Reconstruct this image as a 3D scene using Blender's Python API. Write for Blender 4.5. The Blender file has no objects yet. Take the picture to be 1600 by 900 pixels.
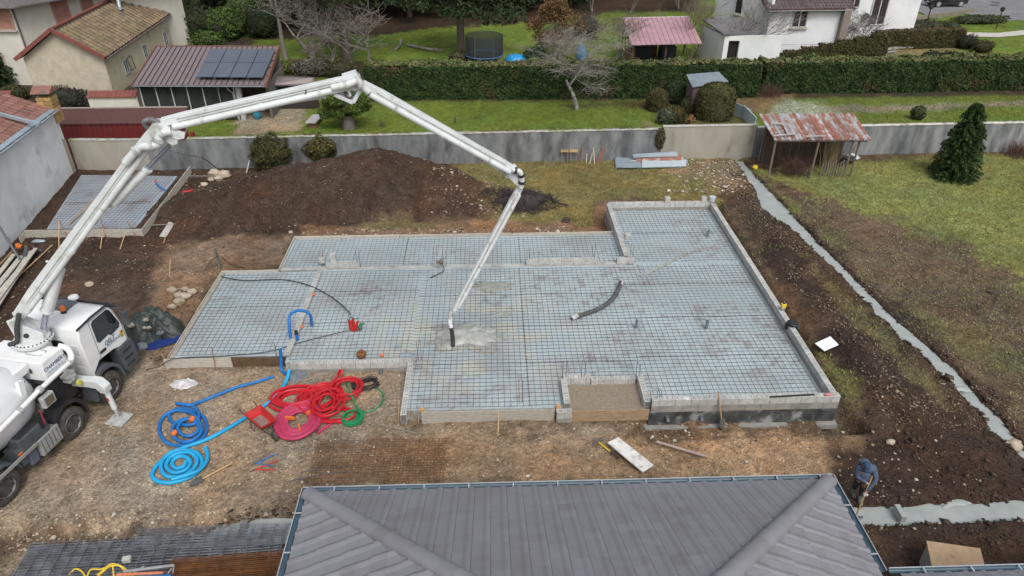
import bpy,bmesh,math,random
import numpy as np
from mathutils import Vector,Matrix,Euler
R=math.radians
random.seed(7)
rng=np.random.default_rng(7)
SC=bpy.context.scene
COL=SC.collection
# ------------------------------------------------------------ camera
CAM_H=15.5
FPX=1110.0 # focal length in pixels of the 1600 px wide photograph
PITCH,YAW=R(31.9),R(1.88)
cam_d=bpy.data.cameras.new('camera')
cam=bpy.data.objects.new('camera',cam_d);COL.objects.link(cam)
cam_d.sensor_width=36.0;cam_d.lens=36.0*FPX/1600.0
cam_d.clip_start=0.1;cam_d.clip_end=3000
cam.location=(0,0,CAM_H)
cam.rotation_euler=(R(90)-PITCH,0,-YAW)
SC.camera=cam
# ------------------------------------------------------------ sky, sun, exposure
SUN_EL,SUN_AZ=R(52),R(162)# azimuth clockwise from +Y
w=bpy.data.worlds.new('World');SC.world=w;w.use_nodes=True
nt=w.node_tree;nt.nodes.clear()
sky=nt.nodes.new('ShaderNodeTexSky');sky.sky_type='NISHITA';sky.sun_disc=False
sky.sun_elevation=SUN_EL;sky.sun_rotation=SUN_AZ
sky.air_density=1.0;sky.dust_density=4.0;sky.ozone_density=1.0
hs=nt.nodes.new('ShaderNodeHueSaturation');hs.inputs['Saturation'].default_value=0.32
bg=nt.nodes.new('ShaderNodeBackground');bg.inputs[1].default_value=0.135
wo=nt.nodes.new('ShaderNodeOutputWorld')
nt.links.new(sky.outputs[0],hs.inputs['Color']);nt.links.new(hs.outputs[0],bg.inputs[0]);nt.links.new(bg.outputs[0],wo.inputs[0])
sd=bpy.data.lights.new('sun','SUN');sd.energy=1.25;sd.angle=R(26);sd.color=(1.0,0.97,0.93)
so=bpy.data.objects.new('sun',sd);COL.objects.link(so)
sdir=Vector((math.sin(SUN_AZ)*math.cos(SUN_EL),math.cos(SUN_AZ)*math.cos(SUN_EL),math.sin(SUN_EL)))
so.rotation_euler=sdir.to_track_quat('Z','Y').to_euler();so.location=(0,-20,60)
SC.view_settings.view_transform='Standard';SC.view_settings.look='None'
SC.view_settings.exposure=0.28;SC.view_settings.gamma=1.0
SC.view_settings.use_curve_mapping=False
# ------------------------------------------------------------ survey: where a sight line of the photograph meets a known height
_f=Vector((math.sin(YAW)*math.cos(PITCH),math.cos(YAW)*math.cos(PITCH),-math.sin(PITCH)))
_r=Vector((math.cos(YAW),-math.sin(YAW),0));_u=_r.cross(_f);_C=Vector((0,0,CAM_H))
def ray(px,py):return _f*FPX+_r*(px-800)+_u*(450-py)
def at(px,py,z=0.0):
 r=ray(px,py);return _C+r*((z-CAM_H)/r.z)
def onplane(px,py,A,B):
 n=Vector((-(B[1]-A[1]),B[0]-A[0],0));r=ray(px,py)
 return _C+r*((Vector((A[0],A[1],0))-_C).dot(n)/r.dot(n))
# ------------------------------------------------------------ objects
def tag(o,label=None,cat=None,group=None,kind=None):
 if label:o['label']=label
 if cat:o['category']=cat
 if group:o['group']=group
 if kind:o['kind']=kind
 return o
def thing(name,label,cat,loc=(0,0,0),rz=0,group=None):
 o=bpy.data.objects.new(name,None);COL.objects.link(o)
 o.location=loc;o.rotation_euler=(0,0,rz);o.empty_display_size=0.2
 return tag(o,label,cat,group)
def root_mat(o):
 m=Matrix.Identity(4)
 while o is not None:
  m=(Matrix.Translation(o.location)@o.rotation_euler.to_matrix().to_4x4()@Matrix.Diagonal((*o.scale,1)))@m
  o=o.parent
 return m
def link_mesh(name,me,m,parent=None,local=False,smooth=False,bevel=0):
 if m is not None:me.materials.append(m)
 o=bpy.data.objects.new(name,me);COL.objects.link(o)
 if parent is None:
  if not local and len(me.vertices):
   n=len(me.vertices);a=np.empty(n*3,'f');me.vertices.foreach_get('co',a);a=a.reshape(-1,3)
   c=Vector(((a[:,0].min()+a[:,0].max())/2,(a[:,1].min()+a[:,1].max())/2,a[:,2].min()))
   me.transform(Matrix.Translation(-c));o.location=c
 else:
  if not local:me.transform(root_mat(parent).inverted())
  o.parent=parent
 if smooth:
  me.polygons.foreach_set('use_smooth',[True]*len(me.polygons))
 if bevel:
  b=o.modifiers.new('bevel','BEVEL');b.width=bevel;b.segments=2;b.limit_method='ANGLE';b.angle_limit=R(40)
 return o
class MB:
 def __init__(s):s.v=[];s.f=[]
 def add(s,vs,fs):
  n=len(s.v);s.v+=[tuple(p)for p in vs];s.f+=[tuple(i+n for i in f)for f in fs];return s
 def box(s,c,d,rz=0,m=None):
  x,y,z=d[0]/2,d[1]/2,d[2]/2
  vs=[Vector((a,b,e))for e in(-z,z)for b in(-y,y)for a in(-x,x)]
  q=Matrix.Rotation(rz,3,'Z')if m is None else m
  vs=[q@p+Vector(c)for p in vs]
  return s.add(vs,[(0,2,3,1),(4,5,7,6),(0,1,5,4),(2,6,7,3),(0,4,6,2),(1,3,7,5)])
 def b2(s,p,q):return s.box([(a+b)/2 for a,b in zip(p,q)],[abs(b-a)for a,b in zip(p,q)])
 def beam(s,a,b,w,h,w2=None,h2=None,up=(0,0,1)):
  a=Vector(a);b=Vector(b);d=(b-a).normalized();u=Vector(up)
  if abs(d.dot(u))>.99:u=Vector((1,0,0))
  r=d.cross(u).normalized();t=r.cross(d)
  w2=w if w2 is None else w2;h2=h if h2 is None else h2
  vs=[]
  for p,ww,hh in((a,w,h),(b,w2,h2)):
   for i,j in((-1,-1),(1,-1),(1,1),(-1,1)):vs.append(p+r*(i*ww/2)+t*(j*hh/2))
  return s.add(vs,[(0,1,2,3),(7,6,5,4),(0,4,5,1),(1,5,6,2),(2,6,7,3),(3,7,4,0)])
 def tube(s,pts,r,n=8,cap=True,closed=False):
  pts=[Vector(p)for p in pts];k=len(pts)
  rr=r if isinstance(r,(list,tuple))else[r]*k
  d0=(pts[1]-pts[0]).normalized()
  u=Vector((0,0,1))if abs(d0.z)<.9 else Vector((1,0,0))
  nrm=d0.cross(u).normalized();vs=[]
  for i,p in enumerate(pts):
   if closed:d=(pts[(i+1)%k]-pts[i-1]).normalized()
   else:d=(pts[min(i+1,k-1)]-pts[max(i-1,0)]).normalized()
   nrm=(nrm-d*nrm.dot(d))
   nrm=nrm.normalized()if nrm.length>1e-6 else d.orthogonal().normalized()
   bn=d.cross(nrm)
   for j in range(n):
    a=2*math.pi*j/n
    vs.append(p+(nrm*math.cos(a)+bn*math.sin(a))*rr[i])
  fs=[]
  for i in range(k if closed else k-1):
   i2=(i+1)%k
   for j in range(n):
    j2=(j+1)%n
    fs.append((i*n+j,i*n+j2,i2*n+j2,i2*n+j))
  if cap and not closed:
   fs.append(tuple(range(n-1,-1,-1)));fs.append(tuple((k-1)*n+j for j in range(n)))
  return s.add(vs,fs)
 def cyl(s,a,b,r,n=16,r2=None):return s.tube([a,b],[r,r if r2 is None else r2],n)
 def lathe(s,a,axis,prof,n=24):
  "prof: (distance along the axis, radius)"
  a=Vector(a);d=Vector(axis).normalized();u=d.orthogonal().normalized();t=d.cross(u);vs=[];k=len(prof)
  for h,r in prof:
   for j in range(n):
    q=2*math.pi*j/n;vs.append(a+d*h+(u*math.cos(q)+t*math.sin(q))*r)
  fs=[(i*n+j,i*n+(j+1)%n,(i+1)*n+(j+1)%n,(i+1)*n+j)for i in range(k-1)for j in range(n)]
  fs+=[tuple(range(n-1,-1,-1)),tuple((k-1)*n+j for j in range(n))]
  return s.add(vs,fs)
 def prism(s,poly,d):
  "poly: 3-D points in a plane, d: extrusion vector"
  k=len(poly);d=Vector(d);vs=[Vector(p)for p in poly]+[Vector(p)+d for p in poly]
  return s.add(vs,[tuple(range(k-1,-1,-1)),tuple(range(k,2*k))]+[(i,(i+1)%k,k+(i+1)%k,k+i)for i in range(k)])
 def quad(s,*p):return s.add(p,[tuple(range(len(p)))])
 def blob(s,c,r,n=8,m=6,jit=.15,seed=0,zmin=None):
  g=random.Random(seed);c=Vector(c);vs=[c+Vector((0,0,r[2]))]
  for i in range(1,m):
   a=math.pi*i/m
   for j in range(n):
    b=2*math.pi*j/n;q=1+g.uniform(-jit,jit)
    vs.append(c+Vector((r[0]*math.sin(a)*math.cos(b)*q,r[1]*math.sin(a)*math.sin(b)*q,r[2]*math.cos(a)*q)))
  vs.append(c-Vector((0,0,r[2])))
  if zmin is not None:vs=[Vector((p.x,p.y,max(p.z,zmin)))for p in vs]
  fs=[(0,1+j,1+(j+1)%n)for j in range(n)]
  for i in range(m-2):
   for j in range(n):
    a=1+i*n+j;b=1+i*n+(j+1)%n;fs.append((a,a+n,b+n,b))
  e=len(vs)-1;o=1+(m-2)*n
  fs+=[(o+(j+1)%n,o+j,e)for j in range(n)]
  return s.add(vs,fs)
 def mesh(s,name):
  me=bpy.data.meshes.new(name);me.from_pydata(s.v,[],s.f);me.update()
  return me
 def fix(s,me):
  bm=bmesh.new();bm.from_mesh(me);bmesh.ops.recalc_face_normals(bm,faces=bm.faces);bm.to_mesh(me);bm.free()
 def build(s,name,m,parent=None,local=False,smooth=False,bevel=0,fix=False,label=None,cat=None,group=None,kind=None):
  me=s.mesh(name)
  if fix:s.fix(me)
  o=link_mesh(name,me,m,parent,local,smooth,bevel)
  if smooth=='auto':
   try:me.set_sharp_from_angle(angle=R(38))
   except Exception:pass
  return tag(o,label,cat,group,kind)
def np_mesh(name,V,F,m,parent=None,local=False,smooth=False,col=None,**kw):
 V=np.asarray(V,'f');F=np.asarray(F,'i');k=F.shape[1]
 me=bpy.data.meshes.new(name)
 me.vertices.add(len(V));me.vertices.foreach_set('co',V.ravel())
 me.loops.add(F.size);me.loops.foreach_set('vertex_index',F.ravel())
 me.polygons.add(len(F));me.polygons.foreach_set('loop_start',np.arange(0,F.size,k,dtype='i'))
 try:me.polygons.foreach_set('loop_total',np.full(len(F),k,'i'))
 except Exception:pass
 me.update(calc_edges=True)
 if col is not None:
  ca=me.color_attributes.new('Col','FLOAT_COLOR','POINT')
  c4=np.ones((len(V),4),'f');c4[:,:3]=col;ca.data.foreach_set('color',c4.ravel())
 return tag(link_mesh(name,me,m,parent,local,smooth),**kw)
def dup(o,parent=None):
 c=o.copy();COL.objects.link(c);c.parent=parent
 for ch in o.children:dup(ch,c)
 return c
# ------------------------------------------------------------ noise
def _h(i,j,s):
 n=(i*374761393+j*668265263+s*1442695041)& 0xffffffff
 n=((n ^(n >> 13))*1274126177)& 0xffffffff
 return((n ^(n >> 16))& 0xffff)/65535.0
def vnoise(x,y,s=0):
 x=np.asarray(x,'d');y=np.asarray(y,'d')
 i=np.floor(x).astype(np.int64);j=np.floor(y).astype(np.int64);u=x-i;v=y-j
 u=u*u*(3-2*u);v=v*v*(3-2*v)
 return(_h(i,j,s)*(1-u)+_h(i+1,j,s)*u)*(1-v)+(_h(i,j+1,s)*(1-u)+_h(i+1,j+1,s)*u)*v
def fbm(x,y,sc=1,o=4,s=0):
 t=0;a=.5;f=1/sc;tot=0
 for k in range(o):t=t+a*vnoise(x*f+13.7*k,y*f+7.1*k,s+k);tot+=a;a*=.5;f*=2.03
 return t/tot
# ------------------------------------------------------------ materials
MATS={}
def mat(name,c1,c2=None,sc=4,rough=.85,bump=0.0,bsc=None,metal=0,detail=5,isl=0,obr=0,attr=False,lo=.35,hi=.65,spec=.5,c3=None,c3sc=1.5,c3lo=.55,c3hi=.7,stretch=None,fine=0,fsc=60,emit=None,coat=0,trans=0,alpha=1):
 if name in MATS:return MATS[name]
 m=bpy.data.materials.new(name);m.use_nodes=True;t=m.node_tree;N=t.nodes;L=t.links
 b=N['Principled BSDF'];b.inputs['Roughness'].default_value=rough;b.inputs['Metallic'].default_value=metal
 b.inputs['Specular IOR Level'].default_value=spec
 if coat:b.inputs['Coat Weight'].default_value=coat;b.inputs['Coat Roughness'].default_value=.15
 if trans:b.inputs['Transmission Weight'].default_value=trans
 if alpha<1:b.inputs['Alpha'].default_value=alpha
 tc=N.new('ShaderNodeTexCoord');vec=tc.outputs['Object']
 if obr:
  oi=N.new('ShaderNodeObjectInfo');ad=N.new('ShaderNodeVectorMath');ad.operation='ADD'
  mu=N.new('ShaderNodeMath');mu.operation='MULTIPLY';mu.inputs[1].default_value=37.0
  L.new(oi.outputs['Random'],mu.inputs[0]);L.new(vec,ad.inputs[0]);L.new(mu.outputs[0],ad.inputs[1]);vec=ad.outputs[0]
 if stretch:
  mp=N.new('ShaderNodeMapping');mp.inputs['Scale'].default_value=stretch;L.new(vec,mp.inputs[0]);vec=mp.outputs[0]
 def noise(s,d=detail):
  n=N.new('ShaderNodeTexNoise');n.inputs['Scale'].default_value=s;n.inputs['Detail'].default_value=d;n.inputs['Roughness'].default_value=.6
  L.new(vec,n.inputs['Vector']);return n.outputs['Fac']
 def mr(src,a,bb,c=0.,d=1.):
  n=N.new('ShaderNodeMapRange');n.inputs[1].default_value=a;n.inputs[2].default_value=bb;n.inputs[3].default_value=c;n.inputs[4].default_value=d
  L.new(src,n.inputs[0]);return n.outputs[0]
 def mix(fac,A,B,mode='MIX'):
  n=N.new('ShaderNodeMix');n.data_type='RGBA';n.blend_type=mode
  if hasattr(fac,'links')or not isinstance(fac,(int,float)):L.new(fac,n.inputs[0])
  else:n.inputs[0].default_value=fac
  for k,q in((6,A),(7,B)):
   if isinstance(q,tuple):n.inputs[k].default_value=(*q,1)
   else:L.new(q,n.inputs[k])
  return n.outputs[2]
 if attr:
  va=N.new('ShaderNodeVertexColor');va.layer_name='Col';colr=va.outputs['Color']
 elif c2 is not None:colr=mix(mr(noise(sc),lo,hi),tuple(c1),tuple(c2))
 else:
  rg=N.new('ShaderNodeRGB');rg.outputs[0].default_value=(*c1,1);colr=rg.outputs[0]
 if c3 is not None:colr=mix(mr(noise(c3sc),c3lo,c3hi),colr,tuple(c3))
 def scale_by(colr,f):
  n=N.new('ShaderNodeVectorMath');n.operation='SCALE';L.new(colr,n.inputs[0]);L.new(f,n.inputs['Scale']);return n.outputs[0]
 if isl:
  g=N.new('ShaderNodeNewGeometry');colr=scale_by(colr,mr(g.outputs['Random Per Island'],0,1,1-isl,1+isl))
 if obr:
  colr=scale_by(colr,mr(oi.outputs['Random'],0,1,1-obr,1+obr))
 if fine:colr=scale_by(colr,mr(noise(fsc,3),.25,.75,1-fine,1+fine))
 L.new(colr,b.inputs['Base Color'])
 if bump:
  bn=N.new('ShaderNodeBump');bn.inputs['Strength'].default_value=min(1,bump);bn.inputs['Distance'].default_value=.03*max(1,bump)
  L.new(noise(bsc or sc*4),bn.inputs['Height']);L.new(bn.outputs[0],b.inputs['Normal'])
 if emit:b.inputs['Emission Color'].default_value=(*emit,1);b.inputs['Emission Strength'].default_value=1
 MATS[name]=m;return m
M_=mat
concrete=M_('concrete',(.46,.46,.44),(.33,.34,.32),3,bump=.3,bsc=40,c3=(.2,.19,.17),c3sc=.9,fine=.12)
block_m=M_('block_concrete',(.50,.50,.48),(.36,.36,.34),6,bump=.5,bsc=70,obr=.10,fine=.15,fsc=90)
block_dark=M_('damp_block',(.22,.215,.195),(.31,.30,.27),4,bump=.4,bsc=60,obr=.14,fine=.12)
mortar_m=M_('mortar',(.20,.20,.185),(.14,.14,.13),9,bump=.4,bsc=60)
tar_m=M_('bitumen',(.03,.032,.034),(.085,.09,.092),2.2,rough=.6,bump=.3,c3=(.27,.29,.29),c3sc=1.8,c3lo=.53,c3hi=.66)
wood_pale=M_('shuttering_wood',(.52,.49,.43),(.36,.33,.28),5,bump=.2,obr=.14,stretch=(1,1,4),fine=.12,c3=(.45,.44,.41),c3sc=2)
wood_brown=M_('weathered_wood',(.33,.23,.13),(.22,.14,.075),5,bump=.2,obr=.12,stretch=(1,1,5),fine=.15)
wood_dark=M_('dark_wood',(.09,.06,.04),(.05,.035,.025),5,bump=.3,obr=.2)
stake_m=M_('stake_wood',(.50,.34,.18),(.38,.25,.13),8,obr=.2)
wet_con=M_('fresh_concrete',(.35,.385,.375),(.29,.32,.31),2.5,rough=.55,bump=.15,bsc=9,fine=.05,c3=(.38,.405,.395),c3sc=1)
slush=M_('wet_concrete_heap',(.34,.35,.32),(.24,.25,.23),5,rough=.6,bump=.9,bsc=14,fine=.15)
steel_dark=M_('rebar_steel',(.075,.078,.085),(.15,.085,.06),1.1,rough=.7,lo=.45,hi=.62)
steel_blue=M_('new_rebar',(.30,.33,.38),(.13,.14,.16),3,rough=.5,metal=.2)
steel_rust=M_('rusty_rebar',(.24,.10,.035),(.13,.055,.022),2,rough=.85)
white_p=M_('white_paint',(.80,.81,.81),(.70,.71,.71),1.5,rough=.32,coat=.3,fine=.03,c3=(.55,.54,.5),c3sc=2.5,c3lo=.66,c3hi=.8)
boom_p=M_('boom_paint',(.66,.69,.69),(.54,.57,.56),1.8,rough=.38,coat=.2,fine=.07,fsc=30,c3=(.38,.37,.33),c3sc=3.5,c3lo=.58,c3hi=.74)
boom_d=M_('boom_steel_dirty',(.50,.52,.50),(.32,.33,.31),5,rough=.5,bump=.2,fine=.15)
chrome=M_('piston_rod',(.42,.46,.52),(.35,.38,.44),3,rough=.25,metal=.7)
rubber=M_('rubber',(.03,.03,.032),(.06,.058,.055),6,rough=.85,bump=.2,fine=.2)
tyre_m=M_('tyre_rubber',(.035,.035,.035),(.10,.09,.075),5,rough=.9,bump=.3)
plast_g=M_('grey_plastic',(.055,.065,.075),(.085,.095,.105),3,rough=.6)
black_m=M_('black_trim',(.015,.016,.018),(.03,.03,.032),5,rough=.5)
glass_m=M_('dark_glass',(.012,.016,.018),(.03,.038,.04),1.5,rough=.06,coat=.5)
rim_m=M_('wheel_steel',(.20,.20,.195),(.11,.105,.095),5,rough=.5,metal=.3,bump=.1)
alu=M_('aluminium',(.45,.46,.46),(.35,.36,.36),5,rough=.4,metal=.5)
orange_p=M_('orange_plastic',(.75,.18,.03),(.6,.13,.02),5,rough=.4)
red_p=M_('red_paint',(.55,.03,.03),(.42,.02,.02),5,rough=.45)
yellow_p=M_('yellow_plastic',(.75,.55,.05),(.6,.42,.03),5,rough=.45)
zinc=M_('galvanised_sheet',(.38,.45,.51),(.30,.36,.41),2,rough=.4,metal=.3,fine=.06)
# ============================================================ GROUND
def polyxy(pp,z=0):return np.array([[at(a,b,z).x,at(a,b,z).y]for a,b in pp])
def sdist(poly,X,Y):
 "signed distance in metres, positive inside"
 d=np.full(X.shape,1e9);ins=np.zeros(X.shape,bool);n=len(poly)
 for i in range(n):
  ax,ay=poly[i];bx,by=poly[(i+1)%n];ex,ey=bx-ax,by-ay
  t=np.clip(((X-ax)*ex+(Y-ay)*ey)/(ex*ex+ey*ey),0,1)
  d=np.minimum(d,np.hypot(X-ax-t*ex,Y-ay-t*ey))
  c=((ay>Y)!=(by>Y))&(X<(bx-ax)*(Y-ay)/(by-ay+1e-12)+ax)
  ins ^= c
 return np.where(ins,d,-d)
def sm(x,a,b):t=np.clip((x-a)/(b-a),0,1);return t*t*(3-2*t)
def segd(X,Y,pts):
 "distance to a polyline and the interpolated third value"
 best=np.full(X.shape,1e9);val=np.zeros(X.shape)
 for(ax,ay,av),(bx,by,bv)in zip(pts[:-1],pts[1:]):
  ex,ey=bx-ax,by-ay
  t=np.clip(((X-ax)*ex+(Y-ay)*ey)/(ex*ex+ey*ey),0,1)
  d=np.hypot(X-ax-t*ex,Y-ay-t*ey);q=d<best
  best=np.where(q,d,best);val=np.where(q,av+t*(bv-av),val)
 return best,val
def pl(pp):return[(at(a,b).x,at(a,b).y,v)for a,b,v in pp]
TR1=pl([(1152,250,.3),(1172,275,.34),(1196,305,.5),(1212,325,.62),(1232,343,.42),(1262,370,.27),(1300,408,.26),(1340,448,.27),(1385,495,.27),(1430,535,.32),(1470,570,.36),(1505,608,.3),(1545,648,.3),(1580,690,.24),(1640,760,.3)])
TR2=[(at(1310,806).x,at(1310,806).y,.3),(at(1400,803).x,at(1400,803).y,.32),(at(1500,797).x,at(1500,797).y,.33),(20.0,at(1640,796).y,.34)]
TR3=[(at(322,838,-.3).x,at(322,838,-.3).y,.15),(at(375,828,-.3).x,at(375,828,-.3).y,.34),(at(520,822,-.3).x,at(520,822,-.3).y,.38),(1.0,at(520,822,-.3).y,.4)]
RIDGES=[(pl([(1178,335,.28),(1205,375,.3),(1225,430,.16),(1255,470,.18),(1290,500,.3),(1330,545,.3),(1370,600,.3),(1400,640,.32),(1450,690,.25),(1560,720,.2)]),.62),
          (pl([(1150,262,.22),(1172,300,.24),(1150,330,.2)]),.7),
          (pl([(1235,355,.1),(1340,470,.12),(1480,600,.12),(1600,720,.16)]),.35),
          (pl([(1000,262,.12),(1140,262,.18)]),.5),
          (pl([(1330,850,.12),(1600,835,.16)]),.5),
          (pl([(1400,775,.12),(1600,765,.14)]),.4)]
def hmap(X,Y,fine=True):
 X=np.asarray(X,'d');Y=np.asarray(Y,'d')
 z=(fbm(X,Y,5,3,1)-.5)*.14
 rough=sm(Y,39.3,38.5)*.9+.1
 if fine:z=z+((fbm(X,Y,.7,4,5)-.5)*.16+(fbm(X,Y,.28,2,6)-.5)*.07)*rough
 # spoil heap
 def g(cx,cy,sx,sy,h):return h*np.exp(-((X-cx)/sx)**2-((Y-cy)/sy)**2)
 wx=(fbm(X,Y,2.2,3,9)-.5)*1.2
 hp=g(-5.6,34.2,3.6,2.5,2.5)+g(-10.8,33.4,3.1,2.6,1.65)+g(-15.0,32.8,2.0,1.8,.6)+g(-1.4,33.7,2.2,1.7,.75)
 hp=np.maximum(hp+wx*.22*(hp>.05)-.18,0);hp=hp+(fbm(X,Y,.45,4,15)-.5)*.22*sm(hp,0,.4)
 z=z+hp
 for pts,wd in RIDGES:
  d,v=segd(X,Y,pts);z=z+v*np.exp(-(d/wd)**2)*(0.5+fbm(X,Y,.8,3,11))
 # working cuts round the foundations
 def rect(x0,x1,y0,y1,s):return sm(np.minimum(np.minimum(X-x0,x1-X),np.minimum(Y-y0,y1-Y))+(fbm(X,Y,.9,3,21)-.5)*.5,-s,s)
 z=z-.42*rect(10.6,11.55,16.2,32.0,.14)-.35*rect(4.9,11.5,31.0,32.35,.16)-.3*rect(4.0,6.0,28.4,32.2,.2)
 z=z-.22*rect(-9.2,5.9,28.6,29.6,.2)-.3*rect(4.6,11.6,16.05,17.0,.15)
 z=np.where((X>-11.2)&(X<10.75)&(Y>17.1)&(Y<31.2),np.minimum(z,.02),z)
 # level under the pad, step down at its near edge
 pad=sm(X,-18,-16)*sm(X,1.5,-1.0)
 z=z*(1-pad*sm(Y,20.5,19.5)*.55)
 edge=13.2+.3*sm(X,-9.5,-7.5)+(fbm(X,Y,1.2,3,31)-.5)*.6
 z=z-.36*sm(Y,edge+.15,edge-.2)*sm(X,0,-3.5)*sm(X,-13.6,-12.8)
 d,v=segd(X,Y,TR3);d=d+(fbm(X,Y,.5,3,41)-.5)*.22;f3=sm(d,v+.10,v-.06);z=z*(1-f3)+np.minimum(z,-.44)*f3
 for pts,dp in((TR1,.3),(TR2,.3)):
  d,v=segd(X,Y,pts);d=d+(fbm(X,Y,.5,3,41)-.5)*.22
  z=z-dp*sm(d,v+.10,v-.06)
 # small slab at the back left
 z=np.where((X>-22.4)&(X<-17)&(Y>30.8)&(Y<37),np.minimum(z,.02),z)
 z=z+.75*sm(X-17,0,8)*sm(Y,52.5,56)*.0
 return z
ZONES=[
 # polygon in photograph coordinates, colour, edge noise, softness, strength
 ([(-400,330),(60,262),(400,255),(560,232),(720,245),(775,300),(745,345),(560,362),(300,378),(250,400),(245,475),(180,490),(-400,640)],(.060,.038,.027),1.0,.4,1),
 ([(262,384),(460,366),(445,415),(340,428),(300,480),(262,560),(210,560),(215,500),(250,420)],(.20,.135,.09),.8,.3,1),
 ([(60,420),(210,440),(240,500),(170,520),(60,480)],(.085,.055,.038),1.2,.6,.8),
 ([(200,560),(460,560),(645,560),(640,655),(940,662),(800,720),(700,757),(480,775),(440,812),(340,822),(-100,850),(-300,860),(-200,600)],(.265,.205,.145),1.0,.4,1),
 ([(640,672),(1320,668),(1318,760),(690,770),(600,760)],(.28,.185,.11),1.1,.5,1),
 ([(640,655),(1000,655),(900,690),(700,690)],(.25,.19,.13),.8,.4,.8),
 ([(485,690),(690,688),(700,757),(480,760)],(.22,.13,.065),.8,.5,.5),
 ([(690,240),(980,240),(1160,245),(1190,300),(1130,325),(960,306),(935,350),(900,360),(780,345),(745,290)],(.165,.14,.055),1.0,.4,1),
 ([(470,352),(760,345),(930,350),(950,372),(470,376)],(.20,.125,.075),.5,.2,.9),
 ([(560,350),(700,346),(690,356),(560,361)],(.12,.11,.045),.5,.2,.6),
 ([(930,315),(965,312),(975,372),(860,372),(860,350),(925,345)],(.20,.125,.08),.4,.15,.95),
 ([(1130,250),(1200,255),(1700,235),(1800,420),(1700,900),(1290,900),(1310,620),(1240,480),(1130,330),(1120,300)],(.068,.047,.032),.6,.3,1),
 ([(1175,262),(1210,270),(1420,245),(1750,235),(1800,560),(1640,690),(1500,590),(1400,500),(1240,345)],(.205,.215,.072),.9,.35,1),
 ([(1190,278),(1290,312),(1410,340),(1520,385),(1620,450),(1760,600),(1620,760),(1480,600),(1290,410)],(.115,.085,.057),2.0,.8,1),
 ([(1420,490),(1530,500),(1600,560),(1600,600),(1500,560)],(.13,.115,.055),1.2,.5,.6),
 ([(1135,365),(1165,400),(1215,480),(1262,540),(1340,600),(1355,640),(1325,665),(1300,600),(1220,470)],(.15,.135,.05),.9,.3,.75),
 ([(1215,372),(1262,385),(1330,450),(1450,560),(1500,640),(1450,640),(1370,560),(1290,480)],(.15,.12,.055),1.3,.4,.6),
 ([(1150,300),(1222,345),(1250,400),(1310,480),(1365,540),(1445,620),(1590,705),(1800,740),(1800,900),(1380,900),(1318,760),(1330,700),(1400,660),(1330,580),(1262,510),(1210,430)],(.043,.028,.022),.9,.35,1),
 ([(1222,340),(1262,350),(1350,430),(1440,510),(1600,660),(1640,740),(1570,720),(1500,640),(1400,540),(1300,440)],(.055,.037,.027),.7,.25,.85),
 ([(1185,430),(1260,470),(1300,520),(1240,520)],(.11,.068,.045),.8,.4,.8),
 ([(1318,620),(1345,640),(1350,690),(1318,700)],(.27,.17,.095),.6,.3,.8),
 ([(1020,262),(1150,250),(1160,300),(1080,280)],(.20,.14,.09),1.0,.4,.8),
 ([(440,775),(470,765),(460,830),(340,815)],(.13,.10,.075),.6,.3,.8),
 ([(-100,835),(340,818),(440,812),(480,900),(430,960),(-200,960)],(.075,.055,.042),.5,.2,.9),
 ([(0,850),(30,838),(80,880),(20,900),(-40,900)],(.2,.16,.11),.6,.2,.7)]
FAR=[
 ([(-3000,222),(3200,210),(3200,-140),(-3000,-140)],(.12,.165,.028),.8,.5,1),
 ([(370,165),(478,163),(470,205),(362,212)],(.30,.24,.17),.5,.15,1),
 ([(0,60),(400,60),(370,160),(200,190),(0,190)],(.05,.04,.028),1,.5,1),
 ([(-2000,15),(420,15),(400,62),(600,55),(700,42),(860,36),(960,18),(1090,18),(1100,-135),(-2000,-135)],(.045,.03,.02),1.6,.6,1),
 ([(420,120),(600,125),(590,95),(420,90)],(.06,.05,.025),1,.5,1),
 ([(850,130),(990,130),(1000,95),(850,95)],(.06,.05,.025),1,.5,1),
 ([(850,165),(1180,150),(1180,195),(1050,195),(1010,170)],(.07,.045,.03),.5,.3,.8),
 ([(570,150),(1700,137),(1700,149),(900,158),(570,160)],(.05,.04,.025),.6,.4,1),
 ([(1140,150),(1235,145),(1235,175),(1170,175)],(.17,.12,.07),1.0,.4,.9),
 ([(1228,156),(1280,160),(1320,178),(1320,190),(1200,190),(1205,175)],(.36,.40,.32),.7,.4,.85),
 ([(1290,166),(1420,164),(1700,154),(1700,161),(1450,172),(1290,177)],(.24,.21,.17),.5,.2,.85),
 ([(1180,75),(1330,85),(1620,85),(1620,100),(1100,105)],(.10,.08,.045),.8,.4,.9),
 ([(1330,60),(1480,60),(1500,84),(1330,92)],(.20,.16,.08),1.0,.4,.9)]
def zone_colour(X,Y):
 far=Y>38.9
 base=np.array([.115,.078,.05]);c=np.empty(X.shape+(3,));c[:]=base
 n1=fbm(X,Y,1.1,4,51)-.5;n2=fbm(X,Y,.35,3,52)-.5
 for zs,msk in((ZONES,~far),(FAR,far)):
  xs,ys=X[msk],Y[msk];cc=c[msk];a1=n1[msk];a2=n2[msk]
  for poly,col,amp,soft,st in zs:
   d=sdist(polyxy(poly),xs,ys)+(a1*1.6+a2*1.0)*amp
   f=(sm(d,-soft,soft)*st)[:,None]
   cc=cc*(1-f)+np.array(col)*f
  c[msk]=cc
 v=1+(fbm(X,Y,2.6,4,61)-.5)*.7+(fbm(X,Y,.4,3,62)-.5)*.7
 warm=(fbm(X,Y,1.6,3,63)-.5)*.35
 c=c*v[...,None];c[...,0]*=1+warm;c[...,2]*=1-warm
 return np.clip(c,.008,.8)
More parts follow.
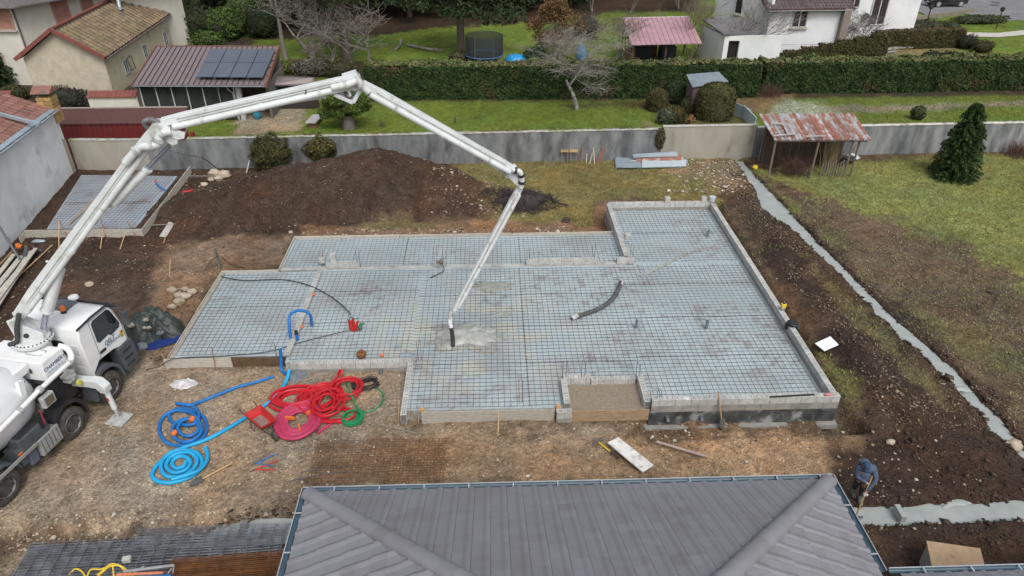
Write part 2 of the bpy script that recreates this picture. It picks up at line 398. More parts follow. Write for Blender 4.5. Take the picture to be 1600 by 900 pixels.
xs=np.concatenate([-np.geomspace(900,47,16),np.arange(-45,-24,.5),np.arange(-24,32,.13),np.arange(32,55,.5),np.geomspace(57,900,16)])
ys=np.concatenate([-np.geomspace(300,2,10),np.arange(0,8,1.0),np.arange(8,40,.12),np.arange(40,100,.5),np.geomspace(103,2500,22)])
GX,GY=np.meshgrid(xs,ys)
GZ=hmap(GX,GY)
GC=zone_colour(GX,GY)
nx,ny=len(xs),len(ys)
ii=np.arange(nx*ny).reshape(ny,nx)
F=np.stack([ii[:-1,:-1],ii[:-1,1:],ii[1:,1:],ii[1:,:-1]],-1).reshape(-1,4)
ground_m=M_('ground_surface',(1,1,1),attr=True,bump=0,rough=.95,spec=.15)
t_=ground_m.node_tree;N_,L_=t_.nodes,t_.links;b_=N_['Principled BSDF'];src=b_.inputs['Base Color'].links[0].from_socket
tc_=N_.new('ShaderNodeTexCoord');hh=None
for sc_,lo_,hi_,a0,a1,seed_ in((3.1,.3,.7,.82,1.20,0),(8.0,.32,.68,.74,1.26,3),(22.0,.32,.68,.68,1.36,7)):
 mp_=N_.new('ShaderNodeMapping');mp_.inputs['Location'].default_value=(seed_,seed_*2,0);L_.new(tc_.outputs['Object'],mp_.inputs[0])
 n_=N_.new('ShaderNodeTexNoise');n_.inputs['Scale'].default_value=sc_;n_.inputs['Detail'].default_value=3;L_.new(mp_.outputs[0],n_.inputs['Vector'])
 m_=N_.new('ShaderNodeMapRange');m_.inputs[1].default_value=lo_;m_.inputs[2].default_value=hi_;m_.inputs[3].default_value=a0;m_.inputs[4].default_value=a1;L_.new(n_.outputs['Fac'],m_.inputs[0])
 s_=N_.new('ShaderNodeVectorMath');s_.operation='SCALE';L_.new(src,s_.inputs[0]);L_.new(m_.outputs[0],s_.inputs['Scale']);src=s_.outputs[0]
 if hh is None:hh=n_.outputs['Fac']
 else:
  ad_=N_.new('ShaderNodeMath');ad_.operation='MULTIPLY_ADD';ad_.inputs[1].default_value=.7 if sc_<20 else .45;L_.new(n_.outputs['Fac'],ad_.inputs[0]);L_.new(hh,ad_.inputs[2]);hh=ad_.outputs[0]
vo_=N_.new('ShaderNodeTexVoronoi');vo_.inputs['Scale'].default_value=13;L_.new(tc_.outputs['Object'],vo_.inputs['Vector'])
sp_=N_.new('ShaderNodeSeparateColor');L_.new(vo_.outputs['Color'],sp_.inputs[0])
g1_=N_.new('ShaderNodeMath');g1_.operation='GREATER_THAN';g1_.inputs[1].default_value=.93;L_.new(sp_.outputs[0],g1_.inputs[0])
g2_=N_.new('ShaderNodeMath');g2_.operation='LESS_THAN';g2_.inputs[1].default_value=.32;L_.new(vo_.outputs['Distance'],g2_.inputs[0])
g3_=N_.new('ShaderNodeMath');g3_.operation='MULTIPLY';L_.new(g1_.outputs[0],g3_.inputs[0]);L_.new(g2_.outputs[0],g3_.inputs[1])
g4_=N_.new('ShaderNodeMath');g4_.operation='MULTIPLY_ADD';g4_.inputs[1].default_value=.8;g4_.inputs[2].default_value=1.0;L_.new(g3_.outputs[0],g4_.inputs[0])
s_=N_.new('ShaderNodeVectorMath');s_.operation='SCALE';L_.new(src,s_.inputs[0]);L_.new(g4_.outputs[0],s_.inputs['Scale']);L_.new(s_.outputs[0],b_.inputs['Base Color'])
bu_=N_.new('ShaderNodeBump');bu_.inputs['Strength'].default_value=.9;bu_.inputs['Distance'].default_value=.10;L_.new(hh,bu_.inputs['Height']);L_.new(bu_.outputs[0],b_.inputs['Normal'])
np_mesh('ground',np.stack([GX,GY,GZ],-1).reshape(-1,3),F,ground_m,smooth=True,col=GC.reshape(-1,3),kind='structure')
del GX,GY,F
from bisect import bisect
_xs=xs;_ys=ys
def gz(x,y):
 "height of the ground sheet at arrays x, y (bilinear on its own grid)"
 x=np.asarray(x,'d');y=np.asarray(y,'d')
 i=np.clip(np.searchsorted(_xs,x)-1,0,nx-2);j=np.clip(np.searchsorted(_ys,y)-1,0,ny-2)
 u=(x-_xs[i])/(_xs[i+1]-_xs[i]);v=(y-_ys[j])/(_ys[j+1]-_ys[j])
 return(GZ[j,i]*(1-u)+GZ[j,i+1]*u)*(1-v)+(GZ[j+1,i]*(1-u)+GZ[j+1,i+1]*u)*v
def g1(x,y):return float(gz([x],[y])[0])
def gcol(x,y):
 i=np.clip(np.searchsorted(_xs,x)-1,0,nx-2);j=np.clip(np.searchsorted(_ys,y)-1,0,ny-2);return GC[j,i]
# concrete poured in the trenches
def strip(name,pts,z,extra,label=None):
 V=[];F=[]
 P=[Vector((a,b,0))for a,b,c in pts]
 fine=[]
 for(a,wa),(b,wb)in zip(zip(P[:-1],[p[2]for p in pts[:-1]]),zip(P[1:],[p[2]for p in pts[1:]])):
  k=max(2,int((b-a).length/.3))
  for q in range(k):fine.append((a.lerp(b,q/k),wa+(wb-wa)*q/k))
 fine.append((P[-1],pts[-1][2]))
 for i,(p,wd)in enumerate(fine):
  d=(fine[min(i+1,len(fine)-1)][0]-fine[max(i-1,0)][0]).normalized();n=Vector((-d.y,d.x,0))
  for s in(-1,-.5,0,.5,1):
   q=p+n*s*(wd+extra);V.append((q.x,q.y,z+(fbm(q.x,q.y,.6,2,71)-.5)*.035))
 for i in range(len(fine)-1):
  for j in range(4):a=i*5+j;F.append((a,a+1,a+6,a+5))
 return np_mesh(name,V,F,wet_con,smooth=True,kind='structure')
strip('trench_concrete',TR1,-.10,.05)
strip('trench_concrete',TR2,-.10,.05)
strip('trench_concrete',TR3,-.33,.12)
# spilt patches beside the trench
def puddle(name,cx,cy,rx,ry,z,seed,m=slush,h=.05,rz=0,**kw):
 n=46;V=[(cx,cy,z+h)];F=[];c,s=math.cos(rz),math.sin(rz);rings=7
 for k in range(1,rings+1):
  for j in range(n):
   a=2*math.pi*j/n;q=k/rings
   e=q*(1+1.5*(float(fbm(math.cos(a)*1.5+seed,math.sin(a)*1.5,.8,4,seed))-.5)*q)
   x,y=rx*e*math.cos(a),ry*e*math.sin(a);X=cx+x*c-y*s;Y=cy+x*s+y*c
   V.append((X,Y,z+h*(1-q**3)*(.55+.9*float(fbm(X,Y,.22,3,7)))-(.012 if k==rings else 0)))
 me=MB();me.v=V
 me.f=[(0,1+j,1+(j+1)%n)for j in range(n)]+[(1+(k-1)*n+j,1+k*n+j,1+k*n+(j+1)%n,1+(k-1)*n+(j+1)%n)for k in range(1,rings)for j in range(n)]
 return me.build(name,m,smooth=True,**kw)
for(a,b),rx,ry,sd_ in(((1490,608),.4,.16,3),((1352,620),.0,0,4)):
 if rx:p=at(a,b);puddle('concrete_spill',p.x,p.y,rx,ry,g1(p.x,p.y)+.0,sd_,wet_con,.05,-.6,label='small pale concrete splash left of the long diagonal trench',cat='concrete spill')
p=at(1492,780);puddle('concrete_spill',p.x,p.y,.5,.22,g1(p.x,p.y)-.02,5,wet_con,.04,.3,label='pale concrete lump spilling over the far edge of the horizontal trench',cat='concrete spill')
p=at(1385,776);0 and puddle('concrete_spill',p.x,p.y,.7,.12,g1(p.x,p.y)-.035,6,slush,.035,0,label='thin grey concrete smear on dark soil right of the worker',cat='concrete spill')

# pebbles, clods, tufts: nobody could count them
def scatter(n,x0,x1,y0,y1,dens):
 X=rng.uniform(x0,x1,n);Y=rng.uniform(y0,y1,n)
 keep=rng.random(n)<dens(X,Y);X,Y=X[keep],Y[keep]
 bad=(X>-11.3)&(X<10.95)&(Y>16.85)&(Y<31.3)& ~((X<-8.9)&(Y>25.9))& ~((X<5.8)&(Y>28.95))& ~((X<-2.95)&(Y<19.5))
 bad |=(X>-22)&(X<-17.1)&(Y>31)&(Y<36.6)
 for pts in(TR1,TR2):d,v=segd(X,Y,pts);bad |= d<v+.0
 return X[~bad],Y[~bad]
OCT=np.array([(1,0,0),(.1,1,0),(-1,.1,0),(0,-1,0),(0,0,.8),(0,0,-.6)],'f')
OF=np.array([(0,1,4),(1,2,4),(2,3,4),(3,0,4),(1,0,5),(2,1,5),(3,2,5),(0,3,5)])
def stones(name,X,Y,size,cols,sink=.2,sd=1):
 n=len(X);g=np.random.default_rng(sd)
 s=g.lognormal(math.log(size),.45,n)[:,None,None];a=g.uniform(0,6.28,n)
 P=OCT[None]*(1+g.uniform(-.35,.35,(n,6,3)))*s*np.array([1,.75,.55])
 c,q=np.cos(a)[:,None],np.sin(a)[:,None]
 V=np.stack([P[...,0]*c-P[...,1]*q+X[:,None],P[...,0]*q+P[...,1]*c+Y[:,None],P[...,2]+(gz(X,Y)+s[:,0,0]*sink)[:,None]],-1).reshape(-1,3)
 F=(OF[None]+6*np.arange(n)[:,None,None]).reshape(-1,3)
 cc=np.asarray(cols)[g.integers(0,len(cols),n)]*g.uniform(.7,1.2,(n,1))
 return np_mesh(name,V,F,M_('stones',(1,1,1),attr=True,rough=.9,bump=.2,bsc=30),col=np.repeat(cc,6,0),kind='stuff')
tanpal=[(.38,.32,.24),(.5,.45,.37),(.3,.24,.18),(.27,.2,.14),(.42,.33,.22),(.2,.15,.11)]
X,Y=scatter(26000,-17,11,12,20.5,lambda x,y:np.clip(.35+1.6*(fbm(x,y,1.5,3,80)-.45),.05,1)*(x<2)+(x>=2)*.22*(y<17))
stones('gravel',X,Y,.022,tanpal,sd=2)
X,Y=scatter(9000,-23,1,20,38,lambda x,y:.22+.8*(fbm(x,y,1.2,3,81)>.56))
stones('soil_stones',X,Y,.03,tanpal+[(.09,.06,.045)]*5,sd=3)
X,Y=scatter(15000,4,30,11,38,lambda x,y:.07+.28*(fbm(x,y,1.4,3,82)>.54))
stones('soil_stones',X,Y,.028,[(.09,.06,.045)]*6+tanpal[:4],sd=4)
X,Y=scatter(1500,-9,6,28.9,30.4,lambda x,y:.6+0*x)
stones('rubble',X,Y,.05,tanpal,sd=5)
X,Y=scatter(1700,9,14.5,33.5,38.6,lambda x,y:.75*np.exp(-((x-12.4)/1.6)**2)*(y>34)+.1)
stones('rubble',X,Y,.06,tanpal,sd=6)
X,Y=scatter(2200,-14,14,12,17.6,lambda x,y:.22+0*x)
stones('rubble',X,Y,.048,[(.52,.47,.4),(.42,.36,.28),(.33,.25,.17)],sd=7)
X,Y=scatter(1500,-13,-5,12.7,13.6,lambda x,y:.5+0*x)
stones('rubble',X,Y,.04,tanpal,sd=8)
X,Y=scatter(900,-3,2.5,31.2,34.5,lambda x,y:.35+0*x)
stones('rubble',X,Y,.045,tanpal,sd=9)
crumb=[(.045,.03,.023),(.06,.042,.03),(.032,.022,.018),(.085,.055,.038)]
X,Y=scatter(26000,10.9,24,11,38,lambda x,y:np.clip((.11-gcol(x,y).sum(1)*.5)*16,0,1)*(fbm(x,y,.7,3,83)>.45))
stones('earth_clods',X,Y,.034,crumb,sd=21)
X,Y=scatter(24000,-23,1.5,26,38,lambda x,y:np.clip((.11-gcol(x,y).sum(1)*.5)*16,0,1)*(fbm(x,y,.7,3,84)>.45))
stones('earth_clods',X,Y,.034,crumb,sd=22)
ex,ey=[],[]
for pts,sl in((TR1,.0),(TR2,.0),(TR3,.0)):
 for(ax,ay,av),(bx,by,bv)in zip(pts[:-1],pts[1:]):
  L_e=math.hypot(bx-ax,by-ay);k_=int(L_e*60);f_=rng.random(k_);s_=rng.choice([-1,1],k_);o_=(av+(bv-av)*f_)+rng.normal(.03,.07,k_)
  ex.append(ax+(bx-ax)*f_-(by-ay)/L_e*s_*o_);ey.append(ay+(by-ay)*f_+(bx-ax)/L_e*s_*o_)
X,Y=np.concatenate(ex),np.concatenate(ey)
stones('trench_edge_clods',X,Y,.045,crumb,sink=.5,sd=23)
def blades(name,X,Y,hgt,wid,cols,sd=1,lean=.6):
 n=len(X);g=np.random.default_rng(sd);a=g.uniform(0,6.28,n);h=hgt*g.uniform(.5,1.3,n);b=g.uniform(0,6.28,n)
 z=gz(X,Y)-.01;dx,dy=np.cos(a)*wid,np.sin(a)*wid
 V=np.stack([np.stack([X-dx,Y-dy,z],-1),np.stack([X+dx,Y+dy,z],-1),np.stack([X+np.cos(b)*h*lean,Y+np.sin(b)*h*lean,z+h],-1)],1).reshape(-1,3)
 F=np.arange(3*n).reshape(-1,3)
 cc=np.asarray(cols)[g.integers(0,len(cols),n)]*g.uniform(.7,1.25,(n,1))
 return np_mesh(name,V,F,M_('grass_blades',(1,1,1),attr=True,rough=.9,spec=.2),col=np.repeat(cc,3,0),kind='stuff')
def greenness(x,y):
 c=gcol(x,y);return np.clip((c[:,1]/(c[:,0]+1e-3)-.68)*3.2,0,1)
dull=[(.25,.24,.09),(.18,.20,.06),(.33,.31,.14),(.13,.17,.045),(.20,.22,.065)]
X,Y=scatter(150000,10.5,32,16,39,lambda x,y:greenness(x,y))
blades('grass',X,Y,.09,.016,dull,11,1.1)
X,Y=scatter(50000,-2.5,12,29,38.7,lambda x,y:greenness(x,y))
blades('grass',X,Y,.09,.016,[(.25,.21,.09),(.18,.17,.06),(.15,.16,.05),(.3,.25,.13)],12,1.1)
X,Y=scatter(70000,-19,16,39,50,lambda x,y:greenness(x,y))
blades('lawn_grass',X,Y,.06,.02,[(.13,.17,.03),(.17,.20,.04),(.10,.14,.025),(.2,.2,.07)],13,.9)
X,Y=scatter(50000,16,42,39,50,lambda x,y:greenness(x,y))
blades('lawn_grass',X,Y,.07,.022,[(.15,.17,.04),(.2,.20,.06),(.12,.14,.03),(.25,.22,.1)],14,.9)
# fallen leaves on the field
X,Y=scatter(26000,12,31,16,34,lambda x,y:np.clip(1-greenness(x,y)*1.3,0.03,1)*(fbm(x,y,.9,3,90)>.42)*(x>12.4))
n=len(X);g=np.random.default_rng(5);a=g.uniform(0,6.28,n);s=g.uniform(.02,.055,n);z=gz(X,Y)+g.uniform(.01,.04,n)
ca,sa=np.cos(a)*s,np.sin(a)*s
tl=g.uniform(-.02,.03,(n,4))
V=np.stack([np.stack([X+ca,Y+sa,z+tl[:,0]],-1),np.stack([X-sa*.6,Y+ca*.6,z+tl[:,1]],-1),np.stack([X-ca,Y-sa,z+tl[:,2]],-1),np.stack([X+sa*.6,Y-ca*.6,z+tl[:,3]],-1)],1).reshape(-1,3)
lc=np.array([(.19,.14,.09),(.13,.085,.055),(.25,.21,.16),(.09,.06,.042),(.16,.13,.1)])[g.integers(0,5,n)]
np_mesh('leaf_litter',V,np.arange(4*n).reshape(-1,4),MATS['grass_blades'],col=np.repeat(lc,4,0),kind='stuff')
# ============================================================ FOUNDATION SLAB
SLAB=[(-11.2,-7.2,20.15,25.85),(-8.85,5.75,26.0,28.8),(-7.2,-2.85,19.75,26.0),(-2.85,2.2,17.1,26.0),(2.2,4.9,18.35,26.0),(4.9,10.7,17.1,26.0),(5.75,10.7,26.0,31.3)]
def in_slab(x,y,m=0.0):return any(a-.001+m<x<b+.001-m and c-.001+m<y<d+.001-m for a,b,c,d in SLAB)
memb=M_('slab_membrane',(.33,.385,.435),(.27,.325,.375),.9,rough=.7,bump=.35,bsc=5,c3=(.24,.19,.15),c3sc=.75,c3lo=.58,c3hi=.82,fine=.10,fsc=7,lo=.3,hi=.7)
mb=MB()
for a,b,c,d in SLAB:mb.b2((a,c,-.05),(b,d,.34))
mb.build('slab_base',concrete,kind='structure')
# insulation sheets under the mesh, laid edge to edge (joints 6 mm open, thickness uneven)
V=[];Fq=[];k=0
nxs=int((10.7+11.2)/.15)
fl=MB()
S=.1
gx=np.arange(-11.2,10.75,S);gy=np.arange(17.1,31.35,S)
idx={}
for i,x in enumerate(gx):
 for j,y in enumerate(gy):
  cx,cy=x+S/2,y+S/2
  if not in_slab(cx,cy):continue
  q=[]
  for dx,dy in((0,0),(1,0),(1,1),(0,1)):
   key=(i+dx,j+dy)
   if key not in idx:
    idx[key]=len(V);V.append([-11.2+(i+dx)*S,17.1+(j+dy)*S,0])
   q.append(idx[key])
  Fq.append(q)
V=np.array(V);V[:,2]=.352+(fbm(V[:,0],V[:,1],.5,3,101)-.5)*.022
st=np.clip((fbm(V[:,0],V[:,1],1.3,5,102)-.54)*5,0,1)*.22+np.clip((fbm(V[:,0],V[:,1]*1.3,.26,3,103)-.57)*9,0,1)*.48*np.clip((fbm(V[:,0],V[:,1],2.4,2,107)-.38)*4,.12,1)
st=np.clip(st,0,.85)[:,None]
base=np.array([.365,.43,.455])*(1+(fbm(V[:,0],V[:,1],2.2,4,104)[:,None]-.5)*.35)
warm=np.array([.46,.45,.38])# drier, cement-dusted patches near the hose
dd=np.hypot(V[:,0]+1.0,V[:,1]-21.0)
wf=(np.clip(1.25-dd/4.5,0,1)*np.clip((fbm(V[:,0],V[:,1],.6,4,105)-.47)*6,0,1)*.8)[:,None]
dirt=np.array([.19,.135,.12])
cc=base*(1-wf)+warm*wf;cc=cc*(1-st)+dirt*st
np_mesh('slab_membrane',V,Fq,M_('membrane_sheet',(1,1,1),attr=True,rough=.6,bump=.5,bsc=14,fine=.10,fsc=11),smooth=True,col=cc,kind='structure')

# welded mesh sheets: one thing each, wires clipped to the slab outline
def mesh_sheet(x0,x1,y0,y1,z,ok,m,pitch=.2,pitchx=None,rw=.0050,name='rebar_mesh',ph=0,jit=.016,rot=0,**kw):
 Vs=[];Fs=[]
 def wire(fixed,a0,a1,horiz,z):
  n=max(2,int((a1-a0)/.5));run=[]
  st=np.linspace(a0,a1,int((a1-a0)/.15)+2)
  def flush(run):
   if len(run)<2:return
   r2=run[::4]+([run[-1]]if(len(run)-1)%4 else[])
   base=len(Vs)
   for(p,q)in r2:
    for du,dz in((-rw,-rw),(rw,-rw),(0,rw)):
     Vs.append((p+(0 if horiz else du),q+(du if horiz else 0),z+dz+.012*math.sin(p*2.1+q*1.7)))
   for i in range(len(r2)-1):
    for j in range(3):a=base+i*3;Fs.append((a+j,a+(j+1)%3,a+3+(j+1)%3,a+3+j))
  o=rng.uniform(-jit,jit)
  for t in st:
   p=(t,fixed+o*.5)if horiz else(fixed+o*.5,t)
   if ok(*p):run.append(p)
   else:flush(run);run=[]
  flush(run)
 for y in np.arange(y0+.04,y1,pitch):wire(y,x0,x1,True,z)
 for x in np.arange(x0+.04,x1,pitchx or pitch):wire(x,y0,y1,False,z+2*rw)
 if not Vs:return None
 return np_mesh(name,Vs,Fs,m,**kw)
def okslab(x,y):return in_slab(x,y,.05)
k=0
GRP='welded mesh sheets laid over the slab'
for(A,B,C_,D,lab)in(
 (-11.15,-7.3,20.2,25.8,'wire mesh in the left bay of the slab'),
 (-8.8,5.7,26.15,28.75,'wire mesh on the back strip'),
 (5.9,10.6,26.0,31.25,'wire mesh in the far right bay'),
 (-7.1,-2.9,19.8,25.85,'wire mesh around the red bundle'),
 (-2.9,4.95,17.15,25.85,'wire mesh in the middle bay'),
 (4.95,10.6,17.15,26.05,'wire mesh in the right bay')):
 w_=.2*math.ceil((B-A)/max(1,round((B-A)/4.6))/.2);h_=.2*math.ceil((D-C_)/max(1,round((D-C_)/2.4))/.2)
 x=A;ORD=['first','second','third','fourth','fifth','sixth'];ncol=math.ceil((B-A-.1)/w_);nrow=math.ceil((D-C_-.1)/h_)
 while x<B-.1:
  y=C_
  while y<D-.1:
   mesh_sheet(x-.0,min(B,x+w_+.08),y,min(D,y+h_+.08),.375+.013*(k%3),okslab,steel_dark,label=lab+(', '+ORD[int((y-C_)/h_+.01)]+' row from the front' if nrow>1 else '')+(', '+ORD[int((x-A)/w_+.01)]+' from the left' if ncol>1 else ''),cat='rebar mesh',group=GRP)
   y+=h_;k+=1
  x+=w_

# ------------------------------------------------------------ block walls
CH=.25 # course height
def block_mesh(L=.486,W=.196,Hh=.238,holes=True):
 mb=MB();x=L/2;y=W/2
 if not holes:mb.box((0,0,Hh/2),(L,W,Hh));return mb.mesh('concrete_block')
 xs_=[-x,-x+.055,-x+.095,-.02,.02,x-.095,x-.055,x];ys_=[-y,-y+.05,-y+.085,y-.085,y-.05,y]
 def v(i,j,z):return(xs_[i],ys_[j],z)
 for i in range(7):
  for j in range(5):
   hole=i in(1,3,5)and j in(1,3)
   a,b,c,d=(i,j),(i+1,j),(i+1,j+1),(i,j+1)
   if not hole:mb.quad(*[v(*q,Hh)for q in(a,b,c,d)])
   else:
    mb.quad(*[v(*q,Hh-.06)for q in(a,b,c,d)])
    for p,q in((a,b),(b,c),(c,d),(d,a)):mb.quad(v(*q,Hh),v(*p,Hh),v(*p,Hh-.06),v(*q,Hh-.06))
 mb.add([(a,b,e)for e in(0,Hh)for b in(-y,y)for a in(-x,x)],[(0,2,3,1),(0,1,5,4),(2,6,7,3),(0,4,6,2),(1,3,7,5)])
 return mb.mesh('concrete_block')
ME_BLK=block_mesh();ME_BLK.materials.append(block_m)
ME_HALF=block_mesh(.237);ME_HALF.materials.append(block_m)
ME_DMP=block_mesh(holes=False);ME_DMP.materials.append(block_dark)
ME_DMPH=block_mesh(.237,holes=False);ME_DMPH.materials.append(block_dark)
def block_wall(p,q,z0,courses,label,group=None,damp=0,cat='block wall',W=.2):
 p=Vector((p[0],p[1],0));q=Vector((q[0],q[1],0));d=(q-p);L=d.length;d.normalize();rz=math.atan2(d.y,d.x)
 t=thing('block_wall',label,cat,(p.x,p.y,z0),rz,group)
 core=MB();core.b2((.006,-.088,0),(L-.006,.088,courses*CH-.014));core.build('mortar',mortar_m,t,local=True)
 for c in range(courses):
  x=0;off=.25 if c%2 else 0
  first=True
  while x<L-.05:
   l=.25 if(off and first)else .5
   if x+l>L+.02:
    l=.25 if L-x<.42 else .5
    if x+l>L+.06:
     if L-x>.1:
      me=(ME_DMPH if c<damp else ME_HALF);o=bpy.data.objects.new('concrete_block',me);COL.objects.link(o);o.parent=t
      o.scale=((L-x)/.25,1,1);o.location=(x+(L-x)/2,0,c*CH)
     break
   me=(ME_DMP if l>.3 else ME_DMPH)if c<damp else(ME_BLK if l>.3 else ME_HALF)
   o=bpy.data.objects.new('concrete_block',me);COL.objects.link(o);o.parent=t
   o.location=(x+l/2,random.uniform(-.004,.004),c*CH+random.uniform(0,.003));o.rotation_euler=(0,0,random.uniform(-.006,.006))
   x+=l;first=False
 return t
T0=.25
rw=block_wall((10.8,17.1),(10.8,31.2),T0,2,'long grey block wall along the right edge of the slab',damp=1)
block_wall((4.95,16.98),(10.9,16.98),T0,2,'two-course block wall above black bitumen at the front right corner',damp=1)
block_wall((5.72,31.4),(10.9,31.4),T0,2,'short block wall closing the far end of the slab',damp=1)
block_wall((5.72,26.15),(5.72,31.3),T0,2,'block wall running back from the inner corner on the left of the far bay')
block_wall((-7.0,19.65),(-2.85,19.65),-.1,2,'low block wall behind the red hose coils with a rusty wire roll on it',damp=1)
block_wall((-2.85,16.85),(-2.85,19.55),-.1,2,'short low block wall stepping forward right of the hose coils',damp=1)
block_wall((-7.2,20.0),(-7.2,26.0),-.05,2,'narrow low block wall dividing the left bay under the blue pipe loop',damp=1)
block_wall((-6.95,26.1),(-5.55,26.1),.42,1,'short upstand of blocks at the left end of the long concrete strip')
block_wall((-2.42,26.1),(-1.92,26.1),.42,1,'single block holding two starter bars near the middle')
block_wall((1.45,26.1),(4.4,26.1),.42,1,'row of blocks between two starter bars on the concrete strip')
block_wall((5.3,26.1),(6.0,26.1),.42,1,'block upstand at the foot of the inner corner wall')
block_wall((2.3,17.0),(2.3,18.3),.1,2,'left side wall of the sand-filled porch recess')
block_wall((4.85,17.0),(4.85,18.4),.1,2,'right side wall of the sand-filled porch recess')
block_wall((2.3,18.35),(3.2,18.35),.1,2,'short block return at the back left of the porch recess')
block_wall((3.22,18.35),(4.8,18.35),.0,2,'lower block wall across the back of the porch recess')
block_wall((1.95,16.9),(2.4,16.9),-.1,2,'tarred block stub between the white board and the porch plank',damp=1)
# concrete strip flush with the slab along the middle
mb=MB();mb.b2((-8.8,26.0,.33),(5.7,26.2,.40));mb.build('ground_beam',concrete,kind='structure')
# footings and bitumen below the front right wall
mb=MB();mb.b2((4.9,16.86,-.28),(10.93,17.05,.249));mb.build('bitumen_coat',tar_m,kind='structure')
mb=MB();mb.b2((4.8,16.68,-.45),(11.0,17.0,-.27));mb.build('footing',M_('damp_concrete',(.2,.195,.18),(.28,.27,.25),3,bump=.6),kind='structure')
mb=MB();mb.b2((10.7,17.06,-.3),(10.9,31.5,.245));mb.b2((5.62,31.3,-.3),(10.69,31.5,.245));mb.b2((5.62,26.1,-.3),(5.82,31.29,.245));mb.build('foundation_wall',M_('damp_concrete',(.14,.14,.13),(.2,.2,.19),3,bump=.4),kind='structure')
# upright single blocks
def lone_block(x,y,z,label,rz=0,up=False,s=1):
 o=bpy.data.objects.new('concrete_block',ME_HALF if not up else ME_BLK);COL.objects.link(o)
 o.location=(x,y,z);o.rotation_euler=(0,0,rz)
 if up:o.rotation_euler=(0,R(90),rz);o.location=(x,y,z+.245)
 return tag(o,label,'concrete block')
lone_block(-6.75,26.15,.55,'block standing on end on the left upstand of the strip',up=True)
lone_block(-7.15,26.35,.55,'half block beside starter bars left of the upright block')
for px,lab in((1042,'small block on top of the far wall left of centre'),(1099,'small block on top of the far wall near its right end')):
 p=at(px,314,.75);lone_block(p.x,31.4,.757,lab)
p=at(978,373,.75);lone_block(p.x+.05,p.y,.76,'half block perched on the inner corner wall of the far bay',.2)
p=at(1115,312,.75);t=MB();t.lathe((10.8,31.35,.757),(0,0,1),[(0,.13),(.24,.16),(.26,.16)],16);t.build('bucket',M_('translucent_bucket',(.5,.55,.6),(.4,.46,.5),4,rough=.4),smooth='auto',label='pale bluish bucket on the far right corner of the block wall',cat='bucket')

# ------------------------------------------------------------ shuttering boards
ME_N=0
def board(p,q,z0,z1,label,m=wood_pale,th=.03,group=None,cat='shuttering board',name='shuttering_board'):
 mb=MB();p=Vector((p[0],p[1],(z0+z1)/2));q=Vector((q[0],q[1],(z0+z1)/2))
 mb.beam(p,q,th,z1-z0);return mb.build(name,m,bevel=.004,label=label,cat=cat,group=group)
board((-2.3,16.93),(1.9,16.95),-.04,.42,'long pale shuttering board at the front left of the porch')
board((-11.45,20.0),(-9.15,20.05),-.05,.37,'pale front board at the near left corner of the slab')
board((-9.12,20.03),(-7.25,20.0),-.05,.37,'wet dark brown board behind the blue hose at the front of the slab',M_('wet_wood',(.13,.08,.04),(.07,.045,.025),4,bump=.2))
board((2.42,16.83),(4.88,16.83),-.02,.43,'new brown plank across the front of the porch recess',M_('new_plank',(.40,.30,.20),(.27,.17,.09),3,bump=.15,stretch=(1,1,6)))
for i,(a,b,lab)in enumerate(((20.1,22.9,'nearer pale board on the left edge of the slab'),(22.93,25.9,'farther pale board on the left edge of the slab'))):
 board((-11.33,a),(-11.3,b),-.02,.40,lab)
board((-11.3,25.93),(-8.95,25.96),0,.44,'short pale board behind the left bay of the slab')
board((-8.93,25.97),(-8.93,28.95),.02,.44,'pale board turning the corner at the left end of the back strip')
for a,b,lab in((-8.9,-4.2,'left board of the row behind the back strip'),(-4.17,.95,'middle board of the row behind the back strip'),(.98,5.6,'right board of the row behind the back strip')):
 board((a,28.92),(b,28.95),.02,.45,lab)
# narrow pale laitance strip inside the left boards
mb=MB();mb.b2((-11.29,20.1,.30),(-11.1,25.85,.372));mb.build('ground_beam',M_('chipboard',(.38,.36,.31),(.26,.25,.22),9,bump=.5,bsc=30),kind='structure')
# ---- stakes, starter bars
def stick(px,py,z0,px2,py2,z1,r=.018,m=stake_m,label='',cat='stake',name='wooden_stake',group=None,n=6):
 a=at(px,py,z0);b=at(px2,py2,z1)
 if(b-a).length>3.2:b=a+(b-a).normalized()*3.2
 mb=MB();mb.beam(a,b,r*2,r*2)if n==4 else mb.cyl(a,b,r,n)
 return mb.build(name,m,label=label,cat=cat,group=group)
def upright(x,y,z0,h,label,r=.008,m=None,dx=0,dy=0,group=None,name='starter_bar',cat='rebar',k=1):
 mb=MB()
 mb.cyl((x,y,z0),(x+dx,y+dy,z0+h),r,5)
 return mb.build(name,m or steel_rust,label=label,cat=cat,group=group)
bars=[(-7.15,26.3,'by the upright block'),(-5.6,26.1,'at the right end of the left upstand'),(-2.36,26.1,'at the left of the single block with the tool'),(-1.98,26.1,'at the right of the single block with the tool'),(1.55,26.1,'at the left end of the block row'),(4.3,26.1,'at the right end of the block row'),(2.33,18.3,'at the back left corner of the porch'),(2.95,18.3,'right of the porch back left corner'),(4.75,18.25,'at the back right corner of the porch'),(5.95,26.2,'at the foot of the inner corner wall'),(.85,17.35,'in the membrane left of the porch'),(-2.55,19.7,'at the corner above the short low wall')]
for x,y,lab in bars:
 t=thing('starter_bars','pair of thin starter bars '+lab,'rebar',(x,y,.36),0,'starter bars standing out of the foundations')
 for d in(-.05,.05):
  mb=MB();mb.cyl((x+d,y+d*.4,.34),(x+d*1.3,y+d*.3,.36+random.uniform(.75,1.0)),.0085,5);mb.build('bar',steel_dark if x in(2.95,4.75,-5.6,4.3)else steel_rust,t)
x,y=5.2,17.0
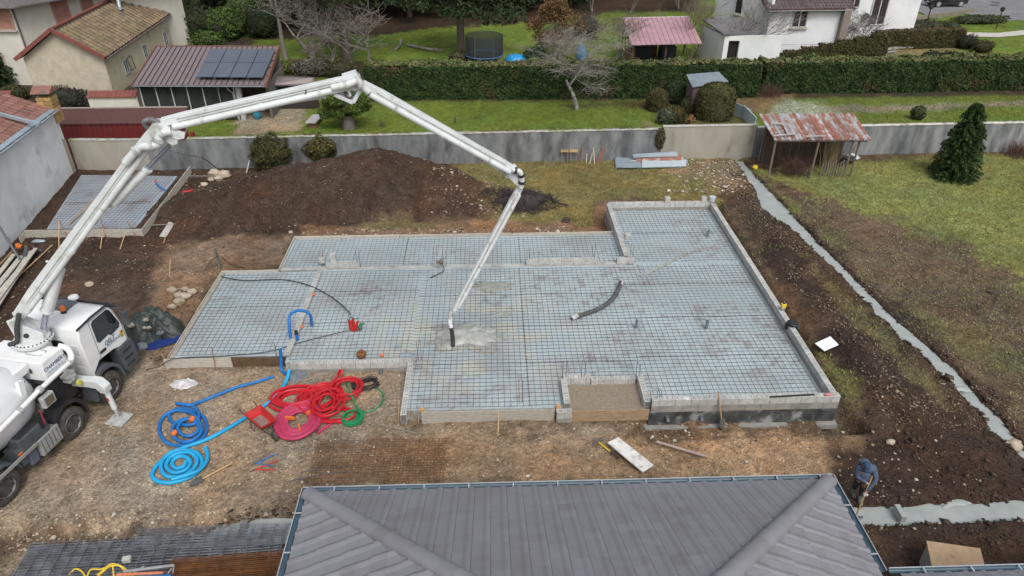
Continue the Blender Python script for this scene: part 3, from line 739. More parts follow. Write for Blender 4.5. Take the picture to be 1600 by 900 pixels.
t=thing('starter_bars','three bent starter bars at the front right of the porch','rebar',(x,y,.75))
for d in(-.07,0,.07):
 mb=MB();mb.tube([(x+d,y,.74),(x+d-.02,y,1.0),(x+d-.15,y+.02,1.15)],.008,5);mb.build('bar',steel_dark,t)
# dark core holes where the bars stand
# ------------------------------------------------------------ objects on the slab
SL=.385
p1=at(728,526,SL);puddle('concrete_slurry',p1.x+.1,p1.y,1.45,.85,.372,21,slush,.05,label='darker ragged slurry rim round the pool of fresh concrete',cat='wet concrete');puddle('fresh_concrete_heap',p1.x+.1,p1.y+.05,1.05,.66,.376,12,M_('pale_slush',(.43,.44,.41),(.29,.30,.275),3.5,rough=.45,bump=.9,bsc=12,fine=.12),.20,label='pool of fresh grey concrete under the pump hose',cat='wet concrete')
for(px,py,rx,ry,lab)in((785,490,.36,.2,'small grey concrete splat behind the big pool'),(772,447,.75,.5,'thin pale cement stain beside the pump boom'),(700,520,.3,.3,'thin wet rim left of the concrete pool')):
 p=at(px,py,SL);puddle('concrete_splat',p.x,p.y,rx,ry,.372,px,slush,.03,label=lab,cat='wet concrete')
mb=MB();a=at(1000,432,.37);b=at(1137,376,.37);c=at(1070,398,.37)
mb.beam(a,c,.16,.05);mb.beam(c,b,.15,.05);mb.build('mortar_strip',M_('mortar_strip',(.33,.35,.33),(.26,.28,.27),4,bump=.5),label='pale mortar screed line running diagonally across the far right bay',cat='mortar strip')
def pxpath(pts,z=.4):
 out=[]
 for q in pts:out.append(at(q[0],q[1],q[2]if len(q)>2 else z))
 return out
def spline(P,k=8,closed=False):
 P=[Vector(p)for p in P];n=len(P);out=[]
 rngi=range(n if closed else n-1)
 for i in rngi:
  if closed:a,b,c,d=P[i-1],P[i],P[(i+1)%n],P[(i+2)%n]
  else:a,b,c,d=P[max(i-1,0)],P[i],P[i+1],P[min(i+2,n-1)]
  for q in range(k):
   t=q/k;out.append(.5*((2*b)+(-a+c)*t+(2*a-5*b+4*c-d)*t*t+(-a+3*b-3*c+d)*t**3))
 if not closed:out.append(P[-1])
 return out
def hose(name,pts,r,m,label,cat='hose',n=8,k=8,parent=None,**kw):
 mb=MB();mb.tube(spline(pts,k),r,n);return mb.build(name,m,parent,smooth='auto',label=label,cat=cat,**kw)
t=hose('rubber_hose',pxpath([(893,497,.47),(915,490,.46),(940,480,.47),(958,466,.48),(967,450,.48),(970,441,.5)]),.085,M_('worn_rubber',(.04,.045,.05),(.11,.11,.105),6,rough=.8,bump=.3),'short curved black delivery hose lying on the mesh',n=12)
r_=t
for a,b in(((893,497),(902,493)),((969,446),(971,439))):
 mb=MB();mb.cyl(at(*a,.47),at(*b,.49),.1,12);mb.build('hose_coupling',boom_d,t)
for px,py,lab in((994,505,'thin grey waste pipe standing near the middle right'),(1104,505,'grey waste pipe standing near the right wall'),(1106,362,'bluish grey pipe stub standing in the far right bay')):
 a=at(px-.5,py+7,SL);mb=MB();mb.cyl(a,a+Vector((.02,0,.34)),.05 if px != 1104 else .055,12);mb.build('drain_pipe',M_('pvc_pipe',(.14,.19,.22),(.1,.14,.17),3,rough=.5),smooth='auto',label=lab,cat='drain pipe',group=None)
# red conduit bundle
p=at(553,516,SL)
t=thing('conduit_bundle','bundle of red conduits with a green one standing out of the mesh','conduit bundle',p)
for i,(dx,dy,h,m)in enumerate(((-.13,.03,.42,red_p),(-.05,-.05,.46,red_p),(.04,-.03,.44,red_p),(.0,.06,.47,red_p),(.12,0,.4,red_p),(.2,-.02,.33,M_('green_conduit',(.02,.22,.10),(.015,.15,.07),5)),(.27,.03,.28,MATS['green_conduit']))):
 mb=MB();mb.tube([p+Vector((dx,dy,0)),p+Vector((dx*1.05,dy,h*.6)),p+Vector((dx*(1.2 if dx>.1 else 1.0)+(.06 if dx>.1 else 0),dy,h))],.045 if i<5 else .03,8);mb.build('conduit',m,t,smooth='auto')
mb=MB();mb.tube(spline([p+Vector((-.15,0,.42)),p+Vector((-.05,.05,.55)),p+Vector((.1,.0,.5)),p+Vector((.22,0,.55))],5),.015,5);mb.build('tie',black_m,t)
hose('black_cable',pxpath([(345,432,.5),(380,438,.42),(440,437,.45),(480,445,.45),(515,462,.45),(540,482,.5),(548,492,.8)]),.022,black_m,'thin black cable snaking over the left bay to the red bundle',n=6)
hose('black_cable',pxpath([(228,578,.1),(250,572,.25),(275,560,.45),(350,556,.42),(420,549,.42),(480,532,.42),(545,516,.5)]),.015,black_m,'thin black cable from the near left corner across the mesh',n=6)
blue_p=M_('blue_pipe',(.015,.17,.48),(.012,.12,.36),3,rough=.5,spec=.4)
cyan_p=M_('bright_blue_pipe',(.02,.36,.66),(.015,.29,.55),3,rough=.5,spec=.4)
hose('blue_pipe_loop',pxpath([(454,528,.45),(452,510,.85),(453,493,1.15),(463,486,1.3),(476,486,1.3),(485,493,1.15),(487,508,.55)]),.055,blue_p,'blue pipe arching over the narrow dividing wall','pipe',n=10)
p=at(465,531,SL);mb=MB();mb.cyl(p,p+Vector((0,0,.26)),.06,10);o=mb.build('blue_pipe_stub',blue_p,smooth='auto',label='short blue pipe stub with black cap right of the dividing wall',cat='pipe')
mb=MB();mb.cyl(p+Vector((0,0,.26)),p+Vector((0,0,.4)),.064,10);mb.build('cap',black_m,o)
hose('blue_pipe',pxpath([(438,545,.9),(439,560,.5),(440,577,.12),(446,583,.1),(452,580,.2)],.4),.055,blue_p,'blue pipe dropping over the front board of the slab','pipe',n=10)
# rusty wire roll
p=at(565,557,.41);mb=MB()
mb.lathe(p+Vector((0,0,0.0)),(0,0,1),[(0,.13),(.06,.17),(.14,.17),(.2,.14),(.2,.08),(.05,.06)],20);mb.build('wire_roll',steel_rust,smooth='auto',label='rusty brown roll of tying wire on the low wall',cat='wire roll')
# small timber cubes and red caps
for px,py,m,lab,c_ in((660,642,M_('pine_block',(.5,.3,.13)),'small orange wood offcut at the slab edge near the front left','wood offcut'),(872,637,MATS['pine_block'],'small orange wood offcut beside the porch stub','wood offcut')):
 p=at(px,py,SL);mb=MB();mb.box(p+Vector((0,0,.05)),(.13,.1,.1),.1);mb.build('wood_offcut',m,label=lab,cat=c_)
terra=M_('terracotta_plastic',(.6,.22,.12),(.5,.16,.08),5)
for px,py,lab in((490,461,'orange round plug on the mesh above the blue loop'),(472,511,'orange round plug beside the blue pipe stub'),(597,556,'small red plug on the mesh right of the wire roll'),(968,445,'orange plug at the far end of the black delivery hose')):
 p=at(px,py,SL);mb=MB();mb.lathe(p,(0,0,1),[(0,.07),(.06,.07),(.07,.05)],12);mb.build('orange_plug',terra,smooth='auto',label=lab,cat='plug')
# tripod / small object on the block pair
p=at(688,413,.68);mb=MB()
mb.box(p+Vector((.05,0,.12)),(.16,.12,.2));mb.box(p+Vector((-.1,.05,.08)),(.12,.1,.12),.5);o=mb.build('drill',M_('tool_grey',(.2,.19,.15),(.1,.1,.09),8),bevel=.02,label='small power tool on the single block with its cable hanging',cat='power tool')
mb=MB();mb.tube(spline(pxpath([(690,411,.8),(694,422,.5),(685,428,.42),(672,434,.4)]),5),.018,6);mb.build('cable',black_m,o)
# things on the long right wall
p=at(1224,484,.75)
t=thing('laser_level','yellow laser level on top of the right block wall','laser level',(10.85,p.y,.757))
mb=MB();mb.lathe((10.85,p.y,.757),(0,0,1),[(0,.09),(.1,.09),(.11,.07)],14);mb.build('base',alu,t,smooth='auto')
mb=MB();mb.box((10.85,p.y,.95),(.17,.15,.17));mb.build('body',yellow_p,t,bevel=.02)
mb=MB();mb.lathe((10.85,p.y,1.036),(0,0,1),[(0,.055),(.07,.05),(.09,.03)],12);mb.build('lens_dome',glass_m,t,smooth='auto')
p=at(1240,508,.75);mb=MB()
mb.blob((10.86,p.y,.80),(.19,.2,.09),14,8,.3,4);mb.blob((11.0,p.y-.05,.62),(.1,.2,.22),12,8,.3,5);mb.blob((10.7,p.y+.1,.66),(.07,.12,.16),10,6,.3,6)
mb.build('jacket',black_m,smooth=True,label='crumpled black jacket draped over the right block wall',cat='jacket')
p=at(1294,617,.75);mb=MB();mb.blob(p+Vector((0,0,.02)),(.17,.06,.03),10,6,.3,7);mb.build('rag',M_('pink_cloth',(.5,.12,.14),(.6,.3,.3),8),smooth=True,label='crumpled pink rag on the front right wall corner',cat='rag')
a=at(1203,621,.757);b=at(1272,617,.757);mb=MB();mb.beam(a+Vector((0,0,.02)),b+Vector((0,0,.02)),.05,.03);mb.build('iron_bar',black_m,label='dark iron bar lying on top of the front right wall',cat='iron bar')
p=at(1072,622,.757);mb=MB();mb.blob(p,(.1,.09,.03),8,5,.4,9);mb.build('paper_scrap',M_('pale_paper',(.6,.58,.55)),label='pale paper scrap on the block wall right of the porch',cat='paper scrap')
# shovel against the front right wall
def shovel(px,py,px2,py2,zb,zt,label,blade_up=False):
 a=at(px,py,zb);b=at(px2,py2,zt)
 t=thing('shovel',label,'shovel',a)
 d=(b-a).normalized();s=d.cross(Vector((0,0,1))).normalized();nrm=s.cross(d)
 mb=MB();mb.cyl(a+d*.25,b,.022,8);mb.build('handle',stake_m,t,smooth='auto')
 mb=MB();pts=[(-.12,.30),(.12,.30),(.13,.1),(.07,-.02),(0,-.07),(-.07,-.02),(-.13,.1)]
 mb.prism([a+s*u+d*v+nrm*(.02 if abs(u)>.1 else 0)for u,v in pts],nrm*.012);mb.build('blade',M_('shovel_steel',(.16,.17,.17),(.10,.09,.08),4,rough=.5,metal=.4),t)
 return t
shovel(1129,668,1122,612,-.18,1.0,'shovel with wooden handle leaning on the front right block wall')
shovel(300,757,363,723,.04,.1,'small shovel lying on gravel beside the light blue coil')
# pipe outlets through the bitumen
for px,py in((1045,661),(1099,661),(596,579)):
 p=at(px,py,0.05);mb=MB();mb.tube([(p.x,17.2 if px>800 else 19.8,.08),(p.x,16.75 if px>800 else 19.45,.06),(p.x,16.7 if px>800 else 19.42,.0)],.065,12)
 mb.build('drain_outlet',M_('pvc_grey',(.10,.115,.125),(.07,.08,.09),4,rough=.5),smooth='auto',label={1045:'grey drain outlet through the bitumen left of the other',1099:'grey drain outlet through the bitumen nearer the shovel',596:'grey pipe outlet in the low wall behind the hose coils'}[px],cat='drain outlet')
# sand inside the porch recess
mb=MB();mb.b2((2.4,16.86,-.05),(4.75,18.25,.30));mb.build('porch_fill',M_('sand_fill',(.29,.235,.18),(.215,.17,.125),12,bump=.6,bsc=60,fine=.3,fsc=50),kind='structure')
# loose bent bars and stakes at the front
for a,b,lab in(((778,682,-.02),(779,645,.5),'wooden stake in front of the long pale front board'),((1022,640,.4),(1016,612,.75),'thin stake at the right end of the porch plank')):
 stick(*a,*b,m=stake_m,label=lab)
stick(590,662,.03,652,677,.05,.02,M_('grey_stick',(.25,.23,.2)),'grey stick lying on gravel in front of the short wall','stick','stick')
stick(337,578,.0,331,543,.8,.014,steel_rust,'rusty iron stake standing at the left front board','iron stake','iron_stake')
stick(434,567,.3,429,537,.9,.014,steel_dark,'dark iron stake beside the dropping blue pipe','iron stake','iron_stake')
stick(252,553,.02,261,566,.3,.02,stake_m,'short pale prop at the near left board corner')
stick(444,391,.05,441,365,.8,.012,steel_rust,'rusty rod standing left of the back strip corner','iron stake','iron_stake')
stick(265,433,.0,266,404,.55,.02,stake_m,'lone wooden peg in the brown soil left of the slab')
for i,(a,b)in enumerate((((622,660),(624,625)),((634,665),(643,634)),((654,662),(655,640)))):
 stick(*a,0,*b,.45,.014,stake_m,['thin lath leaning left of the short front wall','thin slanted lath in front of the short front wall','thin lath standing at the left end of the long front board'][i])
p=at(345,420,0);mb=MB();mb.beam((p.x,p.y,0),(p.x-.05,p.y,1.0),.22,.05);mb.build('post_board',M_('grey_wood',(.22,.21,.18),(.15,.14,.12),5),label='short grey board standing upright at the back left slab corner',cat='board')
# reinforcing lap of pale mortar dots: white boards lying about
def flat_board(pts,z,th,m,label,name='board',cat='board',**kw):
 P=[at(a,b,z)for a,b in pts];mb=MB();mb.prism(P,(0,0,th));return mb.build(name,m,fix=True,bevel=.004,label=label,cat=cat,**kw)
whiteb=M_('white_board',(.74,.74,.72),(.62,.61,.58),3,rough=.6,c3=(.4,.38,.33),c3sc=5)
flat_board([(949,693),(966,685),(1021,728),(1004,739)],.12,.05,whiteb,'white board lying on the tan soil in front of the porch')
flat_board([(1273,537),(1297,526),(1311,539),(1288,549)],.2,.02,M_('white_panel',(.78,.79,.80)),'small square white panel on soil right of the block wall','panel','panel')
stick(1026,690,.1,1103,713,.1,.04,M_('pinkish_pipe',(.42,.33,.31),(.36,.28,.26),4),'pale pinkish pipe lying in front of the right block wall','pipe','pipe',n=10)
a=at(934,690,.06);b=at(967,716,.06);t=thing('pickaxe','pickaxe with yellow and black handle beside the white board','pickaxe',a)
mb=MB();mb.cyl(a,a.lerp(b,.6),.024,8);mb.build('handle',yellow_p,t);mb=MB();mb.cyl(a.lerp(b,.6),b,.024,8);mb.build('grip',black_m,t)
mb=MB();mb.tube(spline([at(926,695,.05),at(934,689,.09),at(945,686,.05)],4),[.015,.02,.025,.03,.035,.03,.025,.02,.015],6);mb.build('head',M_('shovel_steel',(.2,.2,.2)),t)
# ============================================================ COILS AND LOOSE THINGS ON THE GRAVEL
def coil_pts(cx,cy,radii,r,z0=0,jit=.03,seed=1,start=0,lift=None,ex=1.0,n=14):
 g=random.Random(seed);out=[];k=len(radii);tot=(k-1)*n
 for i in range(tot+1):
  q=i/n;a=start+2*math.pi*q;j=min(int(q),k-2);f=q-j
  rad=radii[j]*(1-f)+radii[j+1]*f
  out.append(Vector((cx+rad*ex*math.cos(a)+g.uniform(-jit,jit)*.3,cy+rad*math.sin(a)+g.uniform(-jit,jit)*.3,z0+r+(lift[j]*(1-f)+lift[j+1]*f if lift else 0))))
 return out
def ground_path(pts,r,dz=0):
 out=[]
 for q in pts:
  p=at(q[0],q[1],.05);z=g1(p.x,p.y)+r+dz+(q[2]if len(q)>2 else 0);p=at(q[0],q[1],z);out.append(p)
 return out
# bright blue pipe: coil at (281, 727), long run up to the slab
r=.062
c0=at(277,722,.1)
pts=ground_path([(452,578,.2),(445,600),(425,625),(395,645),(355,670),(320,688),(285,700),(262,712),(243,730)],r)
cen=ground_path([(238,745),(252,754),(276,753),(305,741),(316,722),(308,708),(290,703),(270,706),(256,718),(252,733),(262,745),(285,744),(302,733),(308,720),(298,709),(280,709),(265,717),(260,730),(272,739),(290,735),(298,724),(290,715),(277,715),(269,724),(275,732),(287,729),(291,722)],r)
for i in range(len(cen)):cen[i].z+=.0+.02*(i>8)+.015*math.sin(i)
tail=ground_path([(243,745,.0)],r)
hose('blue_pipe_coil',pts+cen,r,cyan_p,'bright light blue pipe coil with a long run up to the slab','pipe coil',n=10,k=5)
hose('blue_pipe_end',ground_path([(268,749,.11),(290,743,.12),(310,735,.11),(322,722,.06),(324,710,.02),(321,699,.02)],r),r,cyan_p,'free end of the light blue pipe curling round its coil','pipe',n=10)
# darker blue pipe
r=.055
pts=ground_path([(428,588),(400,597),(370,605),(340,617),(310,629),(296,633,.1),(283,631,.12),(275,631,.1)],r)
mb_pts=ground_path([(298,632,.08),(306,638,.1),(311,650,.1),(304,662,.1),(286,664,.05),(270,660),(264,650),(272,641),(288,638),(302,643),(318,652),(323,668),(317,684),(298,694),(276,696),(258,690),(249,674),(251,658),(262,646,.05),(280,641,.1),(300,646,.12),(312,660,.12),(314,676,.1),(300,688,.1),(283,690,.1),(270,680,.1),(272,664,.1),(286,655,.12),(303,657,.12),(311,668,.12),(304,678,.12),(290,681,.12),(278,672,.14),(282,660,.16),(296,654,.16),(308,660,.15)],r)
hose('blue_pipe_run',pts,r,blue_p,'darker blue pipe running from the upper coil toward the slab','pipe',n=10,k=5)
hose('blue_pipe_coil',mb_pts,r,blue_p,'darker blue pipe coil lying behind the light blue one','pipe coil',n=10,k=5)
for px,py,l_ in((300,655,'upper'),(272,677,'left')):
 p=at(px,py,.25);mb=MB();mb.cyl(p+Vector((-.02,-.07,-.02)),p+Vector((.02,.07,.02)),.08,10);mb.build('tape',orange_p,label=f'{l_} orange tape band on the darker blue coil',cat='tape')
# red hoses
red_h=M_('red_conduit',(.52,.012,.022),(.42,.010,.018),4,rough=.45,spec=.4)
pink_h=M_('magenta_conduit',(.48,.045,.12),(.38,.035,.09),4,rough=.45,spec=.4)
green_h=M_('green_hose',(.01,.25,.09),(.008,.17,.06),4,rough=.5)
def ring_stack(name,cpx,cpy,rx,ry,r,turns,m,label,seed,wob=.05,parent=None,zt=.0,spread=.35,tilt=0,cat='hose coil'):
 c=at(cpx,cpy,.1);g=random.Random(seed);z0=g1(c.x,c.y)+r+zt;P=[]
 n=16
 for i in range(turns*n+1):
  q=i/n;a=2*math.pi*q+seed
  s=1-spread*(.5+.5*math.sin(q*2.4+seed))*(1 if turns>2 else 0)
  lay=(q/turns)*r*2.6
  P.append(Vector((c.x+rx*s*math.cos(a)+wob*math.sin(q*1.7+seed),c.y+ry*s*math.sin(a)+wob*math.cos(q*1.3+seed),z0+lay+tilt*math.cos(a)*.5+abs(tilt)*.5)))
 return hose(name,P,r,m,label,cat,n=8,k=2,parent=parent)
ring_stack('red_hose_coil',462,622,.86,.55,.052,6,red_h,'left loose coil of thick red conduit',1,spread=.38)
ring_stack('red_hose_coil',499,622,.72,.74,.036,7,red_h,'large middle tangle of thin red conduit',2,zt=.06,spread=.42)
ring_stack('red_hose_coil',513,634,.55,.72,.036,5,red_h,'red conduit loops overlapping on the right of the tangle',3,zt=.2,spread=.5)
ring_stack('red_hose_coil',542,613,.55,.52,.036,3,red_h,'upper right red conduit loops in front of the black coil',4,zt=.22,spread=.35)
ring_stack('red_hose_coil',522,648,.66,.36,.036,3,red_h,'lower right open loops of red conduit',5,zt=.02,spread=.3)
hose('red_hose',ground_path([(532,578,.3),(527,586,.1),(520,596),(505,605),(490,612,.1)],.045),.045,red_h,'left red conduit coming out of the low wall',n=8)
hose('red_hose',ground_path([(535,577,.3),(533,590,.1),(527,605),(515,612,.1),(505,614,.2)],.045),.045,red_h,'right red conduit coming out of the low wall',n=8)
c=at(466,658,.1)
P=[]
radii=[.88,.85,.8,.72,.63,.54,.46,.40]
P=coil_pts(c.x,c.y,radii,.055,.05,.02,3,-.5,lift=[0,.06,.03,0,.03,0,.02,.02],n=18,ex=.8)
t=hose('magenta_hose_coil',P,.055,pink_h,'neat magenta conduit coil tied with orange straps','hose coil',n=10,k=2)
for px,py in((485,643),(468,668),(453,653)):
 p=at(px,py,.2);mb=MB();d=Vector((p.x-c.x,p.y-c.y,0)).normalized();mb.beam(p-d*.16,p+d*.16,.05,.1);mb.build('strap',orange_p,t)
hose('magenta_hose_end',ground_path([(497,677),(505,670),(513,665),(519,661)],.05),.05,pink_h,'loose magenta conduit end right of the tied coil',n=8)
c=at(551,653,.1)
hose('green_hose_coil',coil_pts(c.x,c.y,[.33,.32,.28,.23,.18,.13,.32,.33,.28,.3],.03,.02,.01,4,lift=[0,.02,0,.02,0,.02,.06,.1,.12,.14],ex=1.0),.03,green_h,'small tight green hose coil on the gravel','hose coil',n=8,k=2)
hose('green_hose',ground_path([(535,577,.3),(540,595,.1),(548,615,.3),(558,635,.1),(566,643),(578,643),(592,635),(599,622),(595,611),(585,606),(575,608)],.026),.026,green_h,'green hose looping right past the black cable coil',n=8)
c=at(571,602,.1);g=random.Random(3)
t=thing('cable_coil','messy coil of thin black cable behind the red loops','cable coil',c)
for i in range(10):
 P=[Vector((c.x+(.42+g.uniform(-.12,.05))*math.cos(a)+g.uniform(-.02,.02),c.y+(.26+g.uniform(-.1,.04))*math.sin(a)+.1*math.cos(a),.05+i*.022+g.uniform(0,.03)))for a in[q*math.pi/7+i for q in range(15)]]
 mb=MB();mb.tube(P,.016,5);mb.build('cable',black_m,t)
# wheelbarrow
c=at(408,657,.55);th=math.atan2(at(440,680).y-at(405,650).y,at(440,680).x-at(405,650).x)
t=thing('wheelbarrow','red wheelbarrow standing on gravel left of the magenta coil','wheelbarrow',at(412,672,0),th)
red_w=M_('red_tray',(.55,.03,.03),(.40,.03,.03),6,rough=.5)
P0=[(-.42,-.24),(.42,-.20),(.42,.20),(-.42,.24)];P1=[(-.55,-.34),(.58,-.30),(.58,.30),(-.55,.34)]
mb=MB();z0,z1=.42,.66
for sgn,off in((1,0),(-1,.02)):
 n0=len(mb.v);vs=[(x,y,z0+off)for x,y in P0]+[(x-(off*(1 if x>0 else-1)),y-off*(1 if y>0 else-1),z1)for x,y in P1]
 fs=[(0,1,2,3)]+[(i,4+i,4+(i+1)%4,(i+1)%4)for i in range(4)]
 mb.add(vs,fs)
mb.build('tray',red_w,t,local=True)
mb=MB();mb.tube([(-.55,-.34,.67),(.58,-.30,.67),(.58,.30,.67),(-.55,.34,.67)],.02,6,closed=True);mb.build('tray_rim',red_w,t,local=True)
mb=MB();mb.box((0,0,.45),(.6,.34,.015));mb.build('cement_residue',M_('cement_dirt',(.28,.2,.18),(.2,.12,.11),8,bump=.4),t,local=True)
for s in(-1,1):
 mb=MB();mb.tube([(.78,s*.05,.2),(.35,s*.2,.38),(-.4,s*.25,.42),(-1.0,s*.3,.62)],.018,6);mb.build('handle',black_m,t,local=True)
 mb=MB();mb.tube([(-.35,s*.25,.42),(-.42,s*.26,.02),(-.2,s*.25,.02)],.015,6);mb.build('leg',black_m,t,local=True)
t.scale=(.85,.85,.85);wl=MB();wl.lathe((.78,-.05,.2),(0,1,0),[(0,.15),(.02,.2),(.08,.2),(.1,.15)],20);wl.build('wheel',tyre_m,t,local=True,smooth='auto')
# tools: bolt cutters
for(pts,m,lab)in(([(400,724),(428,708)],blue_p,'blue'),([(395,735),(436,719)],red_p,'red')):
 t=thing('bolt_cutters',f'bolt cutters with {lab} handles lying on the gravel','bolt cutters',at(*pts[0],.04))
 if lab=='blue':segs=[((400,724),(431,709)),((400,724),(427,728))]
 else:segs=[((398,734),(435,719)),((398,734),(430,734))]
 for a,b in segs:
  mb=MB();mb.cyl(at(*a,.05),at(*b,.05),.018,6);mb.build('handle',m,t)
 a=at(*segs[0][0],.05);d=(a-at(*segs[0][1],.05)).normalized();mb=MB();mb.beam(a,a+d*.16,.06,.03,.02,.02);mb.build('jaw',steel_dark,t)
# crumpled sheets and bags
def crumple(name,px,py,rx,ry,h,m,seed,label,cat,z=None,fold=.6):
 c=at(px,py,.1);z=g1(c.x,c.y)if z is None else z;n=26;V=[];F=[]
 for i in range(n+1):
  for j in range(n+1):
   u,v=i/n*2-1,j/n*2-1;q=max(abs(u),abs(v));e=math.sqrt(u*u+v*v)+1e-6;k=q/e if e else 1
   x,y=c.x+u*k*rx*(1+.5*(float(fbm(u*2+seed,v*2,1,3,seed))-.5)),c.y+v*k*ry*(1+.5*(float(fbm(v*2,u*2+seed,1,3,seed))-.5))
   nz=abs(float(fbm(u*2.4+seed,v*2.4,1,4,seed+3))-.5)*2
   zz=h*(1-q**2.2)*(.45+fold*nz*1.6)+.01
   V.append((x,y,z+zz))
 F=[(i*(n+1)+j,(i+1)*(n+1)+j,(i+1)*(n+1)+j+1,i*(n+1)+j+1)for i in range(n)for j in range(n)]
 return np_mesh(name,V,F,m,smooth=True,label=label,cat=cat)
crumple('tarpaulin',463,583,.33,.28,.28,M_('grey_tarp',(.17,.20,.22),(.11,.13,.145),3,rough=.6),3,'crumpled grey plastic sheet at the foot of the low wall','plastic sheet')
crumple('plastic_bag',287,597,.42,.25,.22,M_('thin_plastic',(.60,.58,.60),(.42,.40,.42),4,rough=.35),8,'crumpled clear plastic bag on the gravel near the truck','plastic bag')
# tarp covered pile beside the cab
tarp=M_('olive_tarp',(.045,.06,.052),(.022,.03,.027),2,rough=.45,bump=1,bsc=7)
o=crumple('covered_pile',238,514,1.15,.95,1.0,tarp,15,'dark green tarpaulin over a pile beside the cab','covered pile',fold=.75)
bt=M_('blue_tarp_edge',(.015,.04,.22),(.012,.03,.14),4,rough=.5)
t=crumple('blue_tarpaulin',240,521,1.08,.95,.08,bt,18,'blue tarpaulin edge showing under the dark green one','tarpaulin')
for i,(px,py,s)in enumerate(((205,508,.14),(228,500,.12),(232,512,.1),(226,512,.09),(250,520,.14),(222,541,.2))):
 c=at(px,py,.7 if i<4 else .5);mb=MB();mb.blob(c,(s,s*.7,s*.6),7,5,.25,i)
 mb.build('ballast_stone',M_('ballast',(.42,.38,.32),(.3,.27,.23),6,bump=.3)if i<4 else MATS['grey_tarp'],label=['pale stone on the left of the tarpaulin pile','pale stone on top of the tarpaulin pile','pale stone right of the tarpaulin top','small pale stone at the middle of the tarpaulin','grey sack on the right of the tarpaulin pile','grey bundle at the near foot of the tarpaulin pile'][i],cat='stone' if i<4 else 'sack')
# boulders
rock=M_('limestone',(.46,.39,.31),(.33,.27,.2),4,bump=.6,bsc=12,obr=.15,fine=.15)
def boulder(px,py,s,label,seed,m=rock,z=None,name='boulder'):
 c=at(px,py,s*.5+.05);z=g1(c.x,c.y)if z is None else z
 mb=MB();mb.blob((c.x,c.y,z+s*.4),(s,s*.75,s*.62),9,7,.2,seed);o=mb.build(name,m,smooth='auto',label=label,cat='rock');return o
for i,(px,py,s,lab)in enumerate(((268,452,.21,'pale boulder at the back left of the rock group'),(279,459,.22,'middle boulder of the rock group left of the slab'),(290,460,.22,'boulder of the rock group behind its right end'),(300,452,.2,'rightmost boulder of the rock group by the slab'),(280,468,.22,'front boulder of the rock group by the slab'),(268,476,.17,'small squared rock in front of the rock group'),(288,449,.17,'small rear boulder of the rock group'),(138,440,.17,'pale flat rock in the brown soil beside the boom'))):
 boulder(px,py,s,lab,20+i)
for i,(px,py,s,lab)in enumerate(((335,268,.34,'large pale boulder against the back wall'),(350,270,.38,'biggest pale boulder left of the spoil heap'),(341,278,.24,'pale rock in front of the boulders by the back wall'),(330,278,.2,'small pale rock left of the boulders by the wall'),(319,289,.2,'brown rock at the left toe of the spoil heap'),(1392,577+112,.14,'small pale rock by the diagonal trench'),(1588,690,.3,'pinkish rock at the right edge beside the trench end'),(583,360,.1,'pale cobble behind the left back board'),(710,361,.12,'pale cobble behind the middle back board'),(454,362,.12,'round brown cobble at the corner of the back strip'))):
 boulder(px,py,s,lab,50+i)
# charred twig heap
c=at(812,312,.2);g=random.Random(9)
mb=MB()
for i in range(700):
 a=g.uniform(0,6.28);q=g.random()**.6;x,y=c.x+1.9*q*math.cos(a),c.y+1.35*q*math.sin(a)
 z=.02+(1-q)*.8*g.random();b=g.uniform(0,6.28);L=g.uniform(.15,.55)
 mb.tube([(x,y,g1(x,y)+z),(x+L*.5*math.cos(b),y+L*.5*math.sin(b),g1(x,y)+z+g.uniform(-.02,.15)),(x+L*math.cos(b+.4),y+L*math.sin(b+.4),g1(x,y)+z+g.uniform(-.05,.12))],[.018,.014,.006],4)
o=mb.build('burnt_brush_heap',M_('charred_wood',(.022,.018,.018),(.055,.04,.04),6),label='heap of charred black twigs behind the slab',cat='brush heap')
mb=MB();mb.blob((c.x,c.y,g1(c.x,c.y)),(1.2,.8,.5),14,8,.35,3);mb.build('ash_core',M_('ash',(.03,.024,.024),(.06,.045,.045),7,bump=1.2),o,smooth=True)
hose('charred_branch',[at(858,302,.15),at(865,312,.2),at(875,318,.2),at(888,321,.15)],.05,MATS['charred_wood'],'charred branch lying right of the burnt twig heap','branch',n=6)
boulder(885,341,.22,'dark clod of earth behind the right back board',77,M_('dark_clod',(.04,.028,.025),(.08,.055,.045),6,bump=.8))
# rusty mesh sheet on the ground, bundles of mesh at bottom left
c=at(590,722,.05)
for k_,(dz,dx,dy,rz)in enumerate(((.05,0,0,0),(.08,.09,.06,.01))):
 x0,x1=at(487,722).x,at(697,722).x;y0,y1=at(590,756).y,at(590,690).y
 mesh_sheet(x0+dx,x1+dx,y0+dy,y1+dy,dz,lambda x,y:True,steel_rust,rw=.0055,label='rusty wire mesh sheet flat on the ground behind the grey roof',cat='rebar mesh',group='stacked rusty mesh sheets behind the roof')
hose('iron_rods',[at(470,738,.08),at(520,730,.1),at(555,727,.08)],.012,steel_dark,'thin dark rod lying across the rusty mesh sheets','iron rod',n=5)
hose('iron_rods',[at(450,752,.08),at(500,742,.1),at(548,735,.08)],.012,steel_dark,'second dark rod nearer the roof on the rusty mesh','iron rod',n=5)
def bundle(x0,x1,y0,y1,z0,n,m,rot,lab,grp,pitch=.2,step=.018):
 cx,cy=(x0+x1)/2,(y0+y1)/2
 for i in range(n):
  o=mesh_sheet(x0+random.uniform(-.06,.06)-cx,x1-cx+random.uniform(-.06,.06),y0-cy+random.uniform(-.05,.05),y1-cy,0,lambda x,y:True,m,pitch=pitch*.6,pitchx=.3,rw=.0055,label=lab,cat='rebar mesh',group=grp)
  if o:o.location=(o.location.x+cx,o.location.y+cy,z0+i*step);o.rotation_euler=(0,0,rot+random.uniform(-.006,.006))
zb=-.30
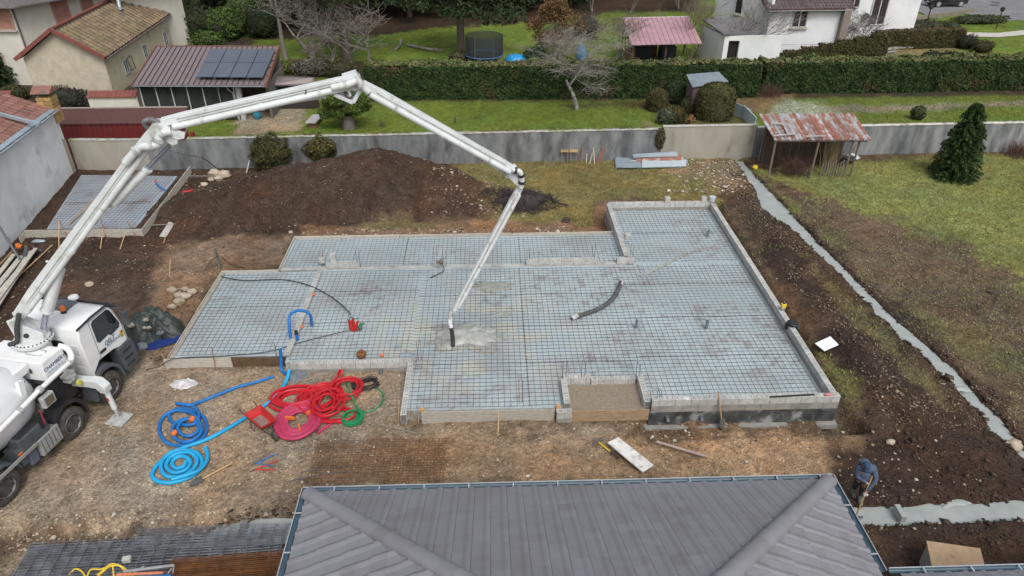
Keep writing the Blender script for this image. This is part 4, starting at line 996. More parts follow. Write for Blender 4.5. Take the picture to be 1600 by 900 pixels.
bundle(-12.3,-5.7,11.75,12.95,zb,6,steel_blue,.045,'bluish grey mesh sheet in the stack at the bottom left','stacked new mesh sheets at the bottom left',.15,.03)
bundle(-9.6,-5.2,12.5,13.15,zb+.16,3,steel_blue,.02,'upper bluish mesh sheet lapping over the trench end','upper new mesh sheets near the trench',.15,.03)
bundle(-8.3,-4.7,10.9,12.15,zb+.1,9,steel_rust,.05,'rusty mesh sheet in the stack beside the grey roof','stacked rusty mesh sheets at the bottom left',.1,.03)
hose('yellow_cable',ground_path([(108,897,.1),(118,889,.3),(128,893,.3),(134,902,.3)],.02),.02,yellow_p,'small yellow cable loop at the bottom left edge','cable',n=6)
t=thing('extension_cable','yellow extension cable loops on the dark mesh stack','cable',at(175,890,.3))
for pts in([(136,902,.35),(142,890,.5),(160,889,.5),(175,881,.6),(190,885,.6),(203,895,.4),(210,903,.3)],[(150,903,.3),(165,890,.5),(175,882,.55),(177,892,.5),(178,903,.4)],[(152,898,.4),(170,886,.55),(186,884,.55),(200,898,.4),(206,903,.4)]):
 mb=MB();mb.tube(spline(ground_path(pts,.02),6),.02,6);mb.build('cable',yellow_p,t)
# metal trestle / tool trolley at the bottom edge
t=thing('work_trestle','folded metal trestle with blue and orange parts at the bottom left','trestle',at(235,895,.2))
for a,b,m,r in(((193,893),(272,883),alu,.035),((272,883),(270,896),alu,.02),((182,898),(255,895),terra,.035),((195,903),(268,899),blue_p,.03),((205,897),(225,885),alu,.02),((262,897),(268,888),alu,.02)):
 mb=MB();mb.cyl(at(*a,.35),at(*b,.35),r,6);mb.build('tube',m,t)
# block on the trench end, small white thing
p=at(199,876,.1);mb=MB();mb.box(p+Vector((0,0,.05)),(.2,.14,.12),.1);mb.build('wood_offcut',M_('pale_block',(.42,.42,.38)),bevel=.01,label='pale square block lying on the bluish mesh stack',cat='offcut')
p=at(378,832,-.2);mb=MB();mb.box(p+Vector((0,.1,-.1)),(.16,.5,.3));mb.box(p+Vector((0,.25,.05)),(.2,.16,.16));mb.build('block_stub',M_('damp_stub',(.13,.125,.11),(.2,.19,.17),6,bump=.5),bevel=.01,label='damp block stub standing in the concrete strip by the gravel edge',cat='concrete block')
# stop board in the horizontal trench
a=at(1400,792,.1);b=at(1412,812,.1);mb=MB();mb.beam(a,b,.14,.22);mb.build('stop_board',wet_con,label='pale stop block across the horizontal trench',cat='stop block')
# plywood crate bottom right
P=[at(1447,846,.75),at(1531,858,.7),at(1540,892,.62),at(1456,889,.62)]
t=thing('plywood_crate','plywood crate with tilted weathered lid at the bottom right','crate',at(1490,892,0))
ply=M_('plywood',(.42,.30,.19),(.33,.23,.14),3,rough=.8,c3=(.2,.13,.09),c3sc=2.2,fine=.1)
mb=MB();mb.prism(P,(0,0,.03));mb.build('lid',ply,t,fix=True)
mb=MB()
Q=[Vector((p.x,p.y,p.z-.02))for p in P];ctr=sum(Q,Vector())/4;Q=[p+(ctr-p)*.06 for p in Q]
for i in range(4):
 a,b=Q[i],Q[(i+1)%4];mb=MB();mb.prism([a,b,Vector((b.x,b.y,0)),Vector((a.x,a.y,0))],(ctr-(a+b)/2).normalized()*.03);mb.build('side_panel',M_('grey_plastic_film',(.36,.38,.40),(.22,.24,.25),4,rough=.5)if i==3 else ply,t,fix=True)
# ============================================================ CONCRETE MIXER PUMP TRUCK
HD=Vector((.225,.974,0)).normalized();SD=Vector((HD.y,-HD.x,0))
TO=Vector((-12.87,16.56,0))+HD*1.7-SD*1.25
TRZ=math.atan2(HD.y,HD.x)-R(90)
truck=thing('concrete_pump_truck','white concrete mixer truck with pump boom unfolded over the slab','truck',TO,TRZ)
def tl(p):return Vector(p)
def tp(name,mb,m,parent=None,**k):return mb.build(name,m,parent or truck,local=True,**k)
def sub(name,mb,m,parent,**k):return mb.build(name,m,parent,local=True,**k)# parent parts sit at the truck's origin
def W2L(p):r=Vector(p)-TO;return Vector((r.dot(SD),r.dot(HD),r.z))
def TL(px,py,x=None,y=None,z=None):
 r=ray(px,py)
 if x is not None:t=((TO+SD*x-_C).dot(SD))/r.dot(SD)
 elif y is not None:t=((TO+HD*y-_C).dot(HD))/r.dot(HD)
 else:t=(z-CAM_H)/r.z
 return W2L(_C+r*t)
# chassis
mb=MB()
for s in(-1,1):mb.b2((s*.36,-8.2,.72),(s*.46,1.2,.98))
for y in(-7.8,-5.6,-3.2,-1.0,1.1):mb.b2((-.355,y,.76),(.355,y+.12,.94))
tp('chassis',mb,black_m)
# wheels
def wheel(x,y,side):
 t=thing('wheel',None,None);t.parent=truck;t.location=(x,y,.52)
 mb=MB();mb.lathe((-side*.17,0,0),(side,0,0),[(0,.34),(.02,.47),(.06,.515),(.26,.52),(.31,.50),(.345,.43),(.345,.33),(.30,.30)],36)
 mb.build('tyre',tyre_m,t,local=True,smooth='auto')
 mb=MB();mb.lathe((-side*.1,0,0),(side,0,0),[(0,.30),(.27,.31),(.285,.295),(.22,.27),(.12,.2),(.12,.12),(.2,.11),(.22,.09)],28)
 mb.build('rim',rim_m,t,local=True,smooth='auto')
 mb=MB()
 for k in range(10):
  a=k*math.pi/5;mb.cyl((side*.02,.17*math.cos(a),.17*math.sin(a)),(side*.07,.17*math.cos(a),.17*math.sin(a)),.016,6)
 mb.build('wheel_nuts',black_m,t,local=True)
 mb=MB()
 for k in range(8):
  a=(k+.5)*math.pi/4;mb.cyl((side*.04,.245*math.cos(a),.245*math.sin(a)),(side*.155,.252*math.cos(a),.252*math.sin(a)),.026,6)
 mb.build('rim_hole',black_m,t,local=True)
 mb=MB();g=30
 for k in range(g):
  a=k*2*math.pi/g
  for q in(-1,1):mb.box((q*.09,.518*math.cos(a+q*.05),.518*math.sin(a+q*.05)),(.13,.05,.014),m=Matrix.Rotation(a-math.pi/2+q*.05,3,'X'))
 mb.build('tread',tyre_m,t,local=True)
for y in(.18,-1.6,-4.2,-5.6):
 for s in(-1,1):wheel(s*1.07,y,s)
for y in(.18,-1.6,-4.2,-5.6):
 mb=MB();mb.cyl((-.95,y,.52),(.95,y,.52),.08,10);tp('axle',mb,black_m)
# cab
def profile(x0,x1,pts):
 mb=MB();mb.prism([Vector((x0,y,z))for y,z in pts],(x1-x0,0,0));return mb
cab=profile(-1.14,1.14,[(-.22,1.0),(-.25,2.6),(-.15,2.98),(.05,3.1),(.95,3.12),(1.22,3.0),(1.36,2.75),(1.56,2.0),(1.58,1.45),(1.1,1.42),(.85,1.52),(.2,1.56),(-.1,1.32),(-.14,1.0)])
cab=tp('cab',cab,white_p,bevel=.07,fix=True,smooth='auto')
mb=MB();mb.prism([Vector((-1.0,y,z))for y,z in((1.32,2.86),(1.6,2.02),(1.62,2.02),(1.35,2.9))],(2.0,0,0));sub('windscreen',mb,glass_m,cab,fix=True)
for s in(-1,1):
 X=s*1.145
 P=[(.36,2.16),(.36,2.84),(.46,2.92),(1.1,2.93),(1.2,2.84),(1.42,2.22),(1.36,2.08),(.95,2.03),(.85,2.13),(.44,2.10)]
 mb=MB();mb.prism([Vector((X-s*.01,y,z))for y,z in P],(s*.018,0,0));sub('side_window',mb,glass_m,cab,fix=True)
 mb=MB();seam=[(.28,1.56),(.28,2.98),(1.16,2.99),(1.26,2.88),(1.48,2.2),(1.5,1.5)]
 for a,b in zip(seam[:-1],seam[1:]):mb.beam((X+s*.003,*a),(X+s*.003,*b),.012,.012)
 sub('door_seam',mb,M_('seam',(.18,.19,.2)),cab)
 mb=MB();mb.box((X+s*.012,.44,1.78),(.03,.26,.1));sub('door_handle',mb,black_m,cab,bevel=.02)
 mb=MB();mb.tube([(X,-.2,3.0),(X+s*.02,.4,3.08),(X+s*.02,1.1,3.08),(X,1.28,2.96)],.035,8);sub('roof_rail',mb,black_m,cab)
 mb=MB();mb.box((s*1.42,1.42,2.42),(.22,.1,.5));mb.tube([(s*1.14,1.3,2.86),(s*1.4,1.44,2.8),(s*1.42,1.42,2.5)],.02,6);sub('mirror',mb,plast_g if s<0 else plast_g,cab,bevel=.02)
mb=MB();mb.tube([(-1.22,1.36,2.80),(-.9,1.52,2.80),(.9,1.52,2.80),(1.22,1.36,2.86)],.07,8);sub('sun_visor',mb,black_m,cab)
mb=MB();mb.prism([Vector((x,y,3.105))for x,y in((-.40,.52),(.18,.52),(.24,.6),(.24,1.02),(.18,1.1),(-.40,1.1),(-.46,1.02),(-.46,.6))],(0,0,.035));sub('roof_hatch',mb,M_('hatch_glass',(.09,.095,.11),(.07,.075,.09),3,rough=.3),cab,fix=True)
q=TL(100,488,z=3.12);mb=MB();mb.cyl((q.x,q.y,3.1),(q.x,q.y,3.2),.09,14);b_=sub('beacon_base',mb,black_m,cab)
mb=MB();mb.lathe((q.x,q.y,3.2),(0,0,1),[(0,.085),(.1,.085),(.15,.06)],16);sub('beacon',mb,orange_p,b_,smooth='auto')
q=TL(114,463,z=3.15);mb=MB();mb.lathe((q.x,q.y,3.08),(0,0,1),[(0,.16),(.07,.15),(.1,.1)],20);sub('roof_vent',mb,white_p,cab,smooth='auto')
# rear wall of the cab: window and pressed panels
mb=MB();mb.prism([Vector((x,-.255,z))for x,z in((.0,2.05),(.5,2.05),(.56,2.12),(.56,2.5),(.5,2.56),(.0,2.56),(-.06,2.5),(-.06,2.12))],(0,-.02,0));sub('rear_window',mb,glass_m,cab,fix=True)
mb=MB()
for x0,x1,z0,z1 in((.72,1.0,1.3,1.62),(.72,1.0,1.7,2.02),(.72,1.0,2.1,2.45)):mb.b2((x0,-.262,z0),(x1,-.24,z1))
sub('pressed_panel',mb,white_p,cab,bevel=.02)
# lower cab: bumper, steps, wheel arch
mb=profile(.75,1.18,[(1.0,.55),(.98,1.42),(1.62,1.46),(1.72,1.2),(1.72,.5),(1.1,.42)]);bump_=tp('bumper_step',mb,plast_g,bevel=.03,fix=True)
mb=profile(-1.18,-.75,[(1.0,.55),(.98,1.42),(1.62,1.46),(1.72,1.2),(1.72,.5),(1.1,.42)]);tp('bumper_step',mb,plast_g,bevel=.03,fix=True)
mb=MB();mb.b2((-.745,1.3,.5),(.745,1.70,1.42));tp('bumper',mb,plast_g,bevel=.03)
mb=MB()
for z in(.62,.9,1.18):mb.b2((1.0,1.12,z),(1.2,1.5,z+.05))
sub('step',mb,black_m,bump_)
for s in(-1,1):
 for y,nm in((.18,'cab'),(-1.6,'mid')):
  mb=MB();n=10;r0,r1=.60,.70
  A=[R(a)for a in np.linspace(-8,188,n)]
  pr=[(y+r1*math.cos(a),.56+r1*math.sin(a)*1.12)for a in A]+[(y+r0*math.cos(a),.56+r0*math.sin(a)*1.1)for a in A[::-1]]
  x0,x1=(.78,1.25)if s>0 else(-1.25,-.78)
  mb.prism([Vector((x0,a,b))for a,b in pr],(x1-x0,0,0));tp('mudguard',mb,plast_g if nm=='cab' else black_m,fix=True,smooth='auto')
 mb=MB();A=[R(a)for a in np.linspace(10,170,9)]
 for y in(-4.2,-5.6):
  pr=[(y+.66*math.cos(a),.55+.66*math.sin(a))for a in A]+[(y+.60*math.cos(a),.55+.60*math.sin(a))for a in A[::-1]]
  x0=.76 if s>0 else-1.26
  mb.prism([Vector((x0,a,b))for a,b in pr],(.5,0,0))
 mb.b2((s*.78 if s>0 else-1.24,-3.52,.62),(1.24 if s>0 else-.78,-3.3,1.15))
 tp('mudguard',mb,plast_g,fix=True)
mb=MB();mb.box((1.25,-3.44,1.06),(.03,.16,.07));tp('marker_lamp',mb,orange_p)
# water tank box behind the cab with the town's name on it
tank=MB();tank.prism([Vector((-1.0,y,z))for y,z in((-1.62,2.12),(-1.58,2.78),(-.76,2.78),(-.72,2.3),(-.84,2.1))],(2.0,0,0));tank=tp('water_tank',tank,white_p,bevel=.04,fix=True)
mb=MB();mb.b2((-1.0,-3.0,2.46),(.55,-1.6,2.74));sub('tank_cover',mb,white_p,tank,bevel=.03)
mb=MB();mb.box((.6,-1.655,2.5),(.05,.02,.16));sub('vent_slot',mb,black_m,tank)
mb=MB();mb.tube(spline([TL(47,547,z=2.85),TL(60,537,z=2.95),TL(78,532,z=2.95)],5),.03,6);sub('cable',mb,black_m,tank)
mb=MB();mb.tube([Vector((.45+.3*math.cos(a),-1.15+.16*math.sin(a)+.03*math.sin(3*a),2.79+.01*math.sin(5*a)))for a in np.linspace(.2,5.9,16)],.022,6);sub('rope',mb,boom_d,tank)
def text(s,size,m,parent,loc,rot,name='lettering',ext=.004,sx=1.0,shear=0):
 cu=bpy.data.curves.new(name,'FONT');cu.body=s;cu.size=size;cu.extrude=ext;cu.align_x='CENTER';cu.align_y='CENTER';cu.shear=shear
 tmp=bpy.data.objects.new('tmp_text',cu);COL.objects.link(tmp)
 me=bpy.data.meshes.new_from_object(tmp.evaluated_get(bpy.context.evaluated_depsgraph_get()));bpy.data.objects.remove(tmp)
 me.name=name;me.materials.clear();me.transform(Matrix.Diagonal((sx,1,1,1)))
 me.materials.append(m);o=bpy.data.objects.new(name,me);COL.objects.link(o);o.parent=parent
 o.matrix_local=Matrix.Translation(Vector(loc))@rot;return o
navy=M_('navy_ink',(.02,.045,.11));paleblue=M_('pale_blue_ink',(.28,.42,.60));midblue=M_('mid_blue_ink',(.10,.22,.36))
RX=Matrix(((0,0,1,0),(1,0,0,0),(0,1,0,0),(0,0,0,1)))# text facing +x (right side), reading toward the cab
bpy.context.view_layer.update()
text('CHAMB\u00c9RY',.165,navy,tank,(1.004,-1.17,2.50),RX,sx=.98)
text('04 79 65 06 15',.105,paleblue,tank,(1.004,-1.19,2.35),RX,sx=.9)
text('DELT',.20,M_('grey_ink',(.06,.07,.10)),cab,(1.145,.82,1.91),RX,shear=.25)
text('POMPAGE',.15,midblue,cab,(1.145,.98,1.79),RX,shear=.25)
mb=MB();mb.box((1.146,1.38,1.80),(.012,.14,.24));st_=sub('crest_sticker',mb,M_('yellow_sticker',(.62,.46,.06),(.55,.38,.05),20),cab)
mb=MB();mb.box((1.152,1.38,1.89),(.01,.10,.07));mb.box((1.152,1.355,1.76),(.01,.035,.12));sub('emblem',mb,M_('sticker_ink',(.35,.05,.05),(.25,.12,.05),30),st_)
# mixing drum
dp=[(-2.55,.45),(-2.6,.95),(-2.9,1.12),(-3.5,1.2),(-4.6,1.2),(-5.8,1.0),(-7.2,.55),(-7.25,.4)]
mb=MB();a0=Vector((-.05,-1.72,1.83));ax=Vector((0,-1,.16));mb.lathe(a0,ax,[(0,.35),(.1,.62),(.35,.9),(.75,1.1),(1.4,1.21),(2.8,1.21),(4.2,.95),(5.4,.6),(5.5,.45)],56)
drum=tp('mixing_drum',mb,M_('drum_paint',(.80,.82,.83),(.72,.74,.75),1.3,rough=.3,coat=.4,c3=(.5,.5,.47),c3sc=3,c3lo=.68,c3hi=.8),smooth='auto')
mb=MB();q=TL(33,597,x=.75);mb.box((q.x,q.y,q.z),(.12,.2,.14));sub('drum_hatch',mb,boom_d,drum,bevel=.02)
mb=MB();mb.prism([Vector((-.7,-1.75,.98)),Vector((.7,-1.75,.98)),Vector((.5,-1.75,2.1)),Vector((-.5,-1.75,2.1))],(0,-.14,0));tp('drum_stand',mb,boom_p,fix=True)
mb=MB();mb.prism([TL(29,598,x=1.02),TL(37,594,x=1.02),TL(45,630,x=1.02),TL(37,633,x=1.02)],(-.12,0,0));tp('drum_bracket',mb,white_p,fix=True)
# delivery pipe along the right side
P=[TL(0,672,x=1.3),TL(30,642,x=1.3),TL(62,609,x=1.3),TL(90,583,x=1.25),TL(109,566,x=1.2)]
P=[P[0]+(P[0]-P[1])*3]+P
mb=MB();mb.tube(P,.07,12);e_=P[-1];pipe=tp('delivery_pipe',mb,white_p,smooth='auto')
mb=MB();mb.tube(spline([e_,e_+Vector((-.02,.15,.12)),e_+Vector((-.12,.2,.35)),e_+Vector((-.3,.1,.5))],6),.09,12);sub('pipe_elbow',mb,white_p,pipe,smooth='auto')
for q in(P[2],P[3],P[5]):d=(P[4]-P[3]).normalized();mb=MB();mb.cyl(q-d*.06,q+d*.06,.105,12);sub('pipe_clamp',mb,boom_d,pipe,smooth='auto')
# boxes and tanks on the right side
mb=MB();mb.b2((.85,-3.4,1.0),(1.28,-2.35,1.45));bx=tp('battery_box',mb,plast_g,bevel=.04)
mb=MB();mb.b2((.9,-3.3,1.45),(1.24,-2.5,1.49));sub('lid',mb,black_m,bx,bevel=.02)
mb=MB();mb.prism([TL(x,y,x=1.3)for x,y in((57,648),(63,644),(72,661),(69,671),(65,670))],(-.12,0,0));tp('hose_bracket',mb,black_m,fix=True)
mb=MB();mb.tube(spline([TL(61,641,x=1.28),TL(66,651,x=1.3),TL(70,662,x=1.3)],5),.03,6);tp('red_hose',mb,M_('red_hose_dull',(.22,.03,.04)),smooth='auto')
mb=MB();mb.b2((.85,-2.9,.42),(1.3,-2.1,1.0));bx=tp('tool_chest',mb,M_('grey_chest',(.36,.37,.37),(.28,.29,.29),3,rough=.5,metal=.2),bevel=.03)
mb=MB()
for k in range(5):mb.b2((1.302,-2.80+k*.145,.46),(1.306,-2.785+k*.145,.96))
sub('rib',mb,black_m,bx)
mb=MB();mb.b2((.85,-3.28,.38),(1.25,-2.95,.92));tp('air_tank',mb,M_('blue_grey_plastic',(.09,.11,.15)),bevel=.06)
for a,b,w_ in(((0,747),(100,652),.09),((0,727),(62,673),.06)):
 p_,q_=TL(*a,x=1.33),TL(*b,x=1.33)
 if a[1]==747:p_=p_+(p_-q_)*.6;mb=MB();mb.beam(p_,Vector((1.33,-2.95,q_.z+(p_.z-q_.z)*.5)),.05,w_);tp('side_rail',mb,alu)
mb=MB();q=TL(74,624,x=1.32);mb.box(q,(.16,.42,.36));lp=tp('work_lamp',mb,boom_d,bevel=.02)
mb=MB();mb.box(q+Vector((.085,0,0)),(.01,.30,.26));sub('lens',mb,M_('amber_lens',(.17,.13,.10),(.12,.1,.08),6,rough=.2),lp)
mb=MB();q=TL(112,588,x=1.2)
for k,(dy,dz,w_)in enumerate(((0,0,.3),(-.05,-.12,.22),(.05,.12,.16),(-.1,.06,.2))):mb.box(q+Vector((-.1,dy,dz)),(.24,w_,.09))
for k in range(5):mb.cyl(q+Vector((.02,-.14+k*.07,.12)),q+Vector((.04,-.14+k*.07,.24)),.014,6)
tp('control_valves',mb,boom_d,bevel=.01)
mb=MB();q=TL(124,598,x=1.35);mb.cyl(q-Vector((.03,0,0)),q+Vector((.03,0,0)),.09,14);tp('yellow_cap',mb,M_('yellow_cap',(.5,.48,.05)),smooth='auto')
mb=MB()
for k in range(10):
 q=TL(60+k*5,615-k*4,x=.95);mb.box(q-Vector((.1,0,.25)),(.3,.16,.18+.1*(k%3)),.3*k)
tp('machinery',mb,black_m)
# pump pipes and frame under the tank
mb=MB();mb.b2((-.9,-1.62,1.0),(.9,-.72,1.5));tp('pump_frame',mb,black_m)
mb=MB()
for s in(-1,1):mb.b2((s*.5-.06,-1.3,1.5),(s*.5+.06,-1.1,2.1))
mb.b2((-.5,-.95,1.5),(.6,-.35,2.98))if False else mb.cyl((.08,-.75,1.4),(.08,-.75,2.92),.4,20)
tp('turret_pedestal',mb,boom_p,smooth='auto')
# front outriggers
def outrigger(s,pad=True):
 t=truck
 a,b=Vector((s*.3,-.72,1.42)),Vector((s*1.75,-.72,1.5))
 mb=MB();mb.beam(a,Vector((s*1.72,-.72,1.5)),.26,.26);mb.prism([Vector((s*1.7,-.85,z))if True else 0 for z in()],(0,0,1))if False else None
 mb.prism([Vector((s*x,-.86,z))for x,z in((1.55,1.64),(1.85,1.64),(2.05,1.42),(2.05,1.2),(1.85,1.2),(1.72,1.36),(1.55,1.36))],(0,.28,0))
 o=tp('outrigger_arm',mb,boom_p,bevel=.015,fix=True)
 mb=MB();mb.cyl((s*1.94,-.72,1.25),(s*2.0,-.72,.5),.085,14);leg=tp('outrigger_leg',mb,boom_p,smooth='auto')
 mb=MB();mb.cyl((s*1.955,-.72,.98),(s*1.965,-.72,.86),.088,14);sub('red_band',mb,red_p,leg,smooth='auto')
 mb=MB();mb.cyl((s*2.0,-.72,.52),(s*2.02,-.72,.08),.05,12);sub('rod',mb,boom_d,leg,smooth='auto')
 mb=MB();mb.prism([Vector((s*2.02+x,-.72+y,.03))for x,y in((-.3,-.3),(.3,-.3),(.3,.3),(-.3,.3))],(0,0,.05));mb.cyl((s*2.02,-.72,.08),(s*2.02,-.72,.13),.1,12);sub('foot_plate',mb,boom_d,leg,bevel=.01,fix=True)
outrigger(1);outrigger(-1)
# ------------------------------------------------------------ turret and boom
TW=TO+SD*.08+HD*(-.75);HE=at(708,540,.5)# boom plane through the turret axis and the hose end
A2,B2=(TW.x,TW.y),(HE.x,HE.y)
def BP(px,py):return W2L(onplane(px,py,A2,B2))
bd=W2L(TO+Vector((HE.x-TW.x,HE.y-TW.y,0)));bd.normalize();bn=Vector((bd.y,-bd.x,0))# toward the camera side
TC=W2L(TW)
mb=MB();mb.lathe((TC.x,TC.y,2.84),(0,0,1),[(0,.50),(.10,.56),(.14,.56),(.15,.50),(.2,.48)],40);ring=tp('slewing_ring',mb,boom_p,smooth='auto')
mb=MB()
for k in range(30):
 a=k*2*math.pi/30;mb.cyl((TC.x+.52*math.cos(a),TC.y+.52*math.sin(a),2.99),(TC.x+.52*math.cos(a),TC.y+.52*math.sin(a),3.02),.02,6)
sub('ring_bolts',mb,black_m,ring)
def tplane(u,z,v=0):return Vector((TC.x,TC.y,0))+bd*u+bn*v+Vector((0,0,z))
pv=BP(28,498)
u0=(pv-TC).dot(bd);z0=pv.z
mb=MB()
for s in(-1,1):
 mb.prism([tplane(.42,3.0,s*.2),tplane(-.3,3.0,s*.2),tplane(u0-.18,z0-.25,s*.2),tplane(u0-.2,z0+.1,s*.2),tplane(u0+.12,z0+.2,s*.2),tplane(.0,3.6,s*.2),tplane(.42,3.25,s*.2)],bn*(.06 if s>0 else-.06))
mb.prism([tplane(.3,3.0,-.2),tplane(-.25,3.0,-.2),tplane(u0,z0-.2,-.2),tplane(u0+.1,z0-.1,-.2)],bn*.4)
turret=tp('turret',mb,boom_p,fix=True,bevel=.015)
mb=MB();mb.cyl(tplane(.0,3.25,.26),tplane(.0,3.25,.3),.07,14);sub('pin_hole',mb,black_m,turret)
mb=MB();mb.tube(spline([tplane(u0+.25,z0+.35,.34),tplane(u0+.05,z0-.1,.36),tplane(u0-.1,z0-.55,.34),tplane(u0-.38,z0-.7,.25)],6),.07,10);sub('rubber_hose',mb,rubber,turret,smooth='auto')
mb=MB();mb.cyl(tplane(u0,z0,-.34),tplane(u0,z0,.34),.13,18);sub('pivot_pin',mb,boom_d,turret,smooth='auto')
# arms: box beam, delivery pipe beside it, clamps, cable tray
def arm(p,q,h0,h1,w_,pipe_off,pr,name='boom_arm',pdz=0,clamps=5,taperpipe=None,pside=1):
 p=Vector(p);q=Vector(q);d=(q-p).normalized();up=bn.cross(d);
 if up.z<0:up=-up
 mb=MB()
 n=Vector(bn)
 def rect(c,h):return[c+n*(a*w_/2)+up*(b*h/2)for a,b in((-1,-1),(1,-1),(1,1),(-1,1))]
 m1=p.lerp(q,.12);vs=rect(p,h0*.8)+rect(m1,h0)+rect(p.lerp(q,.92),h1)+rect(q,h1*.8)
 fs=[(0,1,2,3),(15,14,13,12)]
 for k in range(3):
  for j in range(4):a=k*4+j;b=k*4+(j+1)%4;fs.append((a,a+4,b+4,b))
 mb.add(vs,fs);o=tp(name,mb,boom_p,bevel=.02,fix=True)
 if pr:
  off=n*pipe_off*pside+up*pdz
  a,b=p.lerp(q,.05)+off,p.lerp(q,.96)+off
  mb=MB();mb.cyl(a,b,pr,12);sub('delivery_pipe',mb,boom_p,o,smooth='auto')
  for k in range(clamps):
   c=a.lerp(b,(k+.5)/clamps);mb=MB();mb.cyl(c-d*.04,c+d*.04,pr*1.16,12);mb.beam(c,c-off*.8,.05,.05);sub('pipe_clamp',mb,boom_p if k%2 else boom_d,o,smooth='auto')
  mb=MB()
  for k in range(2):
   c=n*(w_/2+.015)*pside+up*(h1*.12-k*.07);mb.cyl(p.lerp(q,.08)+c,p.lerp(q,.92)+c,.014,6)
  sub('hydraulic_line',mb,boom_d,o)
 return o
def cylr(a,b,r1,f=.58,name='hydraulic_cylinder',par=None):
 a=Vector(a);b=Vector(b);m=a.lerp(b,f);mb=MB();mb.cyl(a,m,r1,14);mb.cyl(m,m+(b-a).normalized()*.08,r1*1.15,14);o=tp(name,mb,boom_p,smooth='auto')
 mb=MB();mb.cyl(m,b,r1*.5,12);sub('rod',mb,chrome,o,smooth='auto')
 mb=MB();mb.cyl(b-bn*.09,b+bn*.09,r1*.9,12);mb.cyl(a-bn*.09,a+bn*.09,r1*.9,12);sub('eye',mb,boom_d,o,smooth='auto');return o
J0=BP(30,492);J1=BP(243,200);J1b=BP(262,190);J2=BP(553,122);J2b=BP(566,132);J3=BP(806,266);J3b=BP(814,290);J4=BP(710,484)
arm(J0,J1,.41,.30,.27,.20,.08,clamps=4,pdz=-.12)
arm(J1b+bd*-.15,J2,.25,.22,.22,.19,.092,clamps=3,pdz=-.15)
arm(J2b,J3,.30,.22,.24,.20,.085,clamps=3,pdz=-.1)
arm(J3b,J4,.22,.17,.16,.13,.06,clamps=4,pdz=-.05)
# big lift cylinder beside the first arm, and its rod at the turret
cylr(BP(176,318)-Vector((0,0,.0)),BP(271,222),.13,.55)
cylr(BP(72,506),BP(86,388),.15,-.0001+.32)if False else None
a=BP(68,513);b=BP(92,420);m=BP(74,484)
mb=MB();mb.cyl(m,b,.17,16);mb.cyl(m-(b-m).normalized()*.06,m,.19,16);o=tp('lift_cylinder',mb,boom_p,smooth='auto')
mb=MB();mb.cyl(a,m,.09,14);sub('rod',mb,chrome,o,smooth='auto')
# elbow brackets
def plate(pts,w_,m=boom_p,name='knuckle_plate',par=None):
 mb=MB();mb.prism([BP(*q)-bn*w_/2 for q in pts],bn*w_);return tp(name,mb,m,fix=True,bevel=.01)
plate([(236,196),(252,190),(266,196),(280,212),(279,221),(272,224),(256,214),(238,210)],.42)
plate([(268,200),(282,200),(291,204),(290,212),(280,214),(270,210)],.5)
mb=MB();q=BP(283,206);mb.box(q,(.3,.3,.3));mb2=MB();mb2.cyl(BP(279,198),BP(282,216),.17,14);tp('red_band',mb2,M_('dark_red_band',(.22,.02,.02)),smooth='auto')
mb=MB();pth=spline([BP(200,248)+bn*.3,BP(222,224)+bn*.34,BP(238,221)+bn*.38,BP(250,217)+bn*.36,BP(252,208)+bn*.32,BP(257,202)+bn*.3,BP(270,200)+bn*.28],5);mb.tube(pth,.11,12);el=tp('elbow_pipe',mb,boom_p,smooth='auto')
for k in(4,11,17,24):d=(pth[k+1]-pth[k]).normalized();mb=MB();mb.cyl(pth[k]-d*.05,pth[k]+d*.05,.145,12);sub('coupling',mb,boom_d,el,smooth='auto')
mb=MB();mb.tube(spline([BP(230,200),BP(226,190)+bn*.1,BP(233,185)+bn*.1,BP(244,189),BP(256,197)],6),.06,8);tp('hydraulic_hose',mb,M_('grey_hose',(.2,.21,.22),(.12,.13,.14),8),smooth='auto')
mb=MB();mb.cyl(BP(246,200)-bn*.3,BP(246,200)+bn*.34,.17,18);tp('elbow_pin',mb,boom_d,smooth='auto')
# second elbow and its linkage
cylr(BP(452,155),BP(524,143),.13,.72)
plate([(444,150),(460,144),(476,142),(474,152),(454,158)],.2)
mb=MB();mb.tube(spline([BP(456,151)+bn*.2,BP(470,148)+bn*.22,BP(477,144)+bn*.22,BP(478,137)+bn*.2],5),.02,6);tp('hydraulic_hose',mb,rubber)
def link(a,b,w_=.09,h_=.1):
 mb=MB()
 for s in(-1,1):mb.beam(BP(*a)+bn*s*.15,BP(*b)+bn*s*.15,w_,h_)
 return tp('linkage_arm',mb,boom_p,bevel=.01)
link((522,145),(551,158));link((551,158),(562,138));link((522,145),(532,132));link((543,134),(547,148),.07,.07)
plate([(534,118),(556,111),(568,130),(562,140),(550,138),(536,128)],.40)
mb=MB();pth=spline([BP(518,133)+bn*.25,BP(540,128)+bn*.3,BP(556,122)+bn*.32,BP(562,128)+bn*.28,BP(575,140)+bn*.24],5);mb.tube(pth,.10,12);el=tp('elbow_pipe',mb,boom_p,smooth='auto')
for k in(5,10,15):d=(pth[k+1]-pth[k]).normalized();mb=MB();mb.cyl(pth[k]-d*.04,pth[k]+d*.04,.13,12);sub('coupling',mb,boom_d,el,smooth='auto')
mb=MB();mb.cyl(BP(557,124)-bn*.28,BP(557,124)+bn*.3,.13,16);tp('elbow_pin',mb,boom_d,smooth='auto')
mb=MB();mb.tube(spline([BP(541,135)+bn*.1,BP(539,146)+bn*.15,BP(546,151)+bn*.15,BP(555,143)+bn*.1],5),.018,6);tp('hydraulic_hose',mb,rubber)
